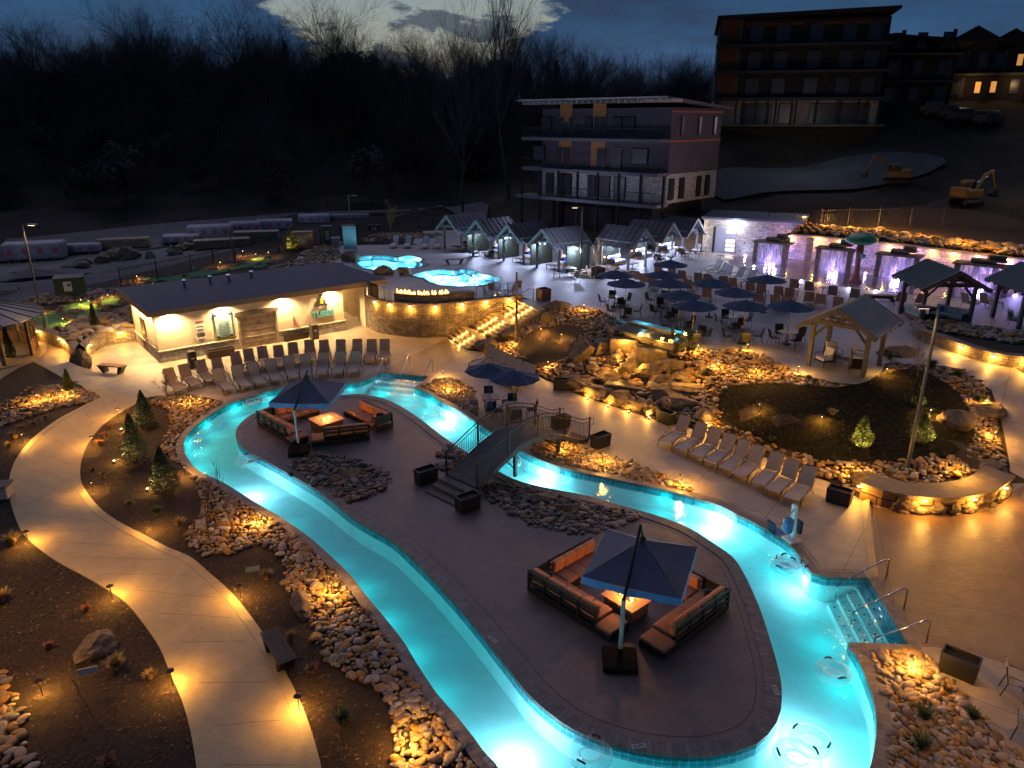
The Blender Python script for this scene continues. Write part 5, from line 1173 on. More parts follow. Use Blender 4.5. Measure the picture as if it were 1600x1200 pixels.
# fire trough on the terrace edge
tl = offset(catmull(PP([(612, 519), (625, 524), (662, 527), (697, 525)]), False, .5), -.55)
i0 = min(range(len(wl)), key=lambda i: abs(pix(Vector((wl[i].x, wl[i].y, 2.3)))[0] - 614)); i1 = min(range(len(wl)), key=lambda i: abs(pix(Vector((wl[i].x, wl[i].y, 2.3)))[0] - 744))
tl = offset(wl, -.5)[i0:i1 + 1]; tb = offset(wl, -1.1)[i0:i1 + 1]
r = empty('fire_trough', (0, 0, 0), 0, 'long curved stone fire trough burning on the terrace edge above the wall', 'fire trough')
ribbon(tl, 2.1, 2.85, 'trough_face', 'ledger_uv', r); ribbon(tb, 2.1, 2.85, 'trough_face', 'ledger_uv', r); mb = MB()
for i in range(len(tl)): mb.v += [(tl[i].x, tl[i].y, 2.85), (tl[i].x, tl[i].y, 2.9), (tb[i].x, tb[i].y, 2.9), (tb[i].x, tb[i].y, 2.85)]
for i in range(len(tl) - 1):
    for q in range(4): mb.f.append((4 * i + q, 4 * i + 4 + q, 4 * i + 4 + (q + 1) % 4, 4 * i + (q + 1) % 4))
mb.f += [(0, 1, 2, 3), (4 * len(tl) - 4, 4 * len(tl) - 3, 4 * len(tl) - 2, 4 * len(tl) - 1)]
mb.build('trough_top', 'black', r)
mb = MB(); nF = int(len(tl) * .64)
for k in range(64):
    i = random.uniform(0, nF); a = tl[int(i)].lerp(tl[min(int(i) + 1, len(tl) - 1)], i % 1); b = tb[int(i)].lerp(tb[min(int(i) + 1, len(tl) - 1)], i % 1); p = a.lerp(b, random.uniform(.35, .65)); h = random.uniform(.08, .3)
    mb.lathe([(.03, 2.9), (.055, 2.93), (.03, 2.9 + h * .6), (.003, 2.9 + h)], 5, (p.x, p.y, 0))
mb.build('flames', 'flame', r, True)
for k in range(5): i = int(nF * (k + .5) / 5); p = tl[i].lerp(tb[i], .5); lamp('POINT', (p.x, p.y, 3.25), 45, (1, .45, .13), .1, r)
# glass rail along the terrace edge
r = empty('glass_railing', (0, 0, 0), 0, 'clear glass railing with thin posts along the terrace edge', 'railing')
gl = offset(wl, -.25)
for i in range(len(gl) - 1):
    if i0 <= i < i1: continue
    a, b = gl[i], gl[i + 1]; c = (a + b) / 2; rz = math.atan2((b - a).y, (b - a).x); mk(lambda m: m.box((c.x, c.y, 2.9), ((b - a).length - .02, .012, .95), rz), 'glass_panel', 'glass', r)
    mk(lambda m: m.box((a.x, a.y, 2.88), (.04, .04, 1.0), rz), 'post', 'black', r)
# ================================================================ lit stairs
r = empty('lit_stairs', (0, 0, 0), 0, 'broad concrete stairs in three flights with rows of tread lights', 'stairs')
flights = [(0.15, 4), (2.0, 5), (4.1, 5)]; z = 0; RUN = .32
Mst = M['path']; k_ = 0
for fi, (s0, n) in enumerate(flights):
    for k in range(n):
        z += .15; a = s0 + k * RUN; end = (flights[fi + 1][0] if fi < 2 else S_L + .1) if k == n - 1 else a + RUN + .02
        c = S0 + SR * ((a + end) / 2) + SW * (S_W / 2); mk(lambda m: m.box((c.x, c.y, z / 2), (end - a, S_W - .02, z), SA), 'step', Mst, r)
        for t in (.33, .66):
            q = S0 + SR * (a - .012) + SW * (S_W * t); mk(lambda m: m.box((q.x, q.y, z - .05), (.03, .16, .04), SA), 'step_light', 'lamp_soft', r)
            q2 = q - SR * .1; lamp('POINT', (q2.x, q2.y, z - .03), 11, AMB, .03, r, name='step_lamp')
hr = lambda a, b, za, zb, off, lab: None
def handrail(pts, label, group=None, r_=.022, mat='bronze'):
    o = MB().tube(pts, r_, 8).build('handrail', mat, None, True); return tag(o, label, 'handrail', group)
zz = [(0.0, .0, 1.75, .6), (1.85, .6, 3.9, 1.35), (3.95, 1.35, 6.2, UZ)]
for k, (a, za, b, zb) in enumerate(zz):
    f = lambda s, z_: tuple((S0 + SR * s + SW * (S_W * .28) + Vector((0, 0, z_)))[:])
    handrail([f(a, za), f(a, za + .85), f(a + .25, za + .95), f(b - .35, zb + .95), f(b, zb + .92), f(b, zb)], 'bronze handrail on the %s flight of the lit stairs' % ('lowest', 'middle', 'highest')[k], 'handrails of the lit stairs')
# ================================================================ bridge
A0 = P(744, 764, .45); A1 = P(919.5, 684, .2); C0 = P(699.5, 739, .45); C1 = P(875, 668, .2)
mA = (A0 + C0) / 2; mC = (A1 + C1) / 2; bd = (mC - mA); bl = bd.xy.length; bd = Vector((bd.x, bd.y, 0)).normalized(); bn = Vector((-bd.y, bd.x, 0)); rz = math.atan2(bd.y, bd.x)
r = empty('footbridge', (0, 0, 0), 0, 'dark arched footbridge with picket railings over the lazy river', 'bridge'); hw = .88
def bz(t): 
    return .45 * (1 - t) + .2 * t + 1.12 * math.sin(math.pi * min(1, t * 1.06)) ** 1.15 if t < .94 else .45 * (1 - t) + .2 * t + 1.12 * max(0, math.sin(math.pi * min(1, t * 1.06))) ** 1.15
n = 28; mb = MB()
for i in range(n + 1):
    t = i / n; p = mA + bd * (bl * t); z = bz(t)
    for s, dz in ((-1, 0), (1, 0), (1, -.22), (-1, -.22)): q = p + bn * hw * s; mb.v.append((q.x, q.y, z + dz))
for i in range(n):
    for q in range(4): mb.f.append((4 * i + q, 4 * i + 4 + q, 4 * i + 4 + (q + 1) % 4, 4 * i + (q + 1) % 4))
mb.f += [(0, 1, 2, 3), (4 * n + 3, 4 * n + 2, 4 * n + 1, 4 * n)]
mb.build('deck', brickmat('bridge_planks', (.05, .05, .055), (.075, .07, .075), (.01, .01, .01), 1, 9, .14, .012, .7, bump=.5), r)
for s in (-1, 1):
    off = bn * hw * s; top_ = []; mid = []
    for i in range(n + 1): t = i / n; p = mA + bd * (bl * t) + off; top_.append((p.x, p.y, bz(t) + 1.0)); mid.append((p.x, p.y, bz(t) + .84))
    mk(lambda m: m.tube(top_, .025, 6), 'top_rail', 'bronze', r); mk(lambda m: m.tube(mid, .016, 5), 'mid_rail', 'bronze', r)
    low_ = [(x, y, z - .92) for x, y, z in top_]; mk(lambda m: m.tube(low_, .016, 5), 'bottom_rail', 'bronze', r)
    def pick(m):
        for i in range(72):
            t = (i + .5) / 72; p = mA + bd * (bl * t) + off; z = bz(t); m.box((p.x, p.y, z + .46), (.014, .014, .78), rz)
    mk(pick, 'pickets', 'bronze', r)
    for t in (0, .25, .5, .75, 1): p = mA + bd * (bl * t) + off; mk(lambda m: m.box((p.x, p.y, bz(t) + .48), (.055, .055, 1.12), rz), 'post', 'bronze', r)
    p = mA + bd * bl + off; mk(lambda m: m.tube([(p.x, p.y, 1.15), (p.x + bd.x * .3, p.y + bd.y * .3, 1.1), (p.x + bd.x * .32, p.y + bd.y * .32, .8), (p.x, p.y, .78)], .018, 6), 'rail_return', 'bronze', r)
for t in (.33, .72):
    for s in (-.8, .8): p = mA + bd * (bl * t) + bn * hw * s; mk(lambda m: m.box((p.x, p.y, bz(t) / 2 - .12), (.13, .13, bz(t) - .2), rz), 'support_post', 'bronze', r)
    a = mA + bd * (bl * t) - bn * .7; b = mA + bd * (bl * t) + bn * .7; mk(lambda m: m.tube([(a.x, a.y, bz(t) - .5), (b.x, b.y, bz(t) - .5)], .05, 4), 'cross_beam', 'bronze', r)
    mk(lambda m: m.tube([(a.x, a.y, .3), (b.x, b.y, bz(t) - .4)], .035, 4), 'brace', 'bronze', r)
for k in range(3): p = mA - bd * (.2 + .36 * k); mk(lambda m: m.box((p.x, p.y, (.36 - .14 * k) / 2 + .02), (.4, 1.9, .36 - .14 * k), rz), 'step', M['timber'], r)
# ================================================================ stainless handrails at the pool steps
def srail(px1, py1, px2, py2, label, z1=-.25, h=.75, group='steel handrails at the pool steps', zb=0.03):
    a = P(px1, py1, z1); b = P(px2, py2, zb); d = (a - b).normalized(); d.z = 0
    return handrail([(b.x, b.y, zb), (b.x, b.y, zb + h - .05), (b.x + d.x * .15, b.y + d.y * .15, zb + h + .02), (a.x - d.x * .35, a.y - d.y * .35, z1 + h * .62), (a.x, a.y, z1 + h * .35), (a.x, a.y, z1 - .25)], label, group, .024, 'steel')
srail(1307, 925, 1384, 905, 'steel handrail at the top end of the right hand pool steps'); srail(1331, 968, 1412, 952, 'steel handrail in the middle of the right hand pool steps'); srail(1365, 1008, 1447, 1005, 'steel handrail at the lower end of the right hand pool steps')
srail(626, 600, 640, 572, 'steel handrail on the left of the upper river steps'); srail(662, 596, 676, 580, 'steel handrail on the right of the upper river steps'); srail(585, 597, 603, 578, 'steel handrail left outside the upper river steps')
srail(727, 449, 730, 437, 'left steel grab rail of the nearer upper pool', UZ - .3, .8, 'grab rails of the upper pools', UZ); srail(741, 449, 744, 439, 'right steel grab rail of the nearer upper pool', UZ - .3, .8, 'grab rails of the upper pools', UZ); srail(578, 424, 583, 418, 'steel grab rail of the farther upper pool', UZ - .3, .8, 'grab rails of the upper pools', UZ)
# ================================================================ pool lift
p = P(1236, 845, .03); r = empty('pool_lift', p, R(200), 'white and blue pool lift with a hanging seat on the river edge', 'pool lift')
mk(lambda m: m.soft((0, 0, .05), (.45, .5, .1), .02), 'base', 'white_plastic', r); mk(lambda m: m.soft((0, 0, .75), (.13, .2, 1.4), .03, ry=R(4)), 'column', 'white_plastic', r)
mk(lambda m: m.tube([(0, 0, 1.4), (.35, .05, .95), (.6, .1, .75)], .035, 6), 'arm', 'white_plastic', r); mk(lambda m: m.soft((.32, .1, .75), (.24, .3, .55), .05), 'battery_box', 'blue_plastic', r)
mk(lambda m: m.soft((.85, .12, .62), (.42, .4, .06), .02), 'seat', 'blue_plastic', r); mk(lambda m: m.soft((1.05, .12, .85), (.06, .4, .42), .02, ry=R(12)), 'seat_back', 'navy', r); mk(lambda m: m.soft((-.35, -.1, .45), (.12, .3, .5), .03), 'control_box', 'navy', r)
# ================================================================ swimming tubes
def tubering():
    r = empty('swim_tube', cat='inflatable tube', label='x'); m = MB(); n = 28; k = 10; R1, r1 = .36, .15; vs = []
    for i in range(n):
        a = 2 * math.pi * i / n
        for j in range(k): b = 2 * math.pi * j / k; vs.append(((R1 + r1 * math.cos(b)) * math.cos(a), (R1 + r1 * math.cos(b)) * math.sin(a), r1 * math.sin(b) * .85 + .05))
    m.add(vs, [(i * k + j, ((i + 1) % n) * k + j, ((i + 1) % n) * k + (j + 1) % k, i * k + (j + 1) % k) for i in range(n) for j in range(k)]); m.build('ring', 'film', r, True)
    for a in (0, R(170)): mk(lambda m: m.tube([(math.cos(a + d) * .42, math.sin(a + d) * .42, .17 + .04 * math.cos(d * 5)) for d in (-.25, -.1, .1, .25)], .028, 6), 'handle', 'black', r)
    mk(lambda m: m.lathe([(.235, .02), (.24, .035), (.235, .05)], 20), 'seam', 'film', r)
    return Proto(r)
TU = tubering()
for k, (px, py, lb) in enumerate([(1226, 886, 'against the river wall below the pool lift, nearer one'), (1240, 884, 'against the river wall below the pool lift, overlapping its twin'), (1301, 1052, 'alone on the water left of the cobble bed'), (922, 1181, 'at the lower edge under the island tip'), (1266, 1160, 'of the lower right pair, upper one'), (1245, 1186, 'of the lower right pair, cut by the lower edge'), (388, 722, 'small in the left bend beside the island'), (395, 631, 'in the far left bend near the coping, first'), (412, 626, 'in the far left bend near the coping, second'), (1232, 880, 'behind the other tubes under the pool lift'), (797, 724, 'under the bridge')]):
    TU.put(P(px, py, WZ + (.0 if k not in (5,) else .0)), random.uniform(0, 6), 'clear swim tube ' + lb, 'clear tubes floating on the river', random.uniform(.95, 1.1))
# ================================================================ tubes building
def frame_at(o, ang): return Matrix.Translation(o) @ Matrix.Rotation(ang, 4, 'Z')
r = empty('tubes_building', (B0.x, B0.y, 0), R(38), 'cream single storey building with flat dark metal roof and TUBES lettering', 'building')
WLn = 12.3; WH = 3.12; WD = 6.3
mk(lambda m: m.box((WLn / 2, WD / 2, (WH + .75) / 2), (WLn, WD, WH - .75)), 'wall', 'stucco', r)
mk(lambda m: m.box((WLn / 2, WD / 2, .37), (WLn + .14, WD + .14, .74)), 'stone_base', 'ledger_w', r); mk(lambda m: m.box((WLn / 2, WD / 2, .765), (WLn + .2, WD + .2, .05)), 'sill_band', 'stucco', r)
rf = mk(lambda m: m.box((7.65, 3.9, WH + .2), (16.0, 8.6, .12)), 'roof', M['roof'], r)
for k, x in enumerate((3.4, 5.2, 6.4, 8.1)): v = mk(lambda m: m.lathe([(.09, WH + .26), (.09, WH + .62), (.17, WH + .64), (.17, WH + .74), (.03, WH + .8)], 10, (x, 5.6 + .3 * (k % 2), 0)), 'roof_vent', 'steel', rf)
mk(lambda m: m.box((7.65, -.42, WH + .08), (16.02, .06, .34)), 'fascia', 'fascia', r); mk(lambda m: m.box((-.37, 3.9, WH + .08), (.06, 8.58, .34)), 'fascia', 'fascia', r); mk(lambda m: m.box((15.67, 3.9, WH + .08), (.06, 8.58, .34)), 'fascia', 'fascia', r)
mk(lambda m: m.box((7.65, 3.9, WH + .1), (15.9, 8.5, .05)), 'soffit', 'stucco', r)
# service counter shutter
d = mk(lambda m: m.box((6.15, -.03, 1.1), (2.3, .1, 2.2)), 'shutter', 'barn', r)
for z in (.35, .75, 1.15, 1.55, 1.95): mk(lambda m: m.box((6.15, -.088, z), (2.26, .014, .02)), 'board_joint', 'black', d)
mk(lambda m: m.box((6.15, -.1, 2.36), (2.9, .24, .26)), 'lintel', 'fascia', r)
for x in (4.92, 7.38): mk(lambda m: m.box((x, -.06, 1.11), (.16, .16, 2.22)), 'jamb', 'barn', r)
mk(lambda m: m.box((-.03, 3.3, 1.1), (.08, 1.0, 2.2)), 'side_door', 'bronze', r); mk(lambda m: m.box((-.09, 1.7, 1.05), (.08, 3.0, .08)), 'side_rail', 'bronze', r)
# wall wash lamps under the eave
for x in (.8, 4.0, 7.9, 11.3): mk(lambda m: m.lathe([(.07, WH + .0), (.08, WH + .07)], 12, (x, -.25, 0)), 'eave_lamp', 'lamp_soft', r); lamp('SPOT', (x, -.3, WH - .04), 1300, (1, .62, .26), .08, r, 150, .6, aim=(0, 0, 0)).rotation_euler = (0, 0, 0)
for y in (1.2, 3.0, 5.0): mk(lambda m: m.lathe([(.07, WH + .0), (.08, WH + .07)], 12, (-.22, y, 0)), 'eave_lamp', 'lamp_soft', r); lamp('SPOT', (-.25, y, WH - .04), 700, (1, .62, .26), .08, r, 150, .6, aim=(0, 0, 0)).rotation_euler = (0, 0, 0)
# lettering and badge
def text(body, size, mat, parent, loc, rot, name='lettering', ext=.03, bold=0, bev=0):
    c = bpy.data.curves.new(name, 'FONT'); c.body = body; c.size = size; c.extrude = ext; c.align_x = 'CENTER'; c.offset = bold; c.bevel_depth = bev
    o = bpy.data.objects.new(name, c); col.objects.link(o); dg = bpy.context.evaluated_depsgraph_get(); me = bpy.data.meshes.new_from_object(o.evaluated_get(dg)); me.name = name
    bpy.data.objects.remove(o); me.materials.clear(); me.materials.append(M[mat] if isinstance(mat, str) else mat); o = bpy.data.objects.new(name, me); col.objects.link(o); o.parent = parent; o.location = loc; o.rotation_euler = rot; return o
FR = (R(90), 0, 0)
text('TUBES', .56, 'navy_p', r, (10.7, -.03, 1.3), FR, 'lettering_outline', .02, .045); text('TUBES', .56, 'teal', r, (10.7, -.07, 1.3), FR, 'lettering', .02, .018)  # navy letters behind, a little bolder, outline the teal ones
# seated bear badge on a ring
bx_ = 10.7; bz_ = 2.06
bd_ = mk(lambda m: m.prism_y([(bx_ + .46 * math.cos(a), bz_ + .02 + .19 * math.sin(a)) for a in [2 * math.pi * k / 24 for k in range(24)]], -.05, -.03), 'badge', 'white_plastic', r)
def blob(cx, cz, rx_, rz_, y, n=18, rot=0): return lambda m: m.prism_y([(cx + rx_ * math.cos(a) * math.cos(rot) - rz_ * math.sin(a) * math.sin(rot), cz + rx_ * math.cos(a) * math.sin(rot) + rz_ * math.sin(a) * math.cos(rot)) for a in [2 * math.pi * k / n for k in range(n)]], y - .012, y)
for a in ((0, .3, .2, .3, -.06, 0), (0, .68, .15, .14, -.075, 0), (-.11, .8, .05, .05, -.07, 0), (.11, .8, .05, .05, -.07, 0), (-.26, .08, .2, .1, -.08, .4), (.26, .08, .2, .1, -.08, -.4), (-.2, .35, .07, .2, -.078, -.4), (.2, .35, .07, .2, -.078, .4)): mk(blob(bx_ + a[0], bz_ + a[1], a[2], a[3], a[4], rot=a[5]), 'badge_bear', 'inkb', bd_)
mk(blob(bx_, bz_ + .33, .1, .2, -.093), 'badge_shirt', 'amber_p', bd_); mk(blob(bx_, bz_ + .64, .06, .045, -.09), 'badge_muzzle', 'barn', bd_)
# signs on the wall
s = empty('warning_sign', (B0.x, B0.y, 0), R(38), 'small white warning sign with red header left of the rules board', 'sign')
mk(lambda m: m.box((2.55, -.03, 1.75), (.55, .03, 1.2)), 'board', 'paper', s); mk(lambda m: m.box((2.55, -.05, 2.23), (.5, .012, .14)), 'header', 'redp', s); text('WARNING', .1, 'paper', s, (2.55, -.062, 2.2), FR, 'header_text', .004)
text('NO DIVING', .09, 'inkb', s, (2.55, -.05, 1.9), FR, 'lettering', .004, .002); text('NO LIFEGUARD\nON DUTY', .07, 'inkb', s, (2.55, -.05, 1.72), FR, 'lettering', .004, .002); text('NO GLASS\nNO DIVING\nALLOWED', .1, 'inkb', s, (2.55, -.05, 1.5), FR, 'lettering', .004, .003)
s = empty('rules_board', (B0.x, B0.y, 0), R(38), 'tall pale blue rules board with lime edge left of the shutter', 'sign')
mk(lambda m: m.box((4.0, -.03, 1.75), (1.12, .04, 1.85)), 'backing', 'lime', s); mk(lambda m: m.box((4.0, -.06, 1.8), (1.02, .02, 1.6)), 'panel', 'teal_lt', s); mk(lambda m: m.box((4.0, -.075, 2.48), (1.06, .014, .16)), 'header', 'navy_p', s); mk(lambda m: m.box((4.0, -.075, 1.06), (1.0, .014, .16)), 'footer', 'navy_p', s)
text('ADVENTURE RIVER', .085, 'paper', s, (4.0, -.084, 2.455), FR, 'header_text', .003); text('ENJOY YOUR FLOAT', .07, 'paper', s, (4.0, -.084, 1.035), FR, 'footer_text', .003)
mk(lambda m: m.prism_y([(3.66, 2.62), (4.34, 2.62), (4.28, 2.84), (4.12, 2.8), (4.0, 2.88), (3.88, 2.8), (3.72, 2.84)], -.06, -.03), 'crest', 'teal', s); text('LAZY', .13, 'redp', s, (4.0, -.07, 2.68), FR, 'crest_text', .004)
for k in range(14): L__ = .72 + .14 * math.sin(k * 2.3); mk(lambda m: m.box((4.0, -.073, 2.3 - k * .083), (L__, .006, .022)), 'text_line', 'navy_p', s)
s = empty('fire_extinguisher', (B0.x, B0.y, 0), R(38), 'red fire extinguisher hung on the cream wall right of the shutter', 'extinguisher'); mk(lambda m: m.lathe([(.06, 1.1), (.07, 1.15), (.07, 1.5), (.03, 1.58)], 10, (8.6, -.12, 0)), 'cylinder', 'redp', s); mk(lambda m: m.box((8.6, -.12, 1.62), (.05, .12, .06)), 'handle', 'black', s); mk(lambda m: m.box((8.6, -.02, 1.35), (.16, .04, .5)), 'bracket', 'paper', s)
s = empty('hanging_rescue_board', (B0.x, B0.y, 0), R(38), 'orange board hung at the right corner of the cream wall', 'board'); mk(lambda m: m.soft((WLn + .12, .3, 1.7), (.06, .25, .75), .02), 'board', 'orange_p', s)
# recessed white wall right of the corner
s = empty('breezeway_wall', (0, 0, 0), 0, 'bright cream wall of the passage between building and stone wall', 'wall')
a = Vector((cw[0].x, cw[0].y, 0)); b = P(519, 489); d_ = (b - a); c = (a + b) / 2; mk(lambda m: m.box((c.x, c.y, 1.5), (d_.length, .2, 3.05), math.atan2(d_.y, d_.x)), 'wall', 'stucco', s)
cc_ = B0 + BU * 14.2 + BV * 1.2; mk(lambda m: m.lathe([(.07, 3.0), (.08, 3.08)], 12, (cc_.x, cc_.y, 0)), 'lamp', 'lamp_soft', s); lamp('POINT', (cc_.x, cc_.y, 2.7), 330, (1, .62, .26), .1, s); cc_ = B0 + BU * 13.6 + BV * 4.2; lamp('POINT', (cc_.x, cc_.y, 2.7), 260, (1, .62, .26), .1, s)
# golf retaining wall with lamps
r = empty('golf_retaining_wall', (0, 0, 0), 0, 'low stone retaining wall with small lamps round the mini golf', 'wall')
ribbon(golf_base, -.05, .85, 'wall_face', 'ledger_uv', r); gf = offset(golf_base, .08); gb = offset(golf_base, -.5); mb = MB(); n = len(gf)
for i in range(n): mb.v += [(gf[i].x, gf[i].y, .82), (gf[i].x, gf[i].y, .92), (gb[i].x, gb[i].y, .92), (gb[i].x, gb[i].y, .78)]
for i in range(n - 1):
    for q in range(4): mb.f.append((4 * i + q, 4 * i + 4 + q, 4 * i + 4 + (q + 1) % 4, 4 * i + (q + 1) % 4))
mb.build('cap', 'cap', r)
for px in (62, 92, 103, 140.5, 186):
    q = min(range(n), key=lambda i: abs(pix(golf_base[i] + V(0, 0, .7))[0] - px)); p = offset(golf_base, .12)[q]; p2 = offset(golf_base, .25)[q]
    mk(lambda m: m.box((p.x, p.y, .78), (.14, .14, .04)), 'wall_lamp', 'lamp_soft', r); lamp('POINT', (p2.x, p2.y, .68), 60, AMB, .05, r)
# ================================================================ mini golf
greens = [[(45, 505), (55, 495), (85, 487), (100, 495), (122, 505), (88, 515), (60, 514)], [(98, 480), (130, 472), (150, 471), (152, 482), (162, 490), (160, 500), (135, 505), (118, 502), (102, 496)], [(158, 468), (180, 463), (186, 466), (188, 478), (170, 480), (158, 476)], [(290, 432), (330, 424), (370, 416), (400, 410), (405, 414), (360, 424), (300, 438)], [(382, 412), (400, 404), (418, 404), (422, 412), (405, 420), (385, 418)], [(220, 436), (280, 430), (330, 421), (300, 436), (240, 441)]]
GLB = ['nearest the tall left lamp post', 'middle one with the tan boulder', 'small one at the building corner', 'long strip behind the dark roof', 'rounded one beyond the right of the roof', 'narrow one behind the roof edge']
for k, g in enumerate(greens):
    poly = [at(a, b) for a, b in g]; o = sheet('putting_green', catmull(poly, True, .6), 'turf', .06, [], 1.5); tag(o, 'green mini golf turf, ' + GLB[k], 'putting green', 'mini golf greens')
    cp = catmull(poly, True, .75)
    for i in range(0, len(cp), 2 if k < 3 else 3):
        p = cp[i]; boulder((p.x, p.y, H(p.x, p.y)), (random.uniform(.5, .95), random.uniform(.35, .5), random.uniform(.25, .45)), random.uniform(0, 3), 'tan edging rock round the green ' + GLB[k], 200 + i + 40 * k, 'edging_rock', 'boulder', .3, 0, 'edging rocks of the green ' + GLB[k])
bo(121, 489, (1.1, .8, .4), 0, 'tan boulder lying on the middle putting green', 300)
for k, (px, py) in enumerate([(60, 490), (128, 478), (170, 470), (100, 508), (215, 440), (300, 425), (345, 418), (400, 405), (240, 452), (380, 400), (420, 402), (455, 385)]):
    p = at(px, py); PLT.put(p, 0, 'path light among the mini golf rocks, %s from the left' % ORD[[60, 100, 128, 170, 215, 240, 300, 345, 380, 400, 420, 455].index(px)], 'mini golf lights', 1.0)
for k, (px, py) in enumerate([(31, 470), (122, 455), (75, 508), (338, 410), (302, 428)]):
    p = at(px, py); r = empty('golf_flag', p, 0, 'thin golf hole flag, %s from the left' % ORD[[31, 75, 122, 302, 338].index(px)], 'flag', 'mini golf flags'); mk(lambda m: m.tube([(0, 0, 0), (0, 0, 1.1)], .015, 5), 'stick', 'paper', r); mk(lambda m: m.box((.12, 0, 1.0), (.22, .012, .15)), 'pennant', 'redp', r)
p = at(113, 462); r = empty('transformer_cabinet', p, R(25), 'olive green utility cabinet with white notice beyond the mini golf', 'cabinet'); mk(lambda m: m.soft((0, 0, .75), (2.0, 1.6, 1.5), .05), 'body', 'util', r); mk(lambda m: m.soft((0, -.05, 1.53), (2.1, 1.75, .1), .03), 'lid', 'util', r); mk(lambda m: m.box((-.1, -.815, .9), (.55, .02, .75)), 'notice', 'paper', r); mk(lambda m: m.box((.0, -.83, 1.0), (.2, .01, .2)), 'symbol', 'util', r)
# ================================================================ gazebo at the left edge
gc = P(-38, 560); r = empty('gazebo', (gc.x, gc.y, 0), 0, 'round gazebo with dark ribbed roof cut by the left edge', 'gazebo'); GR = 3.4
n = 12
mk(lambda m: m.lathe([(GR + .5, .0), (GR + .5, .1), (.1, .1)], 32), 'floor', 'path', r)
mk(lambda m: m.lathe([(GR + .75, 2.55), (GR + .8, 2.62), (GR * .5, 3.4), (.15, 4.1)], 24), 'roof', pm('gazebo_roof', (.05, .055, .08), .4, .2, 2, metal=.4), r)
for k in range(24): a = 2 * math.pi * k / 24; mk(lambda m: m.tube([(math.cos(a) * (GR + .78), math.sin(a) * (GR + .78), 2.64), (math.cos(a) * GR * .5, math.sin(a) * GR * .5, 3.42), (math.cos(a) * .2, math.sin(a) * .2, 4.08)], .03, 4), 'roof_seam', 'roof', r)
for k in range(10):
    a = 2 * math.pi * k / 10 + .1; x, y = math.cos(a) * GR, math.sin(a) * GR; mk(lambda m: m.box((x, y, 1.3), (.16, .16, 2.6), a), 'post', 'timber', r)
    if k not in (8, 9): b2_ = a + 2 * math.pi / 10; x2, y2 = math.cos(b2_) * GR, math.sin(b2_) * GR; mk(lambda m: m.box(((x + x2) / 2, (y + y2) / 2, .5), (math.hypot(x2 - x, y2 - y), .06, .8), math.atan2(y2 - y, x2 - x)), 'wall_panel', 'wood', r)
lamp('POINT', (0, 0, 2.3), 160, WARM, .1, r)
b_ = bench((gc.x + 1.2, gc.y - 1.0, .1), R(60), 'plank bench inside the round gazebo at the left edge', 'wood', 1.6)
r = empty('stone_stool', P(3, 777, .03), R(10), 'pale square block cut by the left edge beside the path', 'stool'); mk(lambda m: m.soft((0, 0, .28), (.7, .6, .5), .04), 'block', 'stucco', r); mk(lambda m: m.soft((0, 0, .56), (.8, .7, .07), .02), 'slab', 'cap', r)
# ================================================================ cabanas
def cabana(a, b, label, mats=('timber_cool', 'roof_dark'), lampp=150, furn='sofa', nm=1):
    """a,b = front posts, left to right seen from the front"""
    a = Vector(a); b = Vector(b); u = (b - a).normalized(); wd = (b - a).length; v = Vector((-u.y, u.x, 0)); c = (a + b) / 2; D = 2.9; ang = math.atan2(u.y, u.x)
    r = empty('cabana', (c.x, c.y, UZ + .03), ang, label, 'cabana', 'cabanas round the upper deck'); tm_, rm = mats; h = 2.2; hw = wd / 2; ov = .45; pk = 3.35
    for s in (-1, 1):
        for y in (0, D): mk(lambda m: m.box((s * hw, y, h / 2), (.16, .16, h)), 'post', tm_, r)
        mk(lambda m: m.box((s * hw, D / 2, h + .08), (.14, D + .7, .18)), 'side_beam', tm_, r)
        mk(lambda m: m.tube([(s * hw, 0, h - .6), (s * (hw - .55), 0, h + .02)], .06, 4), 'brace', tm_, r)
    for y in (0, D): mk(lambda m: m.box((0, y, h + .08), (wd, .12, .18)), 'cross_beam', tm_, r)
    for y in (0,):
        mk(lambda m: m.box((0, y, (h + pk) / 2), (.12, .12, pk - h - .1)), 'king_post', tm_, r)
        for s in (-1, 1): mk(lambda m: m.tube([(0, y, h + .3), (s * hw * .5, y, h + (pk - h) * .5)], .05, 4), 'strut', tm_, r)
    sl = Vector((hw + ov, 0, -(pk - h) * (hw + ov) / hw)); ln = sl.length; ra = math.atan2((pk - h), hw)
    for s in (-1, 1):
        cx = s * (hw + ov) / 2; cz = pk + .1 + sl.z / 2
        rp = mk(lambda m: m.box((cx, D / 2 - .1, cz), (ln, D + 1.3, .06), 0, 0, s * ra), 'roof_panel', rm, r)
        for y in (-.72, D + .52): mk(lambda m: m.box((cx, y, cz - .06), (ln + .04, .07, .2), 0, 0, s * ra), 'bargeboard', tm_, r)
        for y in (-.5, .3, 1.2, 2.1, 3.0): mk(lambda m: m.box((cx, y, cz - .11), (ln - .05, .07, .12), 0, 0, s * ra), 'rafter', tm_, r)
        for q in range(8): y = -.6 + q * (D + 1.1) / 7; mk(lambda m: m.box((cx + s * math.sin(ra) * .04, y, cz + .045), (ln, .03, .035), 0, 0, s * ra), 'roof_rib', rm, rp)
    return r, wd, D
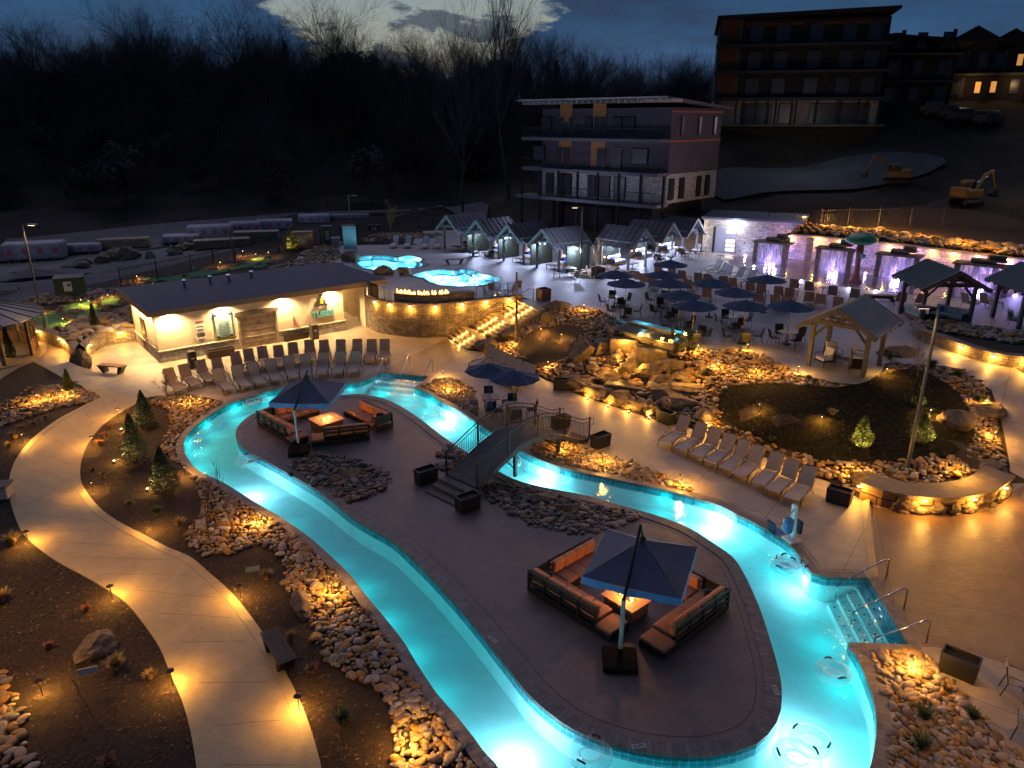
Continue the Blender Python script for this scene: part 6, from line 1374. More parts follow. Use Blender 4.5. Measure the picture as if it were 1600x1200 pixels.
def soffab(loc, rz, label, L_=1.9, back='tan_fab', group='sofas in the cabanas'):
    r = empty('outdoor_sofa', loc, rz, label, 'sofa', group)
    mk(lambda m: m.box((0, 0, .2), (L_, .8, .16)), 'frame', 'wood', r); mk(lambda m: m.soft((0, -.03, .36), (L_ - .1, .72, .16), .04), 'seat_cushion', 'white_fab', r)
    for k in range(3): mk(lambda m: m.soft((-L_ / 3 + k * L_ / 3, .28, .64), (L_ / 3 - .04, .18, .45), .06, rx=R(-10)), 'back_cushion', ['white_fab', back, 'white_fab'][k], r)
    for s in (-1, 1): mk(lambda m: m.box((s * L_ / 2, 0, .42), (.07, .8, .45)), 'arm', 'black', r)
    mk(lambda m: m.soft((-L_ * .33, .12, .58), (.38, .12, .36), .05, rx=R(-15)), 'pillow', 'blue_fab', r)
    for s in (-1, 1): mk(lambda m: m.box((s * (L_ / 2 - .1), -.3, .06), (.06, .06, .12)), 'leg', 'black', r)
    return r
def armchair():
    r = empty('armchair', cat='armchair', label='x')
    mk(lambda m: m.soft((0, -.02, .38), (.6, .6, .16), .05), 'seat_cushion', 'white_fab', r); mk(lambda m: m.soft((0, .28, .68), (.58, .16, .5), .06, rx=R(-14)), 'back_cushion', 'white_fab', r)
    mk(lambda m: m.box((0, 0, .26), (.66, .68, .05)), 'frame', 'frame', r); mk(lambda m: m.box((0, .36, .55), (.62, .04, .5), 0, R(-14)), 'back_frame', 'frame', r)
    for s in (-1, 1): mk(lambda m: m.tube([(s * .35, -.32, 0), (s * .35, -.32, .6), (s * .35, .34, .62), (s * .35, .36, 0)], .024, 4), 'arm', 'frame', r)
    return Proto(r)
AC = armchair()
r_ = empty('coffee_table', cat='table', label='x'); mk(lambda m: m.soft((0, 0, .36), (1.1, .6, .05), .015), 'table_top', 'timber', r_)
for sx in (-1, 1): mk(lambda m: m.tube([(sx * .5, -.27, 0), (sx * .5, -.27, .34), (sx * .5, .27, .34), (sx * .5, .27, 0)], .025, 4), 'leg_frame', 'black', r_)
CT = Proto(r_)
left = [((695, 389), (721, 395)), ((739.5, 399.6), (768, 405)), ((787, 408), (818, 414.5)), ((839, 418), (873, 426))]
right = [((981, 423), (1008, 417)), ((1025.5, 411), (1048.6, 405)), ((1065, 401), (1087, 396.5))]
LBL = ['leftmost in the left row', 'second from left in the left row', 'third from left in the left row', 'rightmost in the left row']
RBL = ['nearest in the right row', 'middle one in the right row', 'farthest in the right row']
for rowi, (rows, lbl) in enumerate(((left, LBL), (right, RBL))):
    for k, (a, b) in enumerate(rows):
        r, wd, D = cabana(P(*a, UZ), P(*b, UZ), 'gabled cabana, ' + lbl[k]); w_ = r.matrix_basis if False else (Matrix.Translation(r.location) @ Matrix.Rotation(r.rotation_euler.z, 4, 'Z'))
        # hedge wall on one side and at the back with a lamp; low stone wall
        wl_ = mk(lambda m: m.box((0, D + .02, 1.1), (wd - .16, .1, 2.2)), 'hedge_wall', 'green_wall', r) if rowi else mk(lambda m: m.box((wd / 2 + .6, D * .55, 1.1), (.1, D * .9, 2.2)), 'hedge_wall', 'green_wall', r)
        if not rowi: mk(lambda m: m.box((0, D + .02, 1.35), (wd - .16, .08, 1.5)), 'back_panel', 'hedge_dark', r); mk(lambda m: m.box((0, D + .1, .42), (wd + .1, .3, .82)), 'low_wall', 'ledger', r)
        lx, ly = (0, D - .25) if rowi else (wd / 2 + .8, 1.1)
        mk(lambda m: m.soft((lx, ly, 2.0), (.4, .14, .12), .03), 'lamp', 'lamp_white', r); lamp('POINT', (lx + (0 if rowi else .3), ly - (.4 if rowi else .2), 1.85), 520, COOL, .12, r)
        mk(lambda m: m.soft((-wd / 2 + .3, D - .12, .75), (.1, .06, .1), .02), 'wall_lamp', 'lamp_soft', r); lamp('POINT', (-wd / 2 + .3, D - .32, .7), 14, AMB, .04, r)
        sp_ = w_ @ Vector((.15, D - .65, 0)); soffab(sp_, r.rotation_euler.z + R(4 - 3 * k), 'white sofa in the cabana ' + lbl[k])
        tp = w_ @ Vector((.1, .5, 0)); CT.put(tp, r.rotation_euler.z + R(5), 'low table in the cabana ' + lbl[k], 'coffee tables in the cabanas')
        if (rowi, k) in ((0, 1), (1, 1), (1, 2)):
            for s in (-1, 1): tp = w_ @ Vector((s * 1.0, -.1, 0)); AC.put(tp, r.rotation_euler.z + R(90 * s * -1), 'white armchair, %s side, cabana %s' % ('left' if s < 0 else 'right', lbl[k]), 'white armchairs at the cabanas')
# ================================================================ timber pavilions
def pavilion(c, ang, wd, D, ridge_len, pk, h, roofm, label, lampe=0):
    r = empty('timber_pavilion', (c.x, c.y, UZ + .03), ang, label, 'pavilion', 'timber pavilions on the right terrace'); hw = wd / 2; hd = D / 2; ov = .55
    for s in (-1, 1):
        for y in (-hd, hd): mk(lambda m: m.box((s * hw, y, h / 2), (.2, .2, h)), 'post', 'timber', r); mk(lambda m: m.tube([(s * hw, y, h - .75), (s * (hw - .65), y, h)], .07, 4), 'brace', 'timber', r)
        mk(lambda m: m.box((s * hw, 0, h + .1), (.16, ridge_len - .2, .22)), 'side_beam', 'timber', r)
    for y in (-hd, hd):
        mk(lambda m: m.box((0, y, h + .1), (wd, .14, .22)), 'tie_beam', 'timber', r); mk(lambda m: m.box((0, y, (h + pk) / 2), (.14, .14, pk - h)), 'king_post', 'timber', r)
        for s in (-1, 1): mk(lambda m: m.tube([(0, y, h + .35), (s * hw * .5, y, h + (pk - h) * .48)], .06, 4), 'strut', 'timber', r)
    mk(lambda m: m.box((0, 0, pk), (.12, ridge_len, .22)), 'ridge_beam', 'timber', r); ra = math.atan2(pk - h - .1, hw); ln = (hw + ov) / math.cos(ra)
    for s in (-1, 1):
        cx = s * (hw + ov) / 2; cz = pk + .14 - math.tan(ra) * (hw + ov) / 2
        rp = mk(lambda m: m.box((cx, 0, cz), (ln, ridge_len, .06), 0, 0, s * ra), 'roof_panel', roofm, r)
        for y in (-ridge_len / 2, ridge_len / 2): mk(lambda m: m.box((cx, y, cz - .05), (ln + .04, .09, .24), 0, 0, s * ra), 'bargeboard', 'timber', r)
        for q in range(6): y = -ridge_len / 2 + .3 + q * (ridge_len - .6) / 5; mk(lambda m: m.box((cx, y, cz - .12), (ln - .05, .08, .15), 0, 0, s * ra), 'rafter', 'timber', r)
        for q in range(18): y = -ridge_len / 2 + .1 + q * (ridge_len - .2) / 17; mk(lambda m: m.box((cx + s * math.sin(ra) * .04, y, cz + .045), (ln, .035, .04), 0, 0, s * ra), 'roof_rib', roofm, rp)
    return r
pav1 = pavilion(P(1318, 572, UZ), R(-42), 2.7, 2.5, 4.1, 3.2, 2.3, M['roof_grey'], 'nearest timber pavilion with ribbed grey metal roof over four armchairs')
pc2 = V(26.9, 45.7, 0); pav2 = pavilion(pc2, R(-4), 2.9, 2.9, 4.3, 3.3, 2.4, M['roof_green'], 'timber pavilion with green ribbed roof over two sofas')
pc3 = V(32.3, 44.6, 0); pav3 = pavilion(pc3, R(-4), 2.9, 2.9, 4.3, 3.3, 2.4, M['roof_green'], 'green roofed timber pavilion cut by the right edge')
c = P(1318, 572, UZ)
for k, (dx, dy, a, lb) in enumerate([(-1.0, .1, -70, 'left'), (-.2, 1.0, 0, 'rear'), (.9, .3, 60, 'right'), (.2, -1.0, 160, 'front')]):
    AC.put((c.x + dx, c.y + dy, UZ + .03), R(a), 'grey cushioned armchair under the nearest pavilion, the %s one' % lb, 'armchairs under the nearest pavilion')
CT.put((c.x, c.y, UZ + .03), R(-42), 'dark low table between the four armchairs of the nearest pavilion', 'low tables under the pavilions'); 
soffab((pc2.x - 1.1, pc2.y - .2, UZ + .03), R(95), 'slatted back sofa on the left under the green roofed pavilion', 2.1, 'white_fab', 'sofas under the pavilion'); soffab((pc2.x + .8, pc2.y - .3, UZ + .03), R(-60), 'three seat sofa with dark pillow under the green roofed pavilion', 2.1, 'white_fab', 'sofas under the pavilion')
CT.put((pc2.x - .1, pc2.y - .6, UZ + .03), R(20), 'dark low table between the two pavilion sofas', 'low tables under the pavilions')
AC.put((pc3.x - 1.0, pc3.y - .1, UZ + .03), R(70), 'pale cushioned armchair under the right edge pavilion', 'armchairs under the right edge pavilion'); AC.put((pc3.x - .3, pc3.y - 1.2, UZ + .03), R(170), 'dark backed armchair at the right edge with its back to the camera', 'armchairs under the right edge pavilion')
r = empty('covered_barbecue', P(1375, 469, UZ + .03), R(-10), 'long low dark covered bench behind the nearest pavilion roof', 'covered bench'); mk(lambda m: m.soft((0, 0, .28), (2.2, .7, .22), .06), 'seat', 'black', r)
for s in (-1, 1): mk(lambda m: m.box((s * .8, 0, .1), (.3, .5, .2)), 'foot', 'black', r)
# raised bed wall, right
rb = catmull([at(a, b) for a, b in [(1424, 522), (1432, 532), (1465, 543), (1500, 556), (1550, 571), (1600, 578), (1680, 588)]], False, .6)
r = empty('raised_bed_wall', (0, 0, 0), 0, 'low curving stone wall with a pale cap below the sofa pavilion', 'wall'); ribbon(rb, UZ - .2, UZ + .62, 'wall_face', 'ledger_uv', r); g1_ = offset(rb, .06); g2_ = offset(rb, -.5); mb = MB(); n = len(rb)
for i in range(n): mb.v += [(g1_[i].x, g1_[i].y, UZ + .6), (g1_[i].x, g1_[i].y, UZ + .68), (g2_[i].x, g2_[i].y, UZ + .68), (g2_[i].x, g2_[i].y, UZ + .5)]
for i in range(n - 1):
    for q in range(4): mb.f.append((4 * i + q, 4 * i + 4 + q, 4 * i + 4 + (q + 1) % 4, 4 * i + (q + 1) % 4))
mb.build('cap', 'cap', r)
for px in (1495, 1550, 1600):
    q = min(range(n), key=lambda i: abs(pix(rb[i] + V(0, 0, .5))[0] - px)); p = offset(rb, .1)[q]; p2 = offset(rb, .25)[q]; mk(lambda m: m.box((p.x, p.y, UZ + .52), (.14, .14, .04)), 'wall_lamp', 'lamp_soft', r); lamp('POINT', (p2.x, p2.y, UZ + .45), 110, AMB, .05, r)
struct(sheet('mulch_bed', [Vector((p.x, p.y, 0)) for p in offset(rb, -.5)] + [at(a, b) for a, b in [(1680, 545), (1640, 540), (1570, 527), (1520, 520), (1460, 512), (1428, 512)]], 'mulch', .4, [], 1.5))
# ================================================================ splash pad
struct(sheet('splash_pad', PP([(1130, 402), (1150, 393), (1180, 389), (1231, 405), (1344, 418), (1450, 432), (1560, 447), (1600, 462), (1560, 468), (1480, 466), (1400, 458), (1330, 450), (1260, 440), (1190, 427), (1145, 416)], UZ), pm('wet_pad', (.16, .13, .16), .16, .2, 1.2, .1, 3, coord='World'), .045, [], 2))
r = empty('splash_wall', (0, 0, 0), 0, 'long stone clad retaining wall behind the splash pad', 'wall'); sb = catmull(splash_base[1:], False, 1.5); ribbon(sb, UZ - .1, 4.28, 'wall_face', brickmat('splash_stone', (.5, .46, .46), (.3, .28, .29), (.12, .11, .12), 1, .6, .2, .012, .7, uv=True, bump=.9), r)
g1_ = offset(sb, .08); g2_ = offset(sb, -.6); mb = MB(); n = len(sb)
for i in range(n): mb.v += [(g1_[i].x, g1_[i].y, 4.28), (g1_[i].x, g1_[i].y, 4.38), (g2_[i].x, g2_[i].y, 4.38), (g2_[i].x, g2_[i].y, 4.1)]
for i in range(n - 1):
    for q in range(4): mb.f.append((4 * i + q, 4 * i + 4 + q, 4 * i + 4 + (q + 1) % 4, 4 * i + (q + 1) % 4))
mb.build('cap', 'cap', r)
for px in (1232, 1258, 1290, 1318, 1384, 1437, 1467, 1505, 1537, 1590):
    q = min(range(n), key=lambda i: abs(pix(sb[i] + V(0, 0, 2))[0] - px)); p = offset(sb, .12)[q]; p2 = offset(sb, .35)[q]; mk(lambda m: m.soft((p.x, p.y, 4.2), (.2, .2, .1), .03), 'wall_lamp', 'lamp_warm', r); lamp('POINT', (p2.x, p2.y, 4.0), 60, AMB, .05, r)
ru = (splash_base[4] - splash_base[1]).normalized(); ra_ = math.atan2(ru.y, ru.x)
def grotto(px, py, w_, label, hh=1.75):
    c = P(px, py, UZ); r = empty('water_grotto', (c.x, c.y, UZ + .04), ra_ - R(0), label, 'water feature', 'stone water curtains of the splash pad')
    for s in (-1, -.3, .45, 1): mk(lambda m: m.soft((s * w_ / 2, random.uniform(-.1, .1) - (.5 if abs(s) > .9 else -.3), hh / 2), (.4, .42, hh), .05), 'stone_column', 'boulder', r)
    mk(lambda m: m.soft((0, 0, hh + .07), (w_ + .7, 1.5, .14), .04), 'capstone', 'boulder', r); mk(lambda m: m.soft((.2, .3, hh + .38), (w_ * .7, 1.0, .12), .04, .06), 'upper_slab', 'boulder', r); mk(lambda m: m.soft((-.1, .4, hh + .24), (w_ * .5, .6, .2), .04), 'slab_stack', 'boulder', r)
    mk(lambda m: m.soft((w_ * .2, .5, hh + .62), (w_ * .35, .7, .3), .08, .3), 'top_rock', 'boulder', r)
    def fallm(m):
        N_ = 24
        for i in range(N_ + 1): x = -w_ / 2 + .1 + (w_ - .2) * i / N_; m.v += [(x, -.68 + .03 * math.sin(i * 2.1), hh), (x, -.72 + .05 * math.sin(i * 1.3), .02)]
        for i in range(N_): m.f.append((2 * i, 2 * i + 1, 2 * i + 3, 2 * i + 2))
    mk(fallm, 'water_curtain', 'fall', r); mk(lambda m: m.box((0, .1, hh + .31), (w_ * .45, .5, .03)), 'water_sheet', 'white_plastic', r)
    lamp('POINT', (0, -.25, .35), 230, (.45, .3, 1), .1, r); lamp('POINT', (0, .75, .5), 260, (.42, .32, 1), .1, r); mk(lambda m: m.lathe([(.06, .0), (.08, .03), (.02, .05)], 8, (0, -1.3, 0)), 'jet_lamp', 'lamp_violet', r); lamp('POINT', (0, -1.4, .3), 40, (.45, .4, 1), .08, r)
    return r
grotto(1205, 411, 2.6, 'stone water curtain at the left end of the splash pad'); grotto(1303, 423, 2.5, 'stone water curtain left of the tree shaped fountain'); grotto(1400, 434, 2.7, 'stone water curtain right of the tree shaped fountain'); grotto(1530, 452, 3.3, 'broad stone water curtain behind the green roofed pavilion')
for k, (px, py, lb) in enumerate([(1261, 411, 'beside the leftmost water curtain'), (1243, 404, 'slim, at the wall corner')]): c = P(px, py, UZ); o = MB().soft((0, 0, 1.1), (.5, .45, 2.2), .05).build('standing_stone', 'boulder'); o.location = (c.x, c.y, UZ + .03); tag(o, 'upright grey standing stone ' + lb, 'standing stone', 'standing stones of the splash pad')
for px, py in ((1250, 396), (1330, 405), (1380, 412), (1450, 424), (1590, 450)): p = P(px, py, UZ); lamp('POINT', (p.x - .9, p.y - 1.2, UZ + .5), 420, (.4, .32, 1), .12)
for k, (px, py) in enumerate([(1164, 400), (1178, 417), (1208, 427), (1211, 422), (1252, 440), (1352, 428), (1326, 452), (1368, 456), (1280, 444)]):
    p = P(px, py, UZ); r = empty('ground_jet_lamp', (p.x, p.y, UZ + .05), 0, 'small bright ground light on the splash pad, ' + ['farthest, by the kerb', 'left of the first water curtain', 'nearest of the left pair', 'farther of the left pair', 'behind the first terrace loungers', 'right of the tree shaped fountain', 'behind the last terrace lounger', 'by the nearest pavilion roof', 'amber one near the side table'][k], 'ground light', 'ground lights of the splash pad')
    mk(lambda m: m.lathe([(.1, 0), (.1, .03), (.07, .07), (.02, .09)], 10), 'lens', 'lamp_warm' if k == 8 else 'lamp_white', r); mk(lambda m: m.lathe([(.13, -.01), (.14, .015)], 10), 'ring', 'steel', r); lamp('POINT', (0, 0, .3), 30, AMB if k == 8 else (.65, .65, 1), .05, r)
# tree shaped fountain
c = P(1336, 441, UZ); r = empty('tree_fountain', (c.x, c.y, UZ + .04), 0, 'brown trunked play fountain with a green cap on the splash pad', 'fountain')
mk(lambda m: m.lathe([(.55, 0), (.42, .2), (.25, .7), (.2, 1.4), (.24, 2.0), (.3, 2.5), (.22, 3.0)], 14), 'trunk', pm('rust_trunk', (.2, .06, .05), .6, .4, 3, .5, 8), r, True)
mk(lambda m: m.lathe([(.7, 2.95), (1.15, 3.1), (1.2, 3.3), (.85, 3.65), (.3, 3.8)], 24), 'cap', pm('green_cap', (.03, .2, .09), .35, .5, 1.5), r, True)
mk(lambda m: m.soft((.15, -.25, 2.05), (.4, .25, .35), .1), 'face_plate', 'teal', r); mk(lambda m: m.soft((-.2, -.2, 2.5), (.3, .25, .25), .08), 'knot', 'bark', r)
# stone restroom
a = P(1085, 395, UZ); b = P(1231, 404, UZ); a = V(18.4, 71.6, 0); b = V(25.2, 68.6, 0); d_ = (b - a); rz = math.atan2(d_.y, d_.x)
r = empty('stone_restroom', (a.x, a.y, UZ), rz, 'pale stone restroom block with a grey door and flat roof', 'building'); LN = d_.length + 1.0
mk(lambda m: m.box((LN / 2, 2.6, 1.6), (LN, 5.0, 3.2)), 'wall', 'ledger_w', r); mk(lambda m: m.box((LN / 2 + .2, 3.0, 3.3), (LN + .9, 6.6, .18)), 'roof', pm('flat_roof', (.07, .09, .13), .6, .2, .6), r); mk(lambda m: m.box((LN / 2 + .1, .0, 3.2), (LN + .5, .14, .2)), 'coping', 'pale_trim', r)
dr = mk(lambda m: m.box((2.1, .07, 1.25), (1.9, .1, 2.4)), 'door', 'door_grey', r); mk(lambda m: m.box((1.05, .06, 1.25), (.2, .14, 2.5)), 'door_frame', 'black', r)
for z in (2.1, 1.2, .8, .4): mk(lambda m: m.box((2.6, .01, z), (.8, .02, .26)), 'glass_pane', 'win_door', dr)
mk(lambda m: m.box((3.9, .08, 1.1), (.12, .03, .12)), 'socket', 'black', r)
lamp('POINT', (-.8, -.5, 2.0), 190, (1, .75, .42), .1, r); lamp('POINT', (1.4, -2.3, 2.6), 110, (.8, .82, 1), .1, r)
# ================================================================ lamp posts
def lamppost(px, py, top_py, label, side=1, mat='pole', energy=0, z=None, name='lamp_post', head=True, hd=0, colr=WARM, aim=None):
    p = P(px, py, z) if z is not None else at(px, py); h = ztop(p.y, top_py) - p.z
    r = empty(name, p, 0, label, 'lamp post', 'lamp posts'); mk(lambda m: m.tube([(0, 0, 0), (0, 0, h)], .085, 8, .055), 'pole', mat, r); mk(lambda m: m.lathe([(.18, 0), (.18, .08), (.1, .14)], 10), 'base', mat, r)
    if head:
        c_, s_ = math.cos(R(hd)), math.sin(R(hd)); mk(lambda m: m.tube([(0, 0, h - .08), (c_ * .35, s_ * .35, h - .04)], .03, 5), 'arm', mat, r); hh = mk(lambda m: m.soft((c_ * .62, s_ * .62, h - .03), (.62, .34, .09), .03, R(hd)), 'lamp_head', mat, r)
        mk(lambda m: m.box((c_ * .62, s_ * .62, h - .082), (.4, .2, .012), R(hd)), 'lens', 'lamp_soft' if energy else 'paper', hh)
    if energy: lamp('SPOT', (c_ * .7, s_ * .7, h - .15), energy, colr, .2, r, 140, .5, aim=None).rotation_euler = (0, 0, 0)
    return r
lamppost(71, 517, 350, 'tall lamp post among the mini golf greens at far left', hd=0, mat='pole', energy=500)
lamppost(549, 372, 305, 'slim lamp post behind the blue notice kiosk', hd=0, mat='pole')
lamppost(807, 537, 425, 'thin dark post rising from the stones right of the lit stairs', mat='pole_br', head=False)
lamppost(907, 428, 323, 'bronze lamp post between the two rows of cabanas', hd=180, mat='pole_br', energy=500, colr=(.7, .76, 1))
lamppost(1417, 735, 478, 'tall lamp post standing in the stones of the garden mound', hd=180, mat='pole', energy=350)
p = at(359, 432); 
for px, py, tp in ((366, 415, 362), (339, 420, 408)): lamppost(px, py, tp, 'thin pale pole beyond the dark roof, %s' % ('taller' if tp < 400 else 'shorter'), mat='pole', head=False)
# kiosk, cabinets, sheds by the upper path
r = empty('notice_kiosk', P(548, 392, UZ), R(5), 'tall pale blue notice board at the end of the upper path', 'sign'); mk(lambda m: m.box((0, 0, 1.25), (1.25, .14, 2.2)), 'board', 'teal_lt', r); mk(lambda m: m.box((0, -.08, 2.15), (1.1, .02, .18)), 'header', 'teal', r); text('RULES', .15, 'paper', r, (0, -.1, 2.09), FR, 'lettering', .004)
for k in range(9): mk(lambda m: m.box((0, -.075, 1.85 - k * .17), (.85, .01, .03)), 'text_line', 'teal', r)
for s in (-1, 1): mk(lambda m: m.box((s * .6, 0, .1), (.08, .08, .3)), 'post', 'paper', r)
for px, py, w_, h, mt, lb in ((475, 388, 1.9, 1.6, 'wood', 'brown board fenced enclosure behind the small tree'), (513, 383, .9, 1.9, 'util', 'tan utility cabinet with white box beside the upper path'), (545, 375, 1.3, 1.5, 'lumber', 'pale cabinet behind the blue notice kiosk'), (525, 386, .8, .9, 'pale_trim', 'low grey cabinet right of the tan one'), (735, 369, 0, 0, '', ''), (585, 363, 1.4, .8, 'black', 'dark unit behind the upper deck fence')):
    if not w_: continue
    p = at(px, py); r = empty('utility_cabinet', p, R(10), lb, 'cabinet'); mk(lambda m: m.soft((0, 0, h / 2), (w_, .8, h), .04), 'body', mt, r); mk(lambda m: m.soft((0, 0, h + .03), (w_ + .1, .9, .08), .02), 'lid', mt, r); mk(lambda m: m.box((0, -.41, h * .55), (w_ * .4, .02, h * .5)), 'door_panel', 'pale_trim', r)
# ================================================================ fences
def fence(pts, h, label, sp=.14, name='picket_fence'):
    r = empty(name, (0, 0, 0), 0, label, 'fence'); pick = MB(); rails = MB(); acc = 0; last = None
    for i in range(len(pts) - 1):
        a, b = pts[i], pts[i + 1]; L_ = (b - a).xy.length; rz = math.atan2((b - a).y, (b - a).x); n = max(1, int(L_ / sp)); za, zb = H(a.x, a.y), H(b.x, b.y)
        for k in range(n): t = k / n; pick.box((a.x + (b.x - a.x) * t, a.y + (b.y - a.y) * t, za + (zb - za) * t + h / 2), (.022, .022, h), rz)
        for hh in (.12, h - .12): rails.tube([(a.x, a.y, za + hh), (b.x, b.y, zb + hh)], .025, 4)
        m_ = max(1, round(L_ / 2.4))
        for k in range(m_): t = k / m_; mk(lambda m: m.box((a.x + (b.x - a.x) * t, a.y + (b.y - a.y) * t, za + (zb - za) * t + h / 2 + .05), (.07, .07, h + .1), rz), 'post', 'fence', r)
    pick.build('pickets', 'fence', r); rails.build('rails', 'fence', r); return r
fence([at(a, b) for a, b in [(190, 448), (300, 425), (400, 403), (470, 388), (560, 372), (630, 360), (700, 352)]], 1.5, 'black picket fence between the gravel lot and the resort', .2)
fence([V(24.5, 71.6, 0), V(31, 69, 0), V(38, 66, 0), V(44, 61, 0), V(52, 53, 0)], 1.6, 'black picket fence above the golden stone bed of the splash wall', .2)
# ================================================================ lodge and tall apartment block
def block(name, corner, angf, wf, ds, floors, label, sc=1.0, dim=False):
    """corner = front right corner; front runs to the left at angf, side recedes at angf-90"""
    pass
lc = V(15.1, 74.0, 0); LA = R(-42)   # local x runs along the front to the right, y recedes
r = empty('lodge', (lc.x, lc.y, 0), LA, 'three storey charcoal lodge with orange panels, balconies and pale stone ground floor', 'building', 'new apartment blocks')
WF_ = 15.8; DS = 10.0; z0, z1, z2, z3, zr = 3.2, 6.4, 9.2, 12.3, 15.3
mk(lambda m: m.box((-WF_ / 2, DS / 2, (z0 + z1) / 2 - .5), (WF_ - 3, DS, z1 - z0 + 1)), 'basement', 'char2', r)
mk(lambda m: m.box((-WF_ / 2 - .0, DS / 2, (z1 + z2) / 2), (WF_, DS, z2 - z1)), 'stone_storey', 'ledger_w', r)
mk(lambda m: m.box((-WF_ / 2, DS / 2, (z2 + zr) / 2), (WF_ + .06, DS + .06, zr - z2)), 'wall', 'char', r)
ro_ = MB(); ro_.add([(-WF_ - 1.8, -2.0, zr + .75), (.6, -2.0, zr + .75), (1.0, DS + .6, zr - .1), (-WF_ - 1.2, DS + .6, zr - .1), (-WF_ - 1.8, -2.0, zr + .95), (.6, -2.0, zr + .95), (1.0, DS + .6, zr + .1), (-WF_ - 1.2, DS + .6, zr + .1)], [(3, 2, 1, 0), (4, 5, 6, 7), (0, 1, 5, 4), (1, 2, 6, 5), (2, 3, 7, 6), (3, 0, 4, 7)]); rf = ro_.build('roof', 'balcony', r)
mk(lambda m: m.box((-WF_ / 2 - .6, -2.03, zr + .87), (WF_ + 2.5, .05, .14)), 'fascia', 'pale_trim', rf)
for k in range(26): mk(lambda m: m.box((-WF_ - 1.2 + k * .72, -1.0, zr + .58), (.12, 1.9, .3)), 'rafter_tail', 'pale_trim', rf)
for z in (z2, z3): mk(lambda m: m.box((-WF_ / 2 - .6, -1.0, z), (WF_ + 1.4, 2.1, .3)), 'balcony_slab', 'balcony', r)
mk(lambda m: m.box((-WF_ / 2 - .8, -1.2, z1 - .1), (WF_ + 2, 2.6, .3)), 'terrace_slab', 'balcony', r)
for z in (z1, z2, z3):
    def rl(m):
        m.box((-WF_ / 2 - .6, -2.0, z + 1.1), (WF_ + 1.4, .05, .05))
        for k in range(90): m.box((-WF_ - 1.2 + k * .21, -2.0, z + .62), (.02, .02, .95))
    mk(rl, 'balcony_railing', 'fence', r)
for k in range(8): x = -WF_ - 1.2 + k * 2.55; mk(lambda m: m.box((x, -2.05, (z0 + z2) / 2), (.22, .22, z2 - z0)), 'terrace_post', 'char2', r)
for x, w_ in ((-12.6, 1.55), (-8.3, 1.6)): mk(lambda m: m.box((x, -.05, zr - .4), (w_, .1, 1.7)), 'orange_panel', 'orange_p', r)
for x, w_ in ((-12.6, 1.7), (-8.3, 1.8)): mk(lambda m: m.box((x, -.05, (z2 + z3) / 2 + .1), (w_, .1, z3 - z2 - .5)), 'orange_panel', 'orange_p', r)
def win(x, z, w_, h, y=-.1, side=False, mat='glassm', fr='char2'):
    if side: f = mk(lambda m: m.box((.08, x, z), (.1, w_ + .12, h + .12)), 'window', fr, r); mk(lambda m: m.box((.14, x, z), (.03, w_, h)), 'pane', mat, f)
    else: f = mk(lambda m: m.box((x, y, z), (w_ + .12, .1, h + .12)), 'window', fr, r); mk(lambda m: m.box((x, y - .065, z), (w_, .03, h)), 'pane', mat, f)
    return f
for x, w_ in ((-15.2, 1.3), (-13.9, .9), (-9.6, .8), (-6.1, 1.1), (-4.6, 1.2)): win(x, z3 + 1.5, w_, 1.3)
for x in (-13.2, -11.7, -8.5, -7.7): win(x, z3 + 1.15, .75, 2.0, -.16, fr='wood')
for x, w_ in ((-16.2, 1.5), (-3.2, 1.7)): win(x, z2 + 1.6, w_, 1.4)
for x in (-13.4, -12.3, -7.9, -5.9): win(x, z2 + 1.25, .9, 2.0, -.16, fr='wood')
for x, w_ in ((-14.6, 1.0), (-12.5, 1.7), (-8.9, .9), (-7.3, 1.2), (-5.4, 1.2)): win(x, z1 + 1.25, w_, 2.1, -.14)
for y in (2.0, 5.4, 8.6): win(y, z3 + 1.35, .5, 1.7, side=True)
for y, w_ in ((.7, .9), (2.7, .9), (6.2, .8), (8.0, .8)): win(y, z1 + 1.35, w_, 1.9, side=True)
for z in (zr - .35, z3 - .05): mk(lambda m: m.box((.06, DS / 2, z), (.1, DS, .18)), 'red_band', 'red_trim', r)
lamp('POINT', (-9, -9, 8), 650, (.6, .58, .9), .4, r); lamp('POINT', (7, 1, 5), 380, (.72, .68, .76), .4, r)
q = empty('stone_fireplace', P(963, 372, UZ) + V(0, 2, 0), R(-10), 'pale stone chimney with a flared base behind the right cabanas', 'chimney'); mk(lambda m: m.lathe([(1.35, 0), (1.3, 2.4), (1.15, 2.6), (.85, 3.3), (.8, 4.0), (.95, 4.1), (.95, 4.3)], 4), 'stack', 'ledger_w', q)
# tall block on the hill
tc_ = V(43.4, 93.3, 0)
t = empty('apartment_block', (tc_.x, tc_.y, 0), R(-13), 'dark four storey apartment block with stone ground floor high on the hill', 'building', 'new apartment blocks'); r = t
W_ = 18.9; D_ = 12; zz_ = [13.7, 16.6, 19.6, 22.5, 25.3]
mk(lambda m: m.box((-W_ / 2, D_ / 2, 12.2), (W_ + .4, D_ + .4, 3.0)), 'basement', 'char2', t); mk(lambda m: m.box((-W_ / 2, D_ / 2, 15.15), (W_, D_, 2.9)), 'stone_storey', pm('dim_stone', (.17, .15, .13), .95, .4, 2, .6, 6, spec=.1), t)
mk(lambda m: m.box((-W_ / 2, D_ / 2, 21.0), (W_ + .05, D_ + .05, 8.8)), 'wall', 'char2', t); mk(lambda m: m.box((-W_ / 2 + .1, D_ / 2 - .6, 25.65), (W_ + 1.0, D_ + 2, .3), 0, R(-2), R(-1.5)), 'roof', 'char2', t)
for z in zz_[1:4]: mk(lambda m: m.box((-W_ / 2, -.9, z), (W_ + .6, 1.9, .3)), 'balcony_slab', pm('dim_slab', (.035, .033, .035), .9, .2, 1, spec=.1), t)
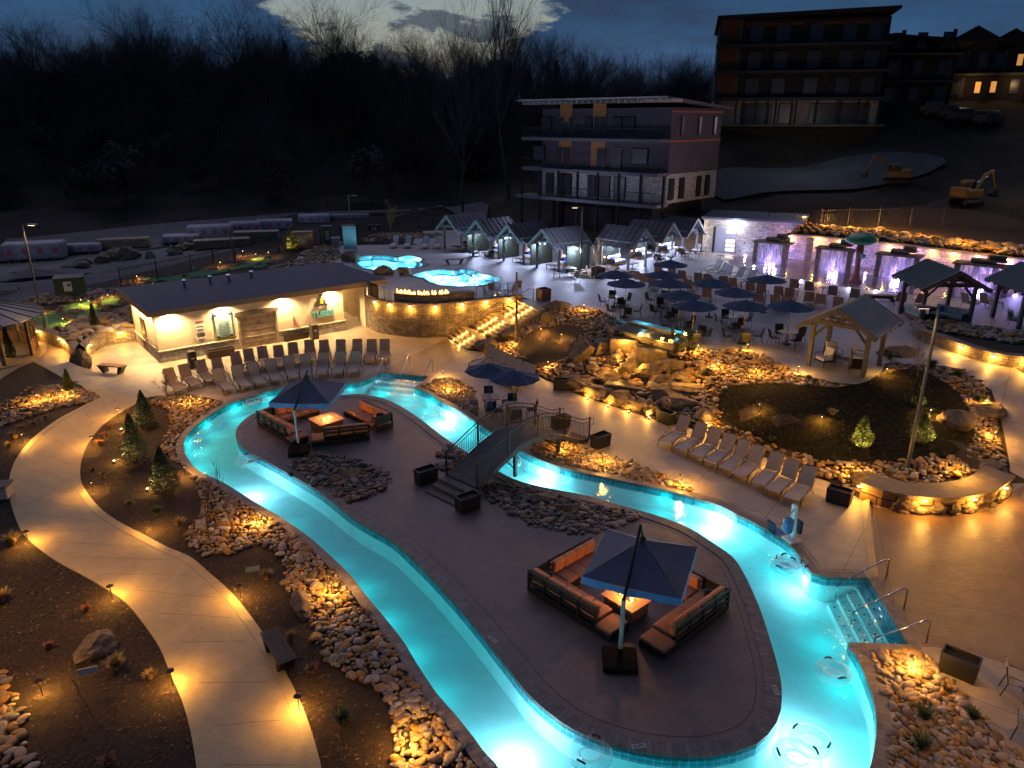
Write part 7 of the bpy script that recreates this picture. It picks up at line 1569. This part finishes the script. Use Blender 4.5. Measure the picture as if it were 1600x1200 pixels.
mk(lambda m: m.box((-W_ / 2, -1.2, 13.6), (W_ + 1, 2.6, .3)), 'terrace_slab', 'dktrim', t)
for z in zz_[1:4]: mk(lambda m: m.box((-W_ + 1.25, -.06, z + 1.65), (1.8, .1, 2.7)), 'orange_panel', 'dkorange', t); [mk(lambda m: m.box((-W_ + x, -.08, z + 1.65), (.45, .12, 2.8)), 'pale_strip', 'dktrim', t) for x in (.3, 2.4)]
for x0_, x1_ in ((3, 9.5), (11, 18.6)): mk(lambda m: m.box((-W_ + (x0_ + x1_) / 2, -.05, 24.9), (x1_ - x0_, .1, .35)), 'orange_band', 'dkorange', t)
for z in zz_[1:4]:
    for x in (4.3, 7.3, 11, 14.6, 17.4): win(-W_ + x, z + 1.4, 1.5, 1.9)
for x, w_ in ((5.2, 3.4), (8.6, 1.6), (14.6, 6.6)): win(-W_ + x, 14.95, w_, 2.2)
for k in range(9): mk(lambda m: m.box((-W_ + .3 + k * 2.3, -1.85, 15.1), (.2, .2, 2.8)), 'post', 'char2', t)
lamp('POINT', (-8, -10, 14), 420, (.8, .7, .7), .3, t)
# row of houses further along the ridge
def house(x, y, z, w_, d, h, label, rot, fl=2, lit=(), gable=False):
    global r
    r = empty('hillside_house', (x, y, z), R(rot), label, 'house', 'dark houses along the ridge'); mk(lambda m: m.box((0, d / 2, h / 2 - 1), (w_, d, h + 2)), 'wall', 'char2', r)
    if gable: mk(lambda m: m.add([(-w_ / 2 - .5, -.6, h), (w_ / 2 + .5, -.6, h), (0, -.6, h + 1.7), (-w_ / 2 - .5, d + .5, h), (w_ / 2 + .5, d + .5, h), (0, d + .5, h + 1.7)], [(0, 1, 2), (5, 4, 3), (0, 2, 5, 3), (2, 1, 4, 5), (1, 0, 3, 4)]), 'roof', 'char2', r)
    else: mk(lambda m: m.box((.3, d / 2 - .8, h + .25), (w_ + 2.0, d + 2.4, .3), 0, R(-3), R(5)), 'roof', 'char2', r)
    nx = max(2, int(w_ / 2.3))
    for f in range(fl):
        for k in range(nx):
            xx = -w_ / 2 + (k + .5) * w_ / nx; on = (f, k) in lit; z_ = f * 3.1 + 1.6
            if k % 2 == 0 and not on: mk(lambda m: m.box((xx + .7, -.04, z_), (.45, .08, 2.4)), 'pale_strip', 'dktrim', r)
            win(xx, z_, .6 if on else 1.0, 1.3 if on else 1.7, -.08, mat='win_warm' if on else 'glassm')
        if f: mk(lambda m: m.box((0, -.7, f * 3.1), (w_ + .4, 1.5, .22)), 'balcony_slab', 'dktrim', r)
house(50.2, 99, 15.6, 8.6, 9, 7.4, 'dark three storey house with pale window bays beside the tall block', -12, 3, ((0, 3), (1, 3)))
house(57.6, 100.5, 16.5, 4.9, 8, 7.0, 'dark narrow house with a lit lower window, second along the ridge', -25, 2, ((0, 1),), True)
house(62.3, 100.5, 16.6, 4.6, 8, 6.6, 'dark gabled house with amber windows, third along the ridge', -25, 2, ((1, 1), (0, 0)), True)
house(67, 100.5, 16.8, 4.8, 8, 6.4, 'dark gabled house near the right edge, fourth along the ridge', -25, 2, ((0, 1),), True)
house(72.5, 99.5, 16.6, 5.6, 8, 6.0, 'gabled house at the right edge with rows of amber windows', -30, 2, ((1, 0), (1, 1), (0, 0), (0, 1)), True)
for x, y, z in ((57, 98.5, 18.5), (62.6, 98.5, 18.5), (69, 98, 18), (73, 95.5, 18)): lamp('POINT', (x, y, z), 90, (1, .6, .25), .2)
for k, (px, py, s) in enumerate([(1455, 143, 1), (1478, 152, .8), (1500, 148, 1.1), (1540, 150, 1)]):
    y_ = 95.5 - k; p = V((px - 800) / 1150 * (y_ * CP + .5), y_, 0); p.z = Hn(p.x, p.y); r = empty('parked_van', p, R(-20 + 15 * k), 'small pale vehicle parked before the ridge houses, %s from the left' % ORD[k], 'van', 'vehicles on the ridge'); mk(lambda m: m.soft((0, 0, .75), (3.6 * s, 1.7, .8), .2), 'body', 'dktrim', r); mk(lambda m: m.soft((-.3, 0, 1.35), (2.0 * s, 1.5, .6), .2), 'cabin', 'glassm', r)
    for x in (-1.1, 1.1):
        for y in (-.8, .8): mk(lambda m: m.lathe([(.3, -.1), (.32, 0), (.3, .1)], 12, (x * s, y, .32), Matrix.Rotation(R(90), 3, 'X')), 'wheel', 'black', r)
# ================================================================ excavators
def excavator(px, py, rot, label, dist, dim=1):
    d = ray(px, py); t_ = dist / d.y; p = V(d.x * t_, dist, H(d.x * t_, dist)); r = empty('excavator', p, R(rot), label, 'excavator', 'excavators on the dark slope')
    for s in (-1, 1): mk(lambda m: m.soft((0, s * 1.0, .42), (3.4, .5, .8), .3), 'track', 'black', r)
    mk(lambda m: m.soft((-.2, 0, 1.45), (2.9, 2.3, 1.0), .15), 'body', 'yellow_m', r); mk(lambda m: m.soft((-1.3, 0, 1.6), (1.0, 2.2, 1.1), .2), 'counterweight', 'yellow_m', r)
    c = mk(lambda m: m.soft((.55, .6, 2.15), (1.4, .95, 1.5), .12), 'cab', 'yellow_m', r); mk(lambda m: m.box((.6, .6, 2.3), (1.44, 1.0, .8)), 'cab_window', 'glassm', c)
    mk(lambda m: m.tube([(.9, -.2, 1.7), (2.3, -.2, 3.5), (3.7, -.2, 3.9)], .24, 6, .17), 'boom', 'yellow_m', r); mk(lambda m: m.tube([(3.4, -.2, 4.0), (4.5, -.2, 1.8)], .17, 6), 'stick', 'yellow_m', r)
    mk(lambda m: m.soft((4.45, -.2, 1.3), (.8, .9, .8), .2, 0, 0, R(25)), 'bucket', 'black', r); mk(lambda m: m.tube([(1.1, -.2, 2.6), (2.9, -.2, 3.3)], .07, 6), 'ram', 'steel', r)
    return r
e1 = excavator(1512, 300, 25, 'yellow excavator with raised arm on the slope at the right', 72); e1.scale = (.8, .8, .8); lamp('POINT', (4, -5, 4), 120, (1, .7, .3), .3, e1)
e2 = excavator(1402, 272, 170, 'dim yellow excavator farther up the slope, facing left', 80)
e2.scale = (.7, .7, .7)
# ================================================================ timber stacks and wrapped pallets on the lot
stk = [(18, 401, 3.6, 2.2, 1.3, 12, 'wrap'), (58, 398, 7.0, 2.4, 1.7, 11, 'wrap'), (120, 388, 6.0, 1.8, .9, 8, 'wrap'), (195, 379, 6.5, 1.8, .9, 10, 'lumber'), (285, 372, 5.0, 2.0, .9, 12, 'wrap'), (330, 366, 6.2, 2.4, 1.5, 6, 'wrap'), (384, 356, 4.6, 2.2, 1.2, 10, 'wrap'), (348, 379, 7.0, 1.8, .8, 14, 'lumber'), (402, 369, 6.0, 1.8, 1.0, 4, 'lumber'), (430, 352, 5.4, 2.0, 1.2, 8, 'wrap'), (492, 342, 5.0, 2.2, 1.1, 5, 'wrap'), (545, 334, 6.5, 1.6, .5, 8, 'wrap'), (600, 327, 9, .8, .35, 10, 'lumber')]
SL = ['plastic wrapped stack', 'long wrapped timber stack with printed marks', 'low wrapped bundle', 'dark low timber stack', 'low wrapped bundle before the tall one', 'tall rounded wrapped stack', 'wrapped stack beyond the rounded one', 'bare lumber bundle in front', 'pale lumber bundle behind the golf strip', 'wrapped stack with dark bands', 'wrapped stack behind the shed', 'flat wrapped bundle', 'long thin pale beam']
for k, (px, py, a, b, h, rz, mt) in enumerate(stk):
    a *= .78; b *= .9
    p = at(px, py + 8); r = empty('material_stack', p, R(rz + 8), SL[k] + ' on the dark lot, %s from the left' % ORD[k], 'stack', 'building material on the lot')
    mk(lambda m: m.soft((0, 0, .12 + h / 2), (a, b, h), .32 if mt == 'wrap' and h > .8 else .1 if mt == 'wrap' else .03, n=3), 'bundle', mt, r)
    for x in (-a * .3, 0, a * .3): mk(lambda m: m.box((x, 0, .06), (.14, b, .12)), 'bearer', 'lumber', r)
    if mt == 'wrap':
        for x in (-a * .36, -a * .12, a * .12, a * .36): mk(lambda m: m.box((x, -b / 2 - .01, .1 + h * .55), (.4, .02, h * .3)), 'printed_mark', 'wrap_red', r)
    else:
        for z in [.12 + h * q / 4 for q in range(1, 4)]: mk(lambda m: m.box((0, -b / 2 - .005, z), (a, .02, .03)), 'layer_gap', 'black', r)
RP = [(125, 417, 1.3), (135, 411, 1.0), (160, 408, 1.3), (182, 403, 1.6), (205, 402, 1.7), (235, 401, .9), (272, 396, 1.3), (284, 390, 1.3), (297, 388, 1.3), (105, 420, .8), (325, 382, 1.2), (365, 376, 1.0)]
for k, (px, py, s) in enumerate(RP): p = at(px, py + 2); boulder(p, (s * 1.3, s, s * .9), k, 'quarried pale rock on the dark lot, %s in the row of loose rocks' % ORD[k], 400 + k, 'loose_rock', 'boulder', .25, 0, 'loose rocks on the lot')
p = at(70, 432); o = boulder(p, (8, 4, 1.2), .2, 'low heap of gravel on the dark lot beyond the greens', 450, 'gravel_heap', 'gravel', .35); o['category'] = 'heap'
for px, py, e, c_ in ((60, 385, 220, (.85, .8, 1)), (300, 355, 280, (.75, .75, 1)), (480, 330, 260, (.5, .55, 1))): p = at(px, py + 25); lamp('POINT', (p.x, p.y - 3, p.z + 6), e, c_, 1)
# ================================================================ bare trees
def bare_tree(seed, h, spread=.42, levels=4, kids_=(5, 4, 4, 3), thick=.02, sides=4, up=.35, first=.3):
    rnd = random.Random(seed); m = MB()
    def br(p, d, L_, r0, lv):
        pts = [p]; q = p.copy(); dd = d.copy(); n = 4 if lv < 2 else 2
        for i in range(n): dd = (dd + Vector((rnd.uniform(-1, 1), rnd.uniform(-1, 1), rnd.uniform(-.3, 1) * up)) * .16).normalized(); q = q + dd * (L_ / n); pts.append(q.copy())
        m.tube(pts, r0, sides if lv < 2 else 3, r0 * .45, cap=False)
        if lv >= levels: return
        for k in range(kids_[min(lv, len(kids_) - 1)]):
            t_ = rnd.uniform(first if lv == 0 else .2, 1.0); i = min(int(t_ * n), n - 1); b = pts[i].lerp(pts[i + 1], t_ * n - i); a = rnd.uniform(0, 2 * math.pi)
            x = dd.cross(Vector((0, 0, 1)) if abs(dd.z) < .9 else Vector((1, 0, 0))).normalized(); y = dd.cross(x)
            nd = (dd * (1 - spread * .3) + (x * math.cos(a) + y * math.sin(a)) * spread * rnd.uniform(.7, 1.3) + Vector((0, 0, up * .5))).normalized()
            br(b, nd, L_ * rnd.uniform(.42, .66), max(.006, r0 * .5 * (1 - t_ * .35)), lv + 1)
    br(Vector((0, 0, -.2)), Vector((0, 0, 1)), h * .72, h * thick * .5, 0)
    return m
def treemesh(name, m, mat): o = m.build(name, mat); me = o.data; bpy.data.objects.remove(o); return me
far_m = [treemesh('bare_tree', bare_tree(s, 13 + s % 4, .7, 4, (14, 7, 5, 4), .02, 3, .5, .1), 'bark_dk') for s in range(6)]
def put_tree(me, x, y, z, sc, label, group, name='bare_tree', rz=None): o = bpy.data.objects.new(name, me); col.objects.link(o); o.location = (x, y, z - .3); o.rotation_euler = (0, 0, random.uniform(0, 6.3) if rz is None else rz); o.scale = (sc,) * 3; return tag(o, label, 'tree', group)
# evergreen masses in the wood
def conif_mesh(seed, h=10, mat='leaf_dk', n=900, rad=.24, leaf=.5):
    rnd = random.Random(seed); m = MB(); m.tube([(0, 0, 0), (0, 0, h * .95)], h * .014, 4, .02)
    for k in range(n):
        t_ = rnd.random() ** .8; z = h * (.08 + .9 * t_); rr = h * rad * (1 - t_) * rnd.uniform(.35, 1.08) + .05; a = rnd.uniform(0, 6.3); c = Vector((math.cos(a) * rr, math.sin(a) * rr, z)); s = leaf * rnd.uniform(.5, 1.1)
        d = Vector((math.cos(a), math.sin(a), rnd.uniform(-.5, .6))).normalized(); x = d.cross(Vector((0, 0, 1))).normalized() * s * .4; m.add([c - x, c + d * s, c + x, c - d * s * .3 + Vector((0, 0, .05))], [(0, 1, 2, 3)])
    return m
def round_mesh(seed, h=9, n=1400, mat='leaf_dk', leaf=.55):
    rnd = random.Random(seed); m = MB(); m.tube([(0, 0, 0), (0, 0, h * .6)], .15, 4, .05); cs = [(rnd.uniform(-.28, .28) * h, rnd.uniform(-.28, .28) * h, h * rnd.uniform(.35, .8), h * rnd.uniform(.14, .24)) for _ in range(9)]
    for k in range(n):
        cx, cy_, cz, rr = rnd.choice(cs); d = Vector((rnd.gauss(0, 1), rnd.gauss(0, 1), rnd.gauss(0, 1))).normalized(); c = Vector((cx, cy_, cz)) + d * rr * rnd.uniform(.6, 1.05); s = leaf * rnd.uniform(.5, 1.1); x = d.cross(Vector((rnd.uniform(-1, 1), rnd.uniform(-1, 1), 1))).normalized() * s * .5; y = d.cross(x) ; m.add([c - x, c - y, c + x, c + y], [(0, 1, 2, 3)])
    return m
con_m = [treemesh('conifer', conif_mesh(s, 10), 'leaf_dk') for s in (1, 2)]; rnd_m = [treemesh('evergreen', round_mesh(s), 'leaf_dk') for s in (3, 4, 5)]
sky = [(30, 88), (75, 58), (95, 62), (120, 66), (140, 70), (165, 78), (195, 80), (210, 72), (240, 68), (258, 62), (285, 60), (300, 64), (325, 60), (345, 56), (370, 52), (385, 55), (410, 60), (430, 58), (448, 62), (465, 64), (490, 68), (520, 76), (545, 78), (590, 78), (605, 82), (630, 80), (650, 74), (672, 72), (695, 68), (712, 66), (735, 78), (760, 84), (830, 76), (855, 86), (870, 82), (905, 100), (935, 96), (955, 106), (985, 112), (1010, 118), (1035, 124), (1060, 122), (1085, 114), (1100, 126)]
HSC = H
for k, (px, py) in enumerate(sky):
    D = 138 + (k * 37 % 24); x = (px - 800) / FPX * (D * CP); z = Hn(x, D); top = ztop(D, py + random.uniform(-6, 6)); h = top - z; pl_ = 'left' if px < 400 else 'middle' if px < 800 else 'right'
    put_tree(far_m[k % 6], x, D, z, max(.4, h / 13), 'leafless tree on the %s part of the dark wooded skyline' % pl_, 'bare trees of the skyline, %s part' % pl_)
for k, (px, py, ms) in enumerate([(455, 60, 0), (560, 72, 2), (565, 68, 3), (545, 84, 4), (770, 88, 2), (795, 84, 3), (440, 82, 3), (1075, 118, 4), (868, 90, 0), (400, 78, 4)]):
    D = 150; x = (px - 800) / FPX * D * CP; z = Hn(x, D); h = ztop(D, py) - z; put_tree(con_m[ms] if ms < 2 else rnd_m[ms - 2], x, D, z, h / (10 if ms < 2 else 9), 'dark evergreen crown on the skyline, %s from the left' % ORD[sorted([455, 560, 565, 545, 770, 795, 440, 1075, 868, 400]).index(px)], 'evergreen crowns of the skyline', 'evergreen_tree')
# the body of the wood, which nobody could count: one object
V_ = []; F_ = []; src = far_m + rnd_m + con_m; geo = [([v.co.copy() for v in me.vertices], [tuple(p.vertices) for p in me.polygons]) for me in src]
small = [treemesh('t', bare_tree(s + 50, 12, .75, 3, (14, 8, 5), .016, 3, .5, .15), 'bark_dk') for s in range(4)]; geo_s = [([v.co.copy() for v in me.vertices], [tuple(p.vertices) for p in me.polygons]) for me in small]
for k in range(620):
    x = random.uniform(-150, 75); y = random.uniform(101, 175)
    if x > 22 and y < 118: continue
    if x > 40 and y < 135: continue
    vs, fs = random.choice(geo_s + geo[6:9]) if random.random() < .8 else random.choice(geo[:6]); s = random.uniform(.6, 1.0) * (.8 if y > 135 else 1); z = Hn(x, y) - .3; a = random.uniform(0, 6.3); c_, s_ = math.cos(a) * s, math.sin(a) * s; b = len(V_)
    lim = ztop(y, 84 if x < 0 else 118) - z
    if 12.5 * s > lim:
        f_ = max(.2, lim / (12.5 * s)); s *= f_; c_ *= f_; s_ *= f_
    V_ += [(x + v.x * c_ - v.y * s_, y + v.x * s_ + v.y * c_, z + v.z * s) for v in vs]; F_ += [tuple(i + b for i in f) for f in fs]
for k in range(330):
    x = random.uniform(-118, 40); y = random.uniform(124, 150); z = Hn(x, y) - .3; px_ = 800 + x / (y * CP) * FPX
    tgt = 74 + 10 * math.sin(px_ * .021) + 7 * math.sin(px_ * .067 + 1) + random.uniform(0, 16) + (0 if px_ < 780 else (px_ - 780) * .15) - (6 if 200 < px_ < 480 else 0)
    s = max(.25, (ztop(y, tgt) - z) / 12.8); vs, fs = random.choice(geo_s if random.random() < .72 else geo[:6]); a = random.uniform(0, 6.3); c_, s_ = math.cos(a) * s, math.sin(a) * s; b = len(V_)
    V_ += [(x + v.x * c_ - v.y * s_, y + v.x * s_ + v.y * c_, z + v.z * s) for v in vs]; F_ += [tuple(i + b for i in f) for f in fs]
m = MB(); m.v = V_; m.f = F_; o = m.build('far_wood', 'bark_dk'); tag(o, 'dark leafless wood covering the hill behind the lot', 'wood', None, 'stuff')
# two tall pale trees
for px, py, top, lb, seed, sp in ((722, 300, 72, 'tall slender bare tree left of the lodge', 71, .5), (795, 285, 25, 'tallest bare tree with upright limbs beside the lodge', 72, .42), (437, 270, 185, 'small pale bare tree low in the dark wood', 73, .5)):
    D = 96 if px > 500 else 104; x = (px - 800) / FPX * (D * CP + 1); z = Hn(x, D); h = ztop(D, top) - z; m = bare_tree(seed, h, sp, 4, (13, 6, 5, 3), .02, 4, .8, .3); o = m.build('bare_tree', 'bark_pale'); o.location = (x, D, z); tag(o, lb, 'tree')
# far house and lights at the left
house(-118, 136, Hn(-118, 136) + 3, 9, 8, 4.5, 'small pale gabled house with a lit window far left on the hill', 10, 1, ((0, 1), (0, 2)), True)
p = V(-96, 140, 17.5)
for k, (dx, c_) in enumerate(((-2, (.5, .8, 1)), (0, (.4, .6, 1)), (1.6, (.2, 1, .4)), (3.4, (.3, 1, .5)))):
    o = MB().lathe([(.12, -.3), (.35, -.1), (.35, .1), (.12, .3)], 8, (p.x + dx, p.y, ztop(p.y, 126) + (k % 2) * .4)).build('distant_lamp', emis('distant_lamp', c_, 3)); tag(o, ['pale blue', 'blue', 'green', 'dim green'][k] + ' distant light left on the dark hill', 'light', 'distant coloured lights')
# ================================================================ shrubs, grasses, saplings
def leafy(h, rad, n, leaf, seed, profile, mat):
    rnd = random.Random(seed); m = MB()
    for k in range(n):
        t_ = rnd.random(); rr = rad * profile(t_) * (rnd.uniform(.55, 1.12) if rnd.random() < .8 else rnd.uniform(.1, .6)); a = rnd.uniform(0, 6.3); rr *= 1 + .18 * math.sin(a * 3 + t_ * 9 + seed); c = Vector((math.cos(a) * rr, math.sin(a) * rr, .06 + h * t_)); s = leaf * rnd.uniform(.6, 1.3)
        d = Vector((math.cos(a + rnd.uniform(-.8, .8)), math.sin(a + rnd.uniform(-.8, .8)), rnd.uniform(-.2, 1.1))).normalized(); x = d.cross(Vector((rnd.uniform(-1, 1), rnd.uniform(-1, 1), rnd.uniform(-1, 1)))).normalized() * s * .32
        m.add([c - d * s * .5, c + x, c + d * s * .5, c - x], [(0, 1, 2, 3)])
    return m
cone = lambda t_: max(.04, (1 - t_) ** .8) * (1 - .35 * max(0, .12 - t_) / .12)
def conifer(px, py, top, rad, label, seed, up=None, mat='leaf', n=2600, leafs=.09, name='conifer_shrub', prof=cone, group=None):
    p = at(px, py); h = ztop(p.y, top) - p.z; r = empty(name, p, 0, label, 'shrub', group); leafy(h, rad, n, leafs, seed, prof, mat).build('foliage', mat, r); mk(lambda m: m.tube([(0, 0, 0), (0, 0, h * .8)], .035, 5, .01), 'stem', 'bark', r)
    if up: lamp('SPOT', (up[0], up[1], .12), up[2], (1, .72, .22), .04, r, 75, .6, aim=(0, 0, h * .5)).rotation_euler = (Vector((0, 0, h * .55)) - Vector((up[0], up[1], .12))).to_track_quat('-Z', 'Y').to_euler()
    return r
conifer(229, 668, 612, .55, 'conical evergreen, farthest of three beside the path bend', 1, (-.8, -.7, 120)); conifer(214, 724, 648, .62, 'conical evergreen, middle one of three lit gold on its left side', 2, (-1.1, -.5, 320)); conifer(260, 770, 700, .6, 'conical evergreen, nearest of three beside the path bend', 3, (-1.1, -.5, 320))
conifer(109, 612, 578, .28, 'tiny dark spruce in the stones by the gazebo', 4); conifer(149, 512, 475, .3, 'slender upright juniper beside the mini golf greens', 5, None, 'leaf_y'); conifer(1345, 697, 652, .5, 'small upright conifer glowing yellow green on the mound', 6, (-.5, -.9, 260), 'leaf_y'); conifer(1437, 690, 640, .55, 'yellow green conifer just right of the tall lamp post', 7, (.6, -.9, 260), 'leaf_y'); conifer(1428, 632, 600, .5, 'dim conifer on the mound behind the lamp post', 8, (.3, -.8, 60), 'leaf')
conifer(457, 392, 358, .7, 'small amber lit tree at the upper path end', 9, (-.2, -1.2, 250), 'leaf_y', 1500, .16); conifer(18, 560, 505, .3, 'dark narrow shrub before the gazebo posts', 10)
tuft = lambda t_: .3 + .9 * t_
def grass(px, py, s, label, mat='grass', n=160, e=0):
    p = at(px, py); r = MB(); rnd = random.Random(int(px * 7 + py))
    for k in range(n):
        a = rnd.uniform(0, 6.3); ln = s * rnd.uniform(.6, 1.2); o_ = rnd.uniform(.2, .8); b = Vector((math.cos(a), math.sin(a), 0)) * s * .12 * rnd.random(); t_ = b + Vector((math.cos(a) * ln * o_, math.sin(a) * ln * o_, ln * .8)); m_ = b.lerp(t_, .55) + Vector((0, 0, ln * .15)); x = Vector((-math.sin(a), math.cos(a), 0)) * .012 * (1 + s)
        r.add([b - x, b + x, m_ + x, m_ - x], [(0, 1, 2, 3)]); r.add([m_ - x, m_ + x, t_], [(0, 1, 2)])
    o = r.build('grass_clump', mat); o.location = p; return tag(o, label, 'grass clump')
GL = [(24, 686, .45, 'grass', 'straw grass clump at the first light left of the path'), (14, 700, .3, 'grass', 'small straw clump below the first left path light'), (34, 672, .3, 'grass', 'small straw clump above the first left path light'), (20, 852, .5, 'grass', 'bright straw clump left of the lower path light'), (54, 664, .25, 'grass', 'tiny straw clump near the cobble edge'), (71, 654, .2, 'grass', 'tiny clump by the path top'), (164, 684, .3, 'grass_red', 'rust coloured grass clump right of the path, upper'), (157, 696, .32, 'grass_red', 'rust coloured grass clump right of the path, lower'), (174, 668, .25, 'grass_red', 'small rust clump near the amber conifer'), (163, 746, .28, 'grass', 'tan grass clump on mulch inside the bend'), (146, 736, .18, 'grass_red', 'tiny orange clump inside the bend'), (246, 804, .35, 'leaf_y', 'low yellow green shrub below the nearest conifer'), (281, 823, .35, 'grass', 'straw clump right of the yellow green shrub'), (202, 790, .25, 'grass', 'dim clump on mulch inside the bend'), (136, 955, .22, 'grass_red', 'small orange clump above the slab boulder'), (77, 1012, .2, 'grass_red', 'small orange clump left of the slab boulder'), (182, 1045, .4, 'grass', 'wispy clump right of the slab boulder'), (235, 1062, .3, 'grass', 'wispy clump left of the path foot'), (170, 1196, .3, 'grass_red', 'reddish clump at the lower edge'), (488, 1052, .3, 'grass_red', 'rust clump below the slatted bench'), (455, 998, .25, 'grass', 'thin clump right of the slatted bench'), (417, 905, .35, 'grass', 'straw clump above the long flat boulder'), (535, 1130, .4, 'leaf_y', 'dim yellow green clump right of the lower path light'), (1443, 1125, .4, 'leaf_y', 'green clump in the lower right cobbles, upper'), (1440, 1170, .4, 'leaf_y', 'green clump in the lower right cobbles, lower'), (1478, 1080, .25, 'grass', 'straw clump in the lower right cobbles'), (1520, 1125, .3, 'leaf', 'dark clump at the right of the lower right cobbles'), (5, 940, .4, 'grass', 'straw clump at the left edge'), (1205, 690, .3, 'leaf', 'green clump at the stones behind the loungers'), (1300, 650, .35, 'grass', 'dim straw clump on the mound'), (1390, 562, .4, 'leaf_y', 'green clump beside the pavilion boulder'), (1455, 575, .5, 'leaf', 'dark shrub by the bare sapling'), (1530, 630, .5, 'leaf', 'dark green shrub at the ramp boulder'), (1495, 590, .4, 'leaf', 'dark shrub in the upper ring of stones'), (1060, 600, .4, 'leaf', 'green clump right of the waterfall'), (1100, 590, .45, 'leaf', 'green clump above the broad right rock'), (455, 745, .2, 'leaf', 'tiny plant on the island cobbles'), (1508, 552, .4, 'leaf', 'shrub in the raised bed'), (1450, 520, .5, 'leaf', 'round shrub in the raised bed, left'), (1580, 545, .5, 'leaf', 'round shrub in the raised bed, right')]
for px, py, s, mt, lb in GL: grass(px, py, s, lb, mt, 150 if s < .35 else 230)
def sapling(px, py, top, label, seed, mat='bark', up=None, lev=3, kd=(8, 4, 3), sp=.5, thick=.016):
    p = at(px, py); h = ztop(p.y, top) - p.z; o = bare_tree(seed, h * 1.1, sp, lev, kd, thick, 4, .5, .25).build('bare_sapling', mat); o.location = p; tag(o, label, 'sapling')
    if up: l = lamp('SPOT', (p.x + up[0], p.y + up[1], p.z + .1), up[2], (1, .62, .15), .05, None, 70, .6); l.rotation_euler = (Vector((0, 0, h * .5)) - Vector((up[0], up[1], .1))).to_track_quat('-Z', 'Y').to_euler()
sapling(611, 372, 328, 'amber lit bare shrub behind the white loungers', 81, 'grass', (0, -1.0, 300), 3, (22, 6, 3), .35, .012); sapling(931, 425, 386, 'golden shrub between the two rows of cabanas', 82, 'grass', (0, -1.0, 220), 3, (20, 6, 3), .4, .012)
sapling(262, 628, 588, 'bare twiggy sapling before the first loungers', 83, 'bark', None, 3, (11, 5, 3), .6); sapling(1433, 590, 535, 'pale bare sapling beside the garden lamp post', 84, 'pale_trim', None, 3, (12, 5, 3), .4); sapling(330, 850, 755, 'thin bare sapling in the wide cobble bed, left', 85, 'bark', None, 2, (10, 4), .3); sapling(345, 770, 715, 'thin bare sapling at the river coping', 86, 'bark', None, 2, (8, 4), .3)
sapling(150, 1125, 1040, 'thin leaning sapling with a blank yellow tag left of the path', 87, 'bark', None, 2, (4, 3), .4); sapling(570, 960, 935, 'small bare bush in the cobbles by the river', 88, 'bark', None, 2, (10, 4), .6); sapling(1440, 600, 560, 'short bare sapling on the upper mound', 89, 'bark', None, 2, (8, 4), .5)
p = at(146, 1085); o = MB().box((0, 0, .75), (.45, .02, .2), R(20)).build('plant_tag', 'stucco'); o.location = p; tag(o, 'blank yellow tag hung on the thin leaning sapling', 'tag')
for k, (px, py, lb) in enumerate([(190, 674, 'left of the farthest conical evergreen'), (179, 724, 'left of the middle conical evergreen'), (231, 768, 'left of the nearest conical evergreen')]): SPL.put(at(px, py), R(-60), 'small uplight on the mulch ' + lb, 'uplights of the conical evergreens')
for k, (px, py, rz) in enumerate([(395, 891, 20)]): o = MB().soft((0, 0, .03), (.45, .3, .06), .01, R(rz)).build('valve_cover', 'util'); o.location = at(px, py); tag(o, 'pale green valve box lid in the mulch between path and cobbles', 'valve box')
# depth marks set in the coping
for k, (px, py, s_, rz) in enumerate([(557, 921, '3 FT', -48), (627, 1011, '3 FT', -55), (765, 1190, '3', -50), (770, 999, '3 FT', 130), (998, 1166, '3 FT', 8), (1212, 1078, '3 FT', 92), (1337, 1020, '3 FT', -60)]):
    p = P(px, py, .06); o = MB().box((0, 0, 0), (.36, .15, .008), R(rz)).build('depth_marker', 'pale_trim'); o.location = (p.x, p.y, .062); tag(o, 'pale depth marker tile on the coping, %s' % ['beside the long flat boulder', 'halfway down the left bank', 'at the lower edge of the left bank', 'on the left side of the island', 'at the lower tip of the island', 'on the right side of the island', 'at the corner below the pool steps'][k], 'marker tile', 'depth markers on the coping')
    text(s_, .13, 'inkb', o, (.05 * math.sin(R(rz)), -.05 * math.cos(R(rz)), .006), (0, 0, R(rz)), 'lettering', .002)
# added fill points spreading gold light over the upper stone bed
for px, py, e in ((1255, 353, 210), (1290, 358, 210), (1330, 362, 180), (1370, 364, 200), (1410, 369, 160), (1450, 374, 180), (1500, 384, 180), (1550, 392, 160)): p = P(px, py, 4.6); lamp('POINT', (p.x, p.y, 5.5), e, AMB, .08)
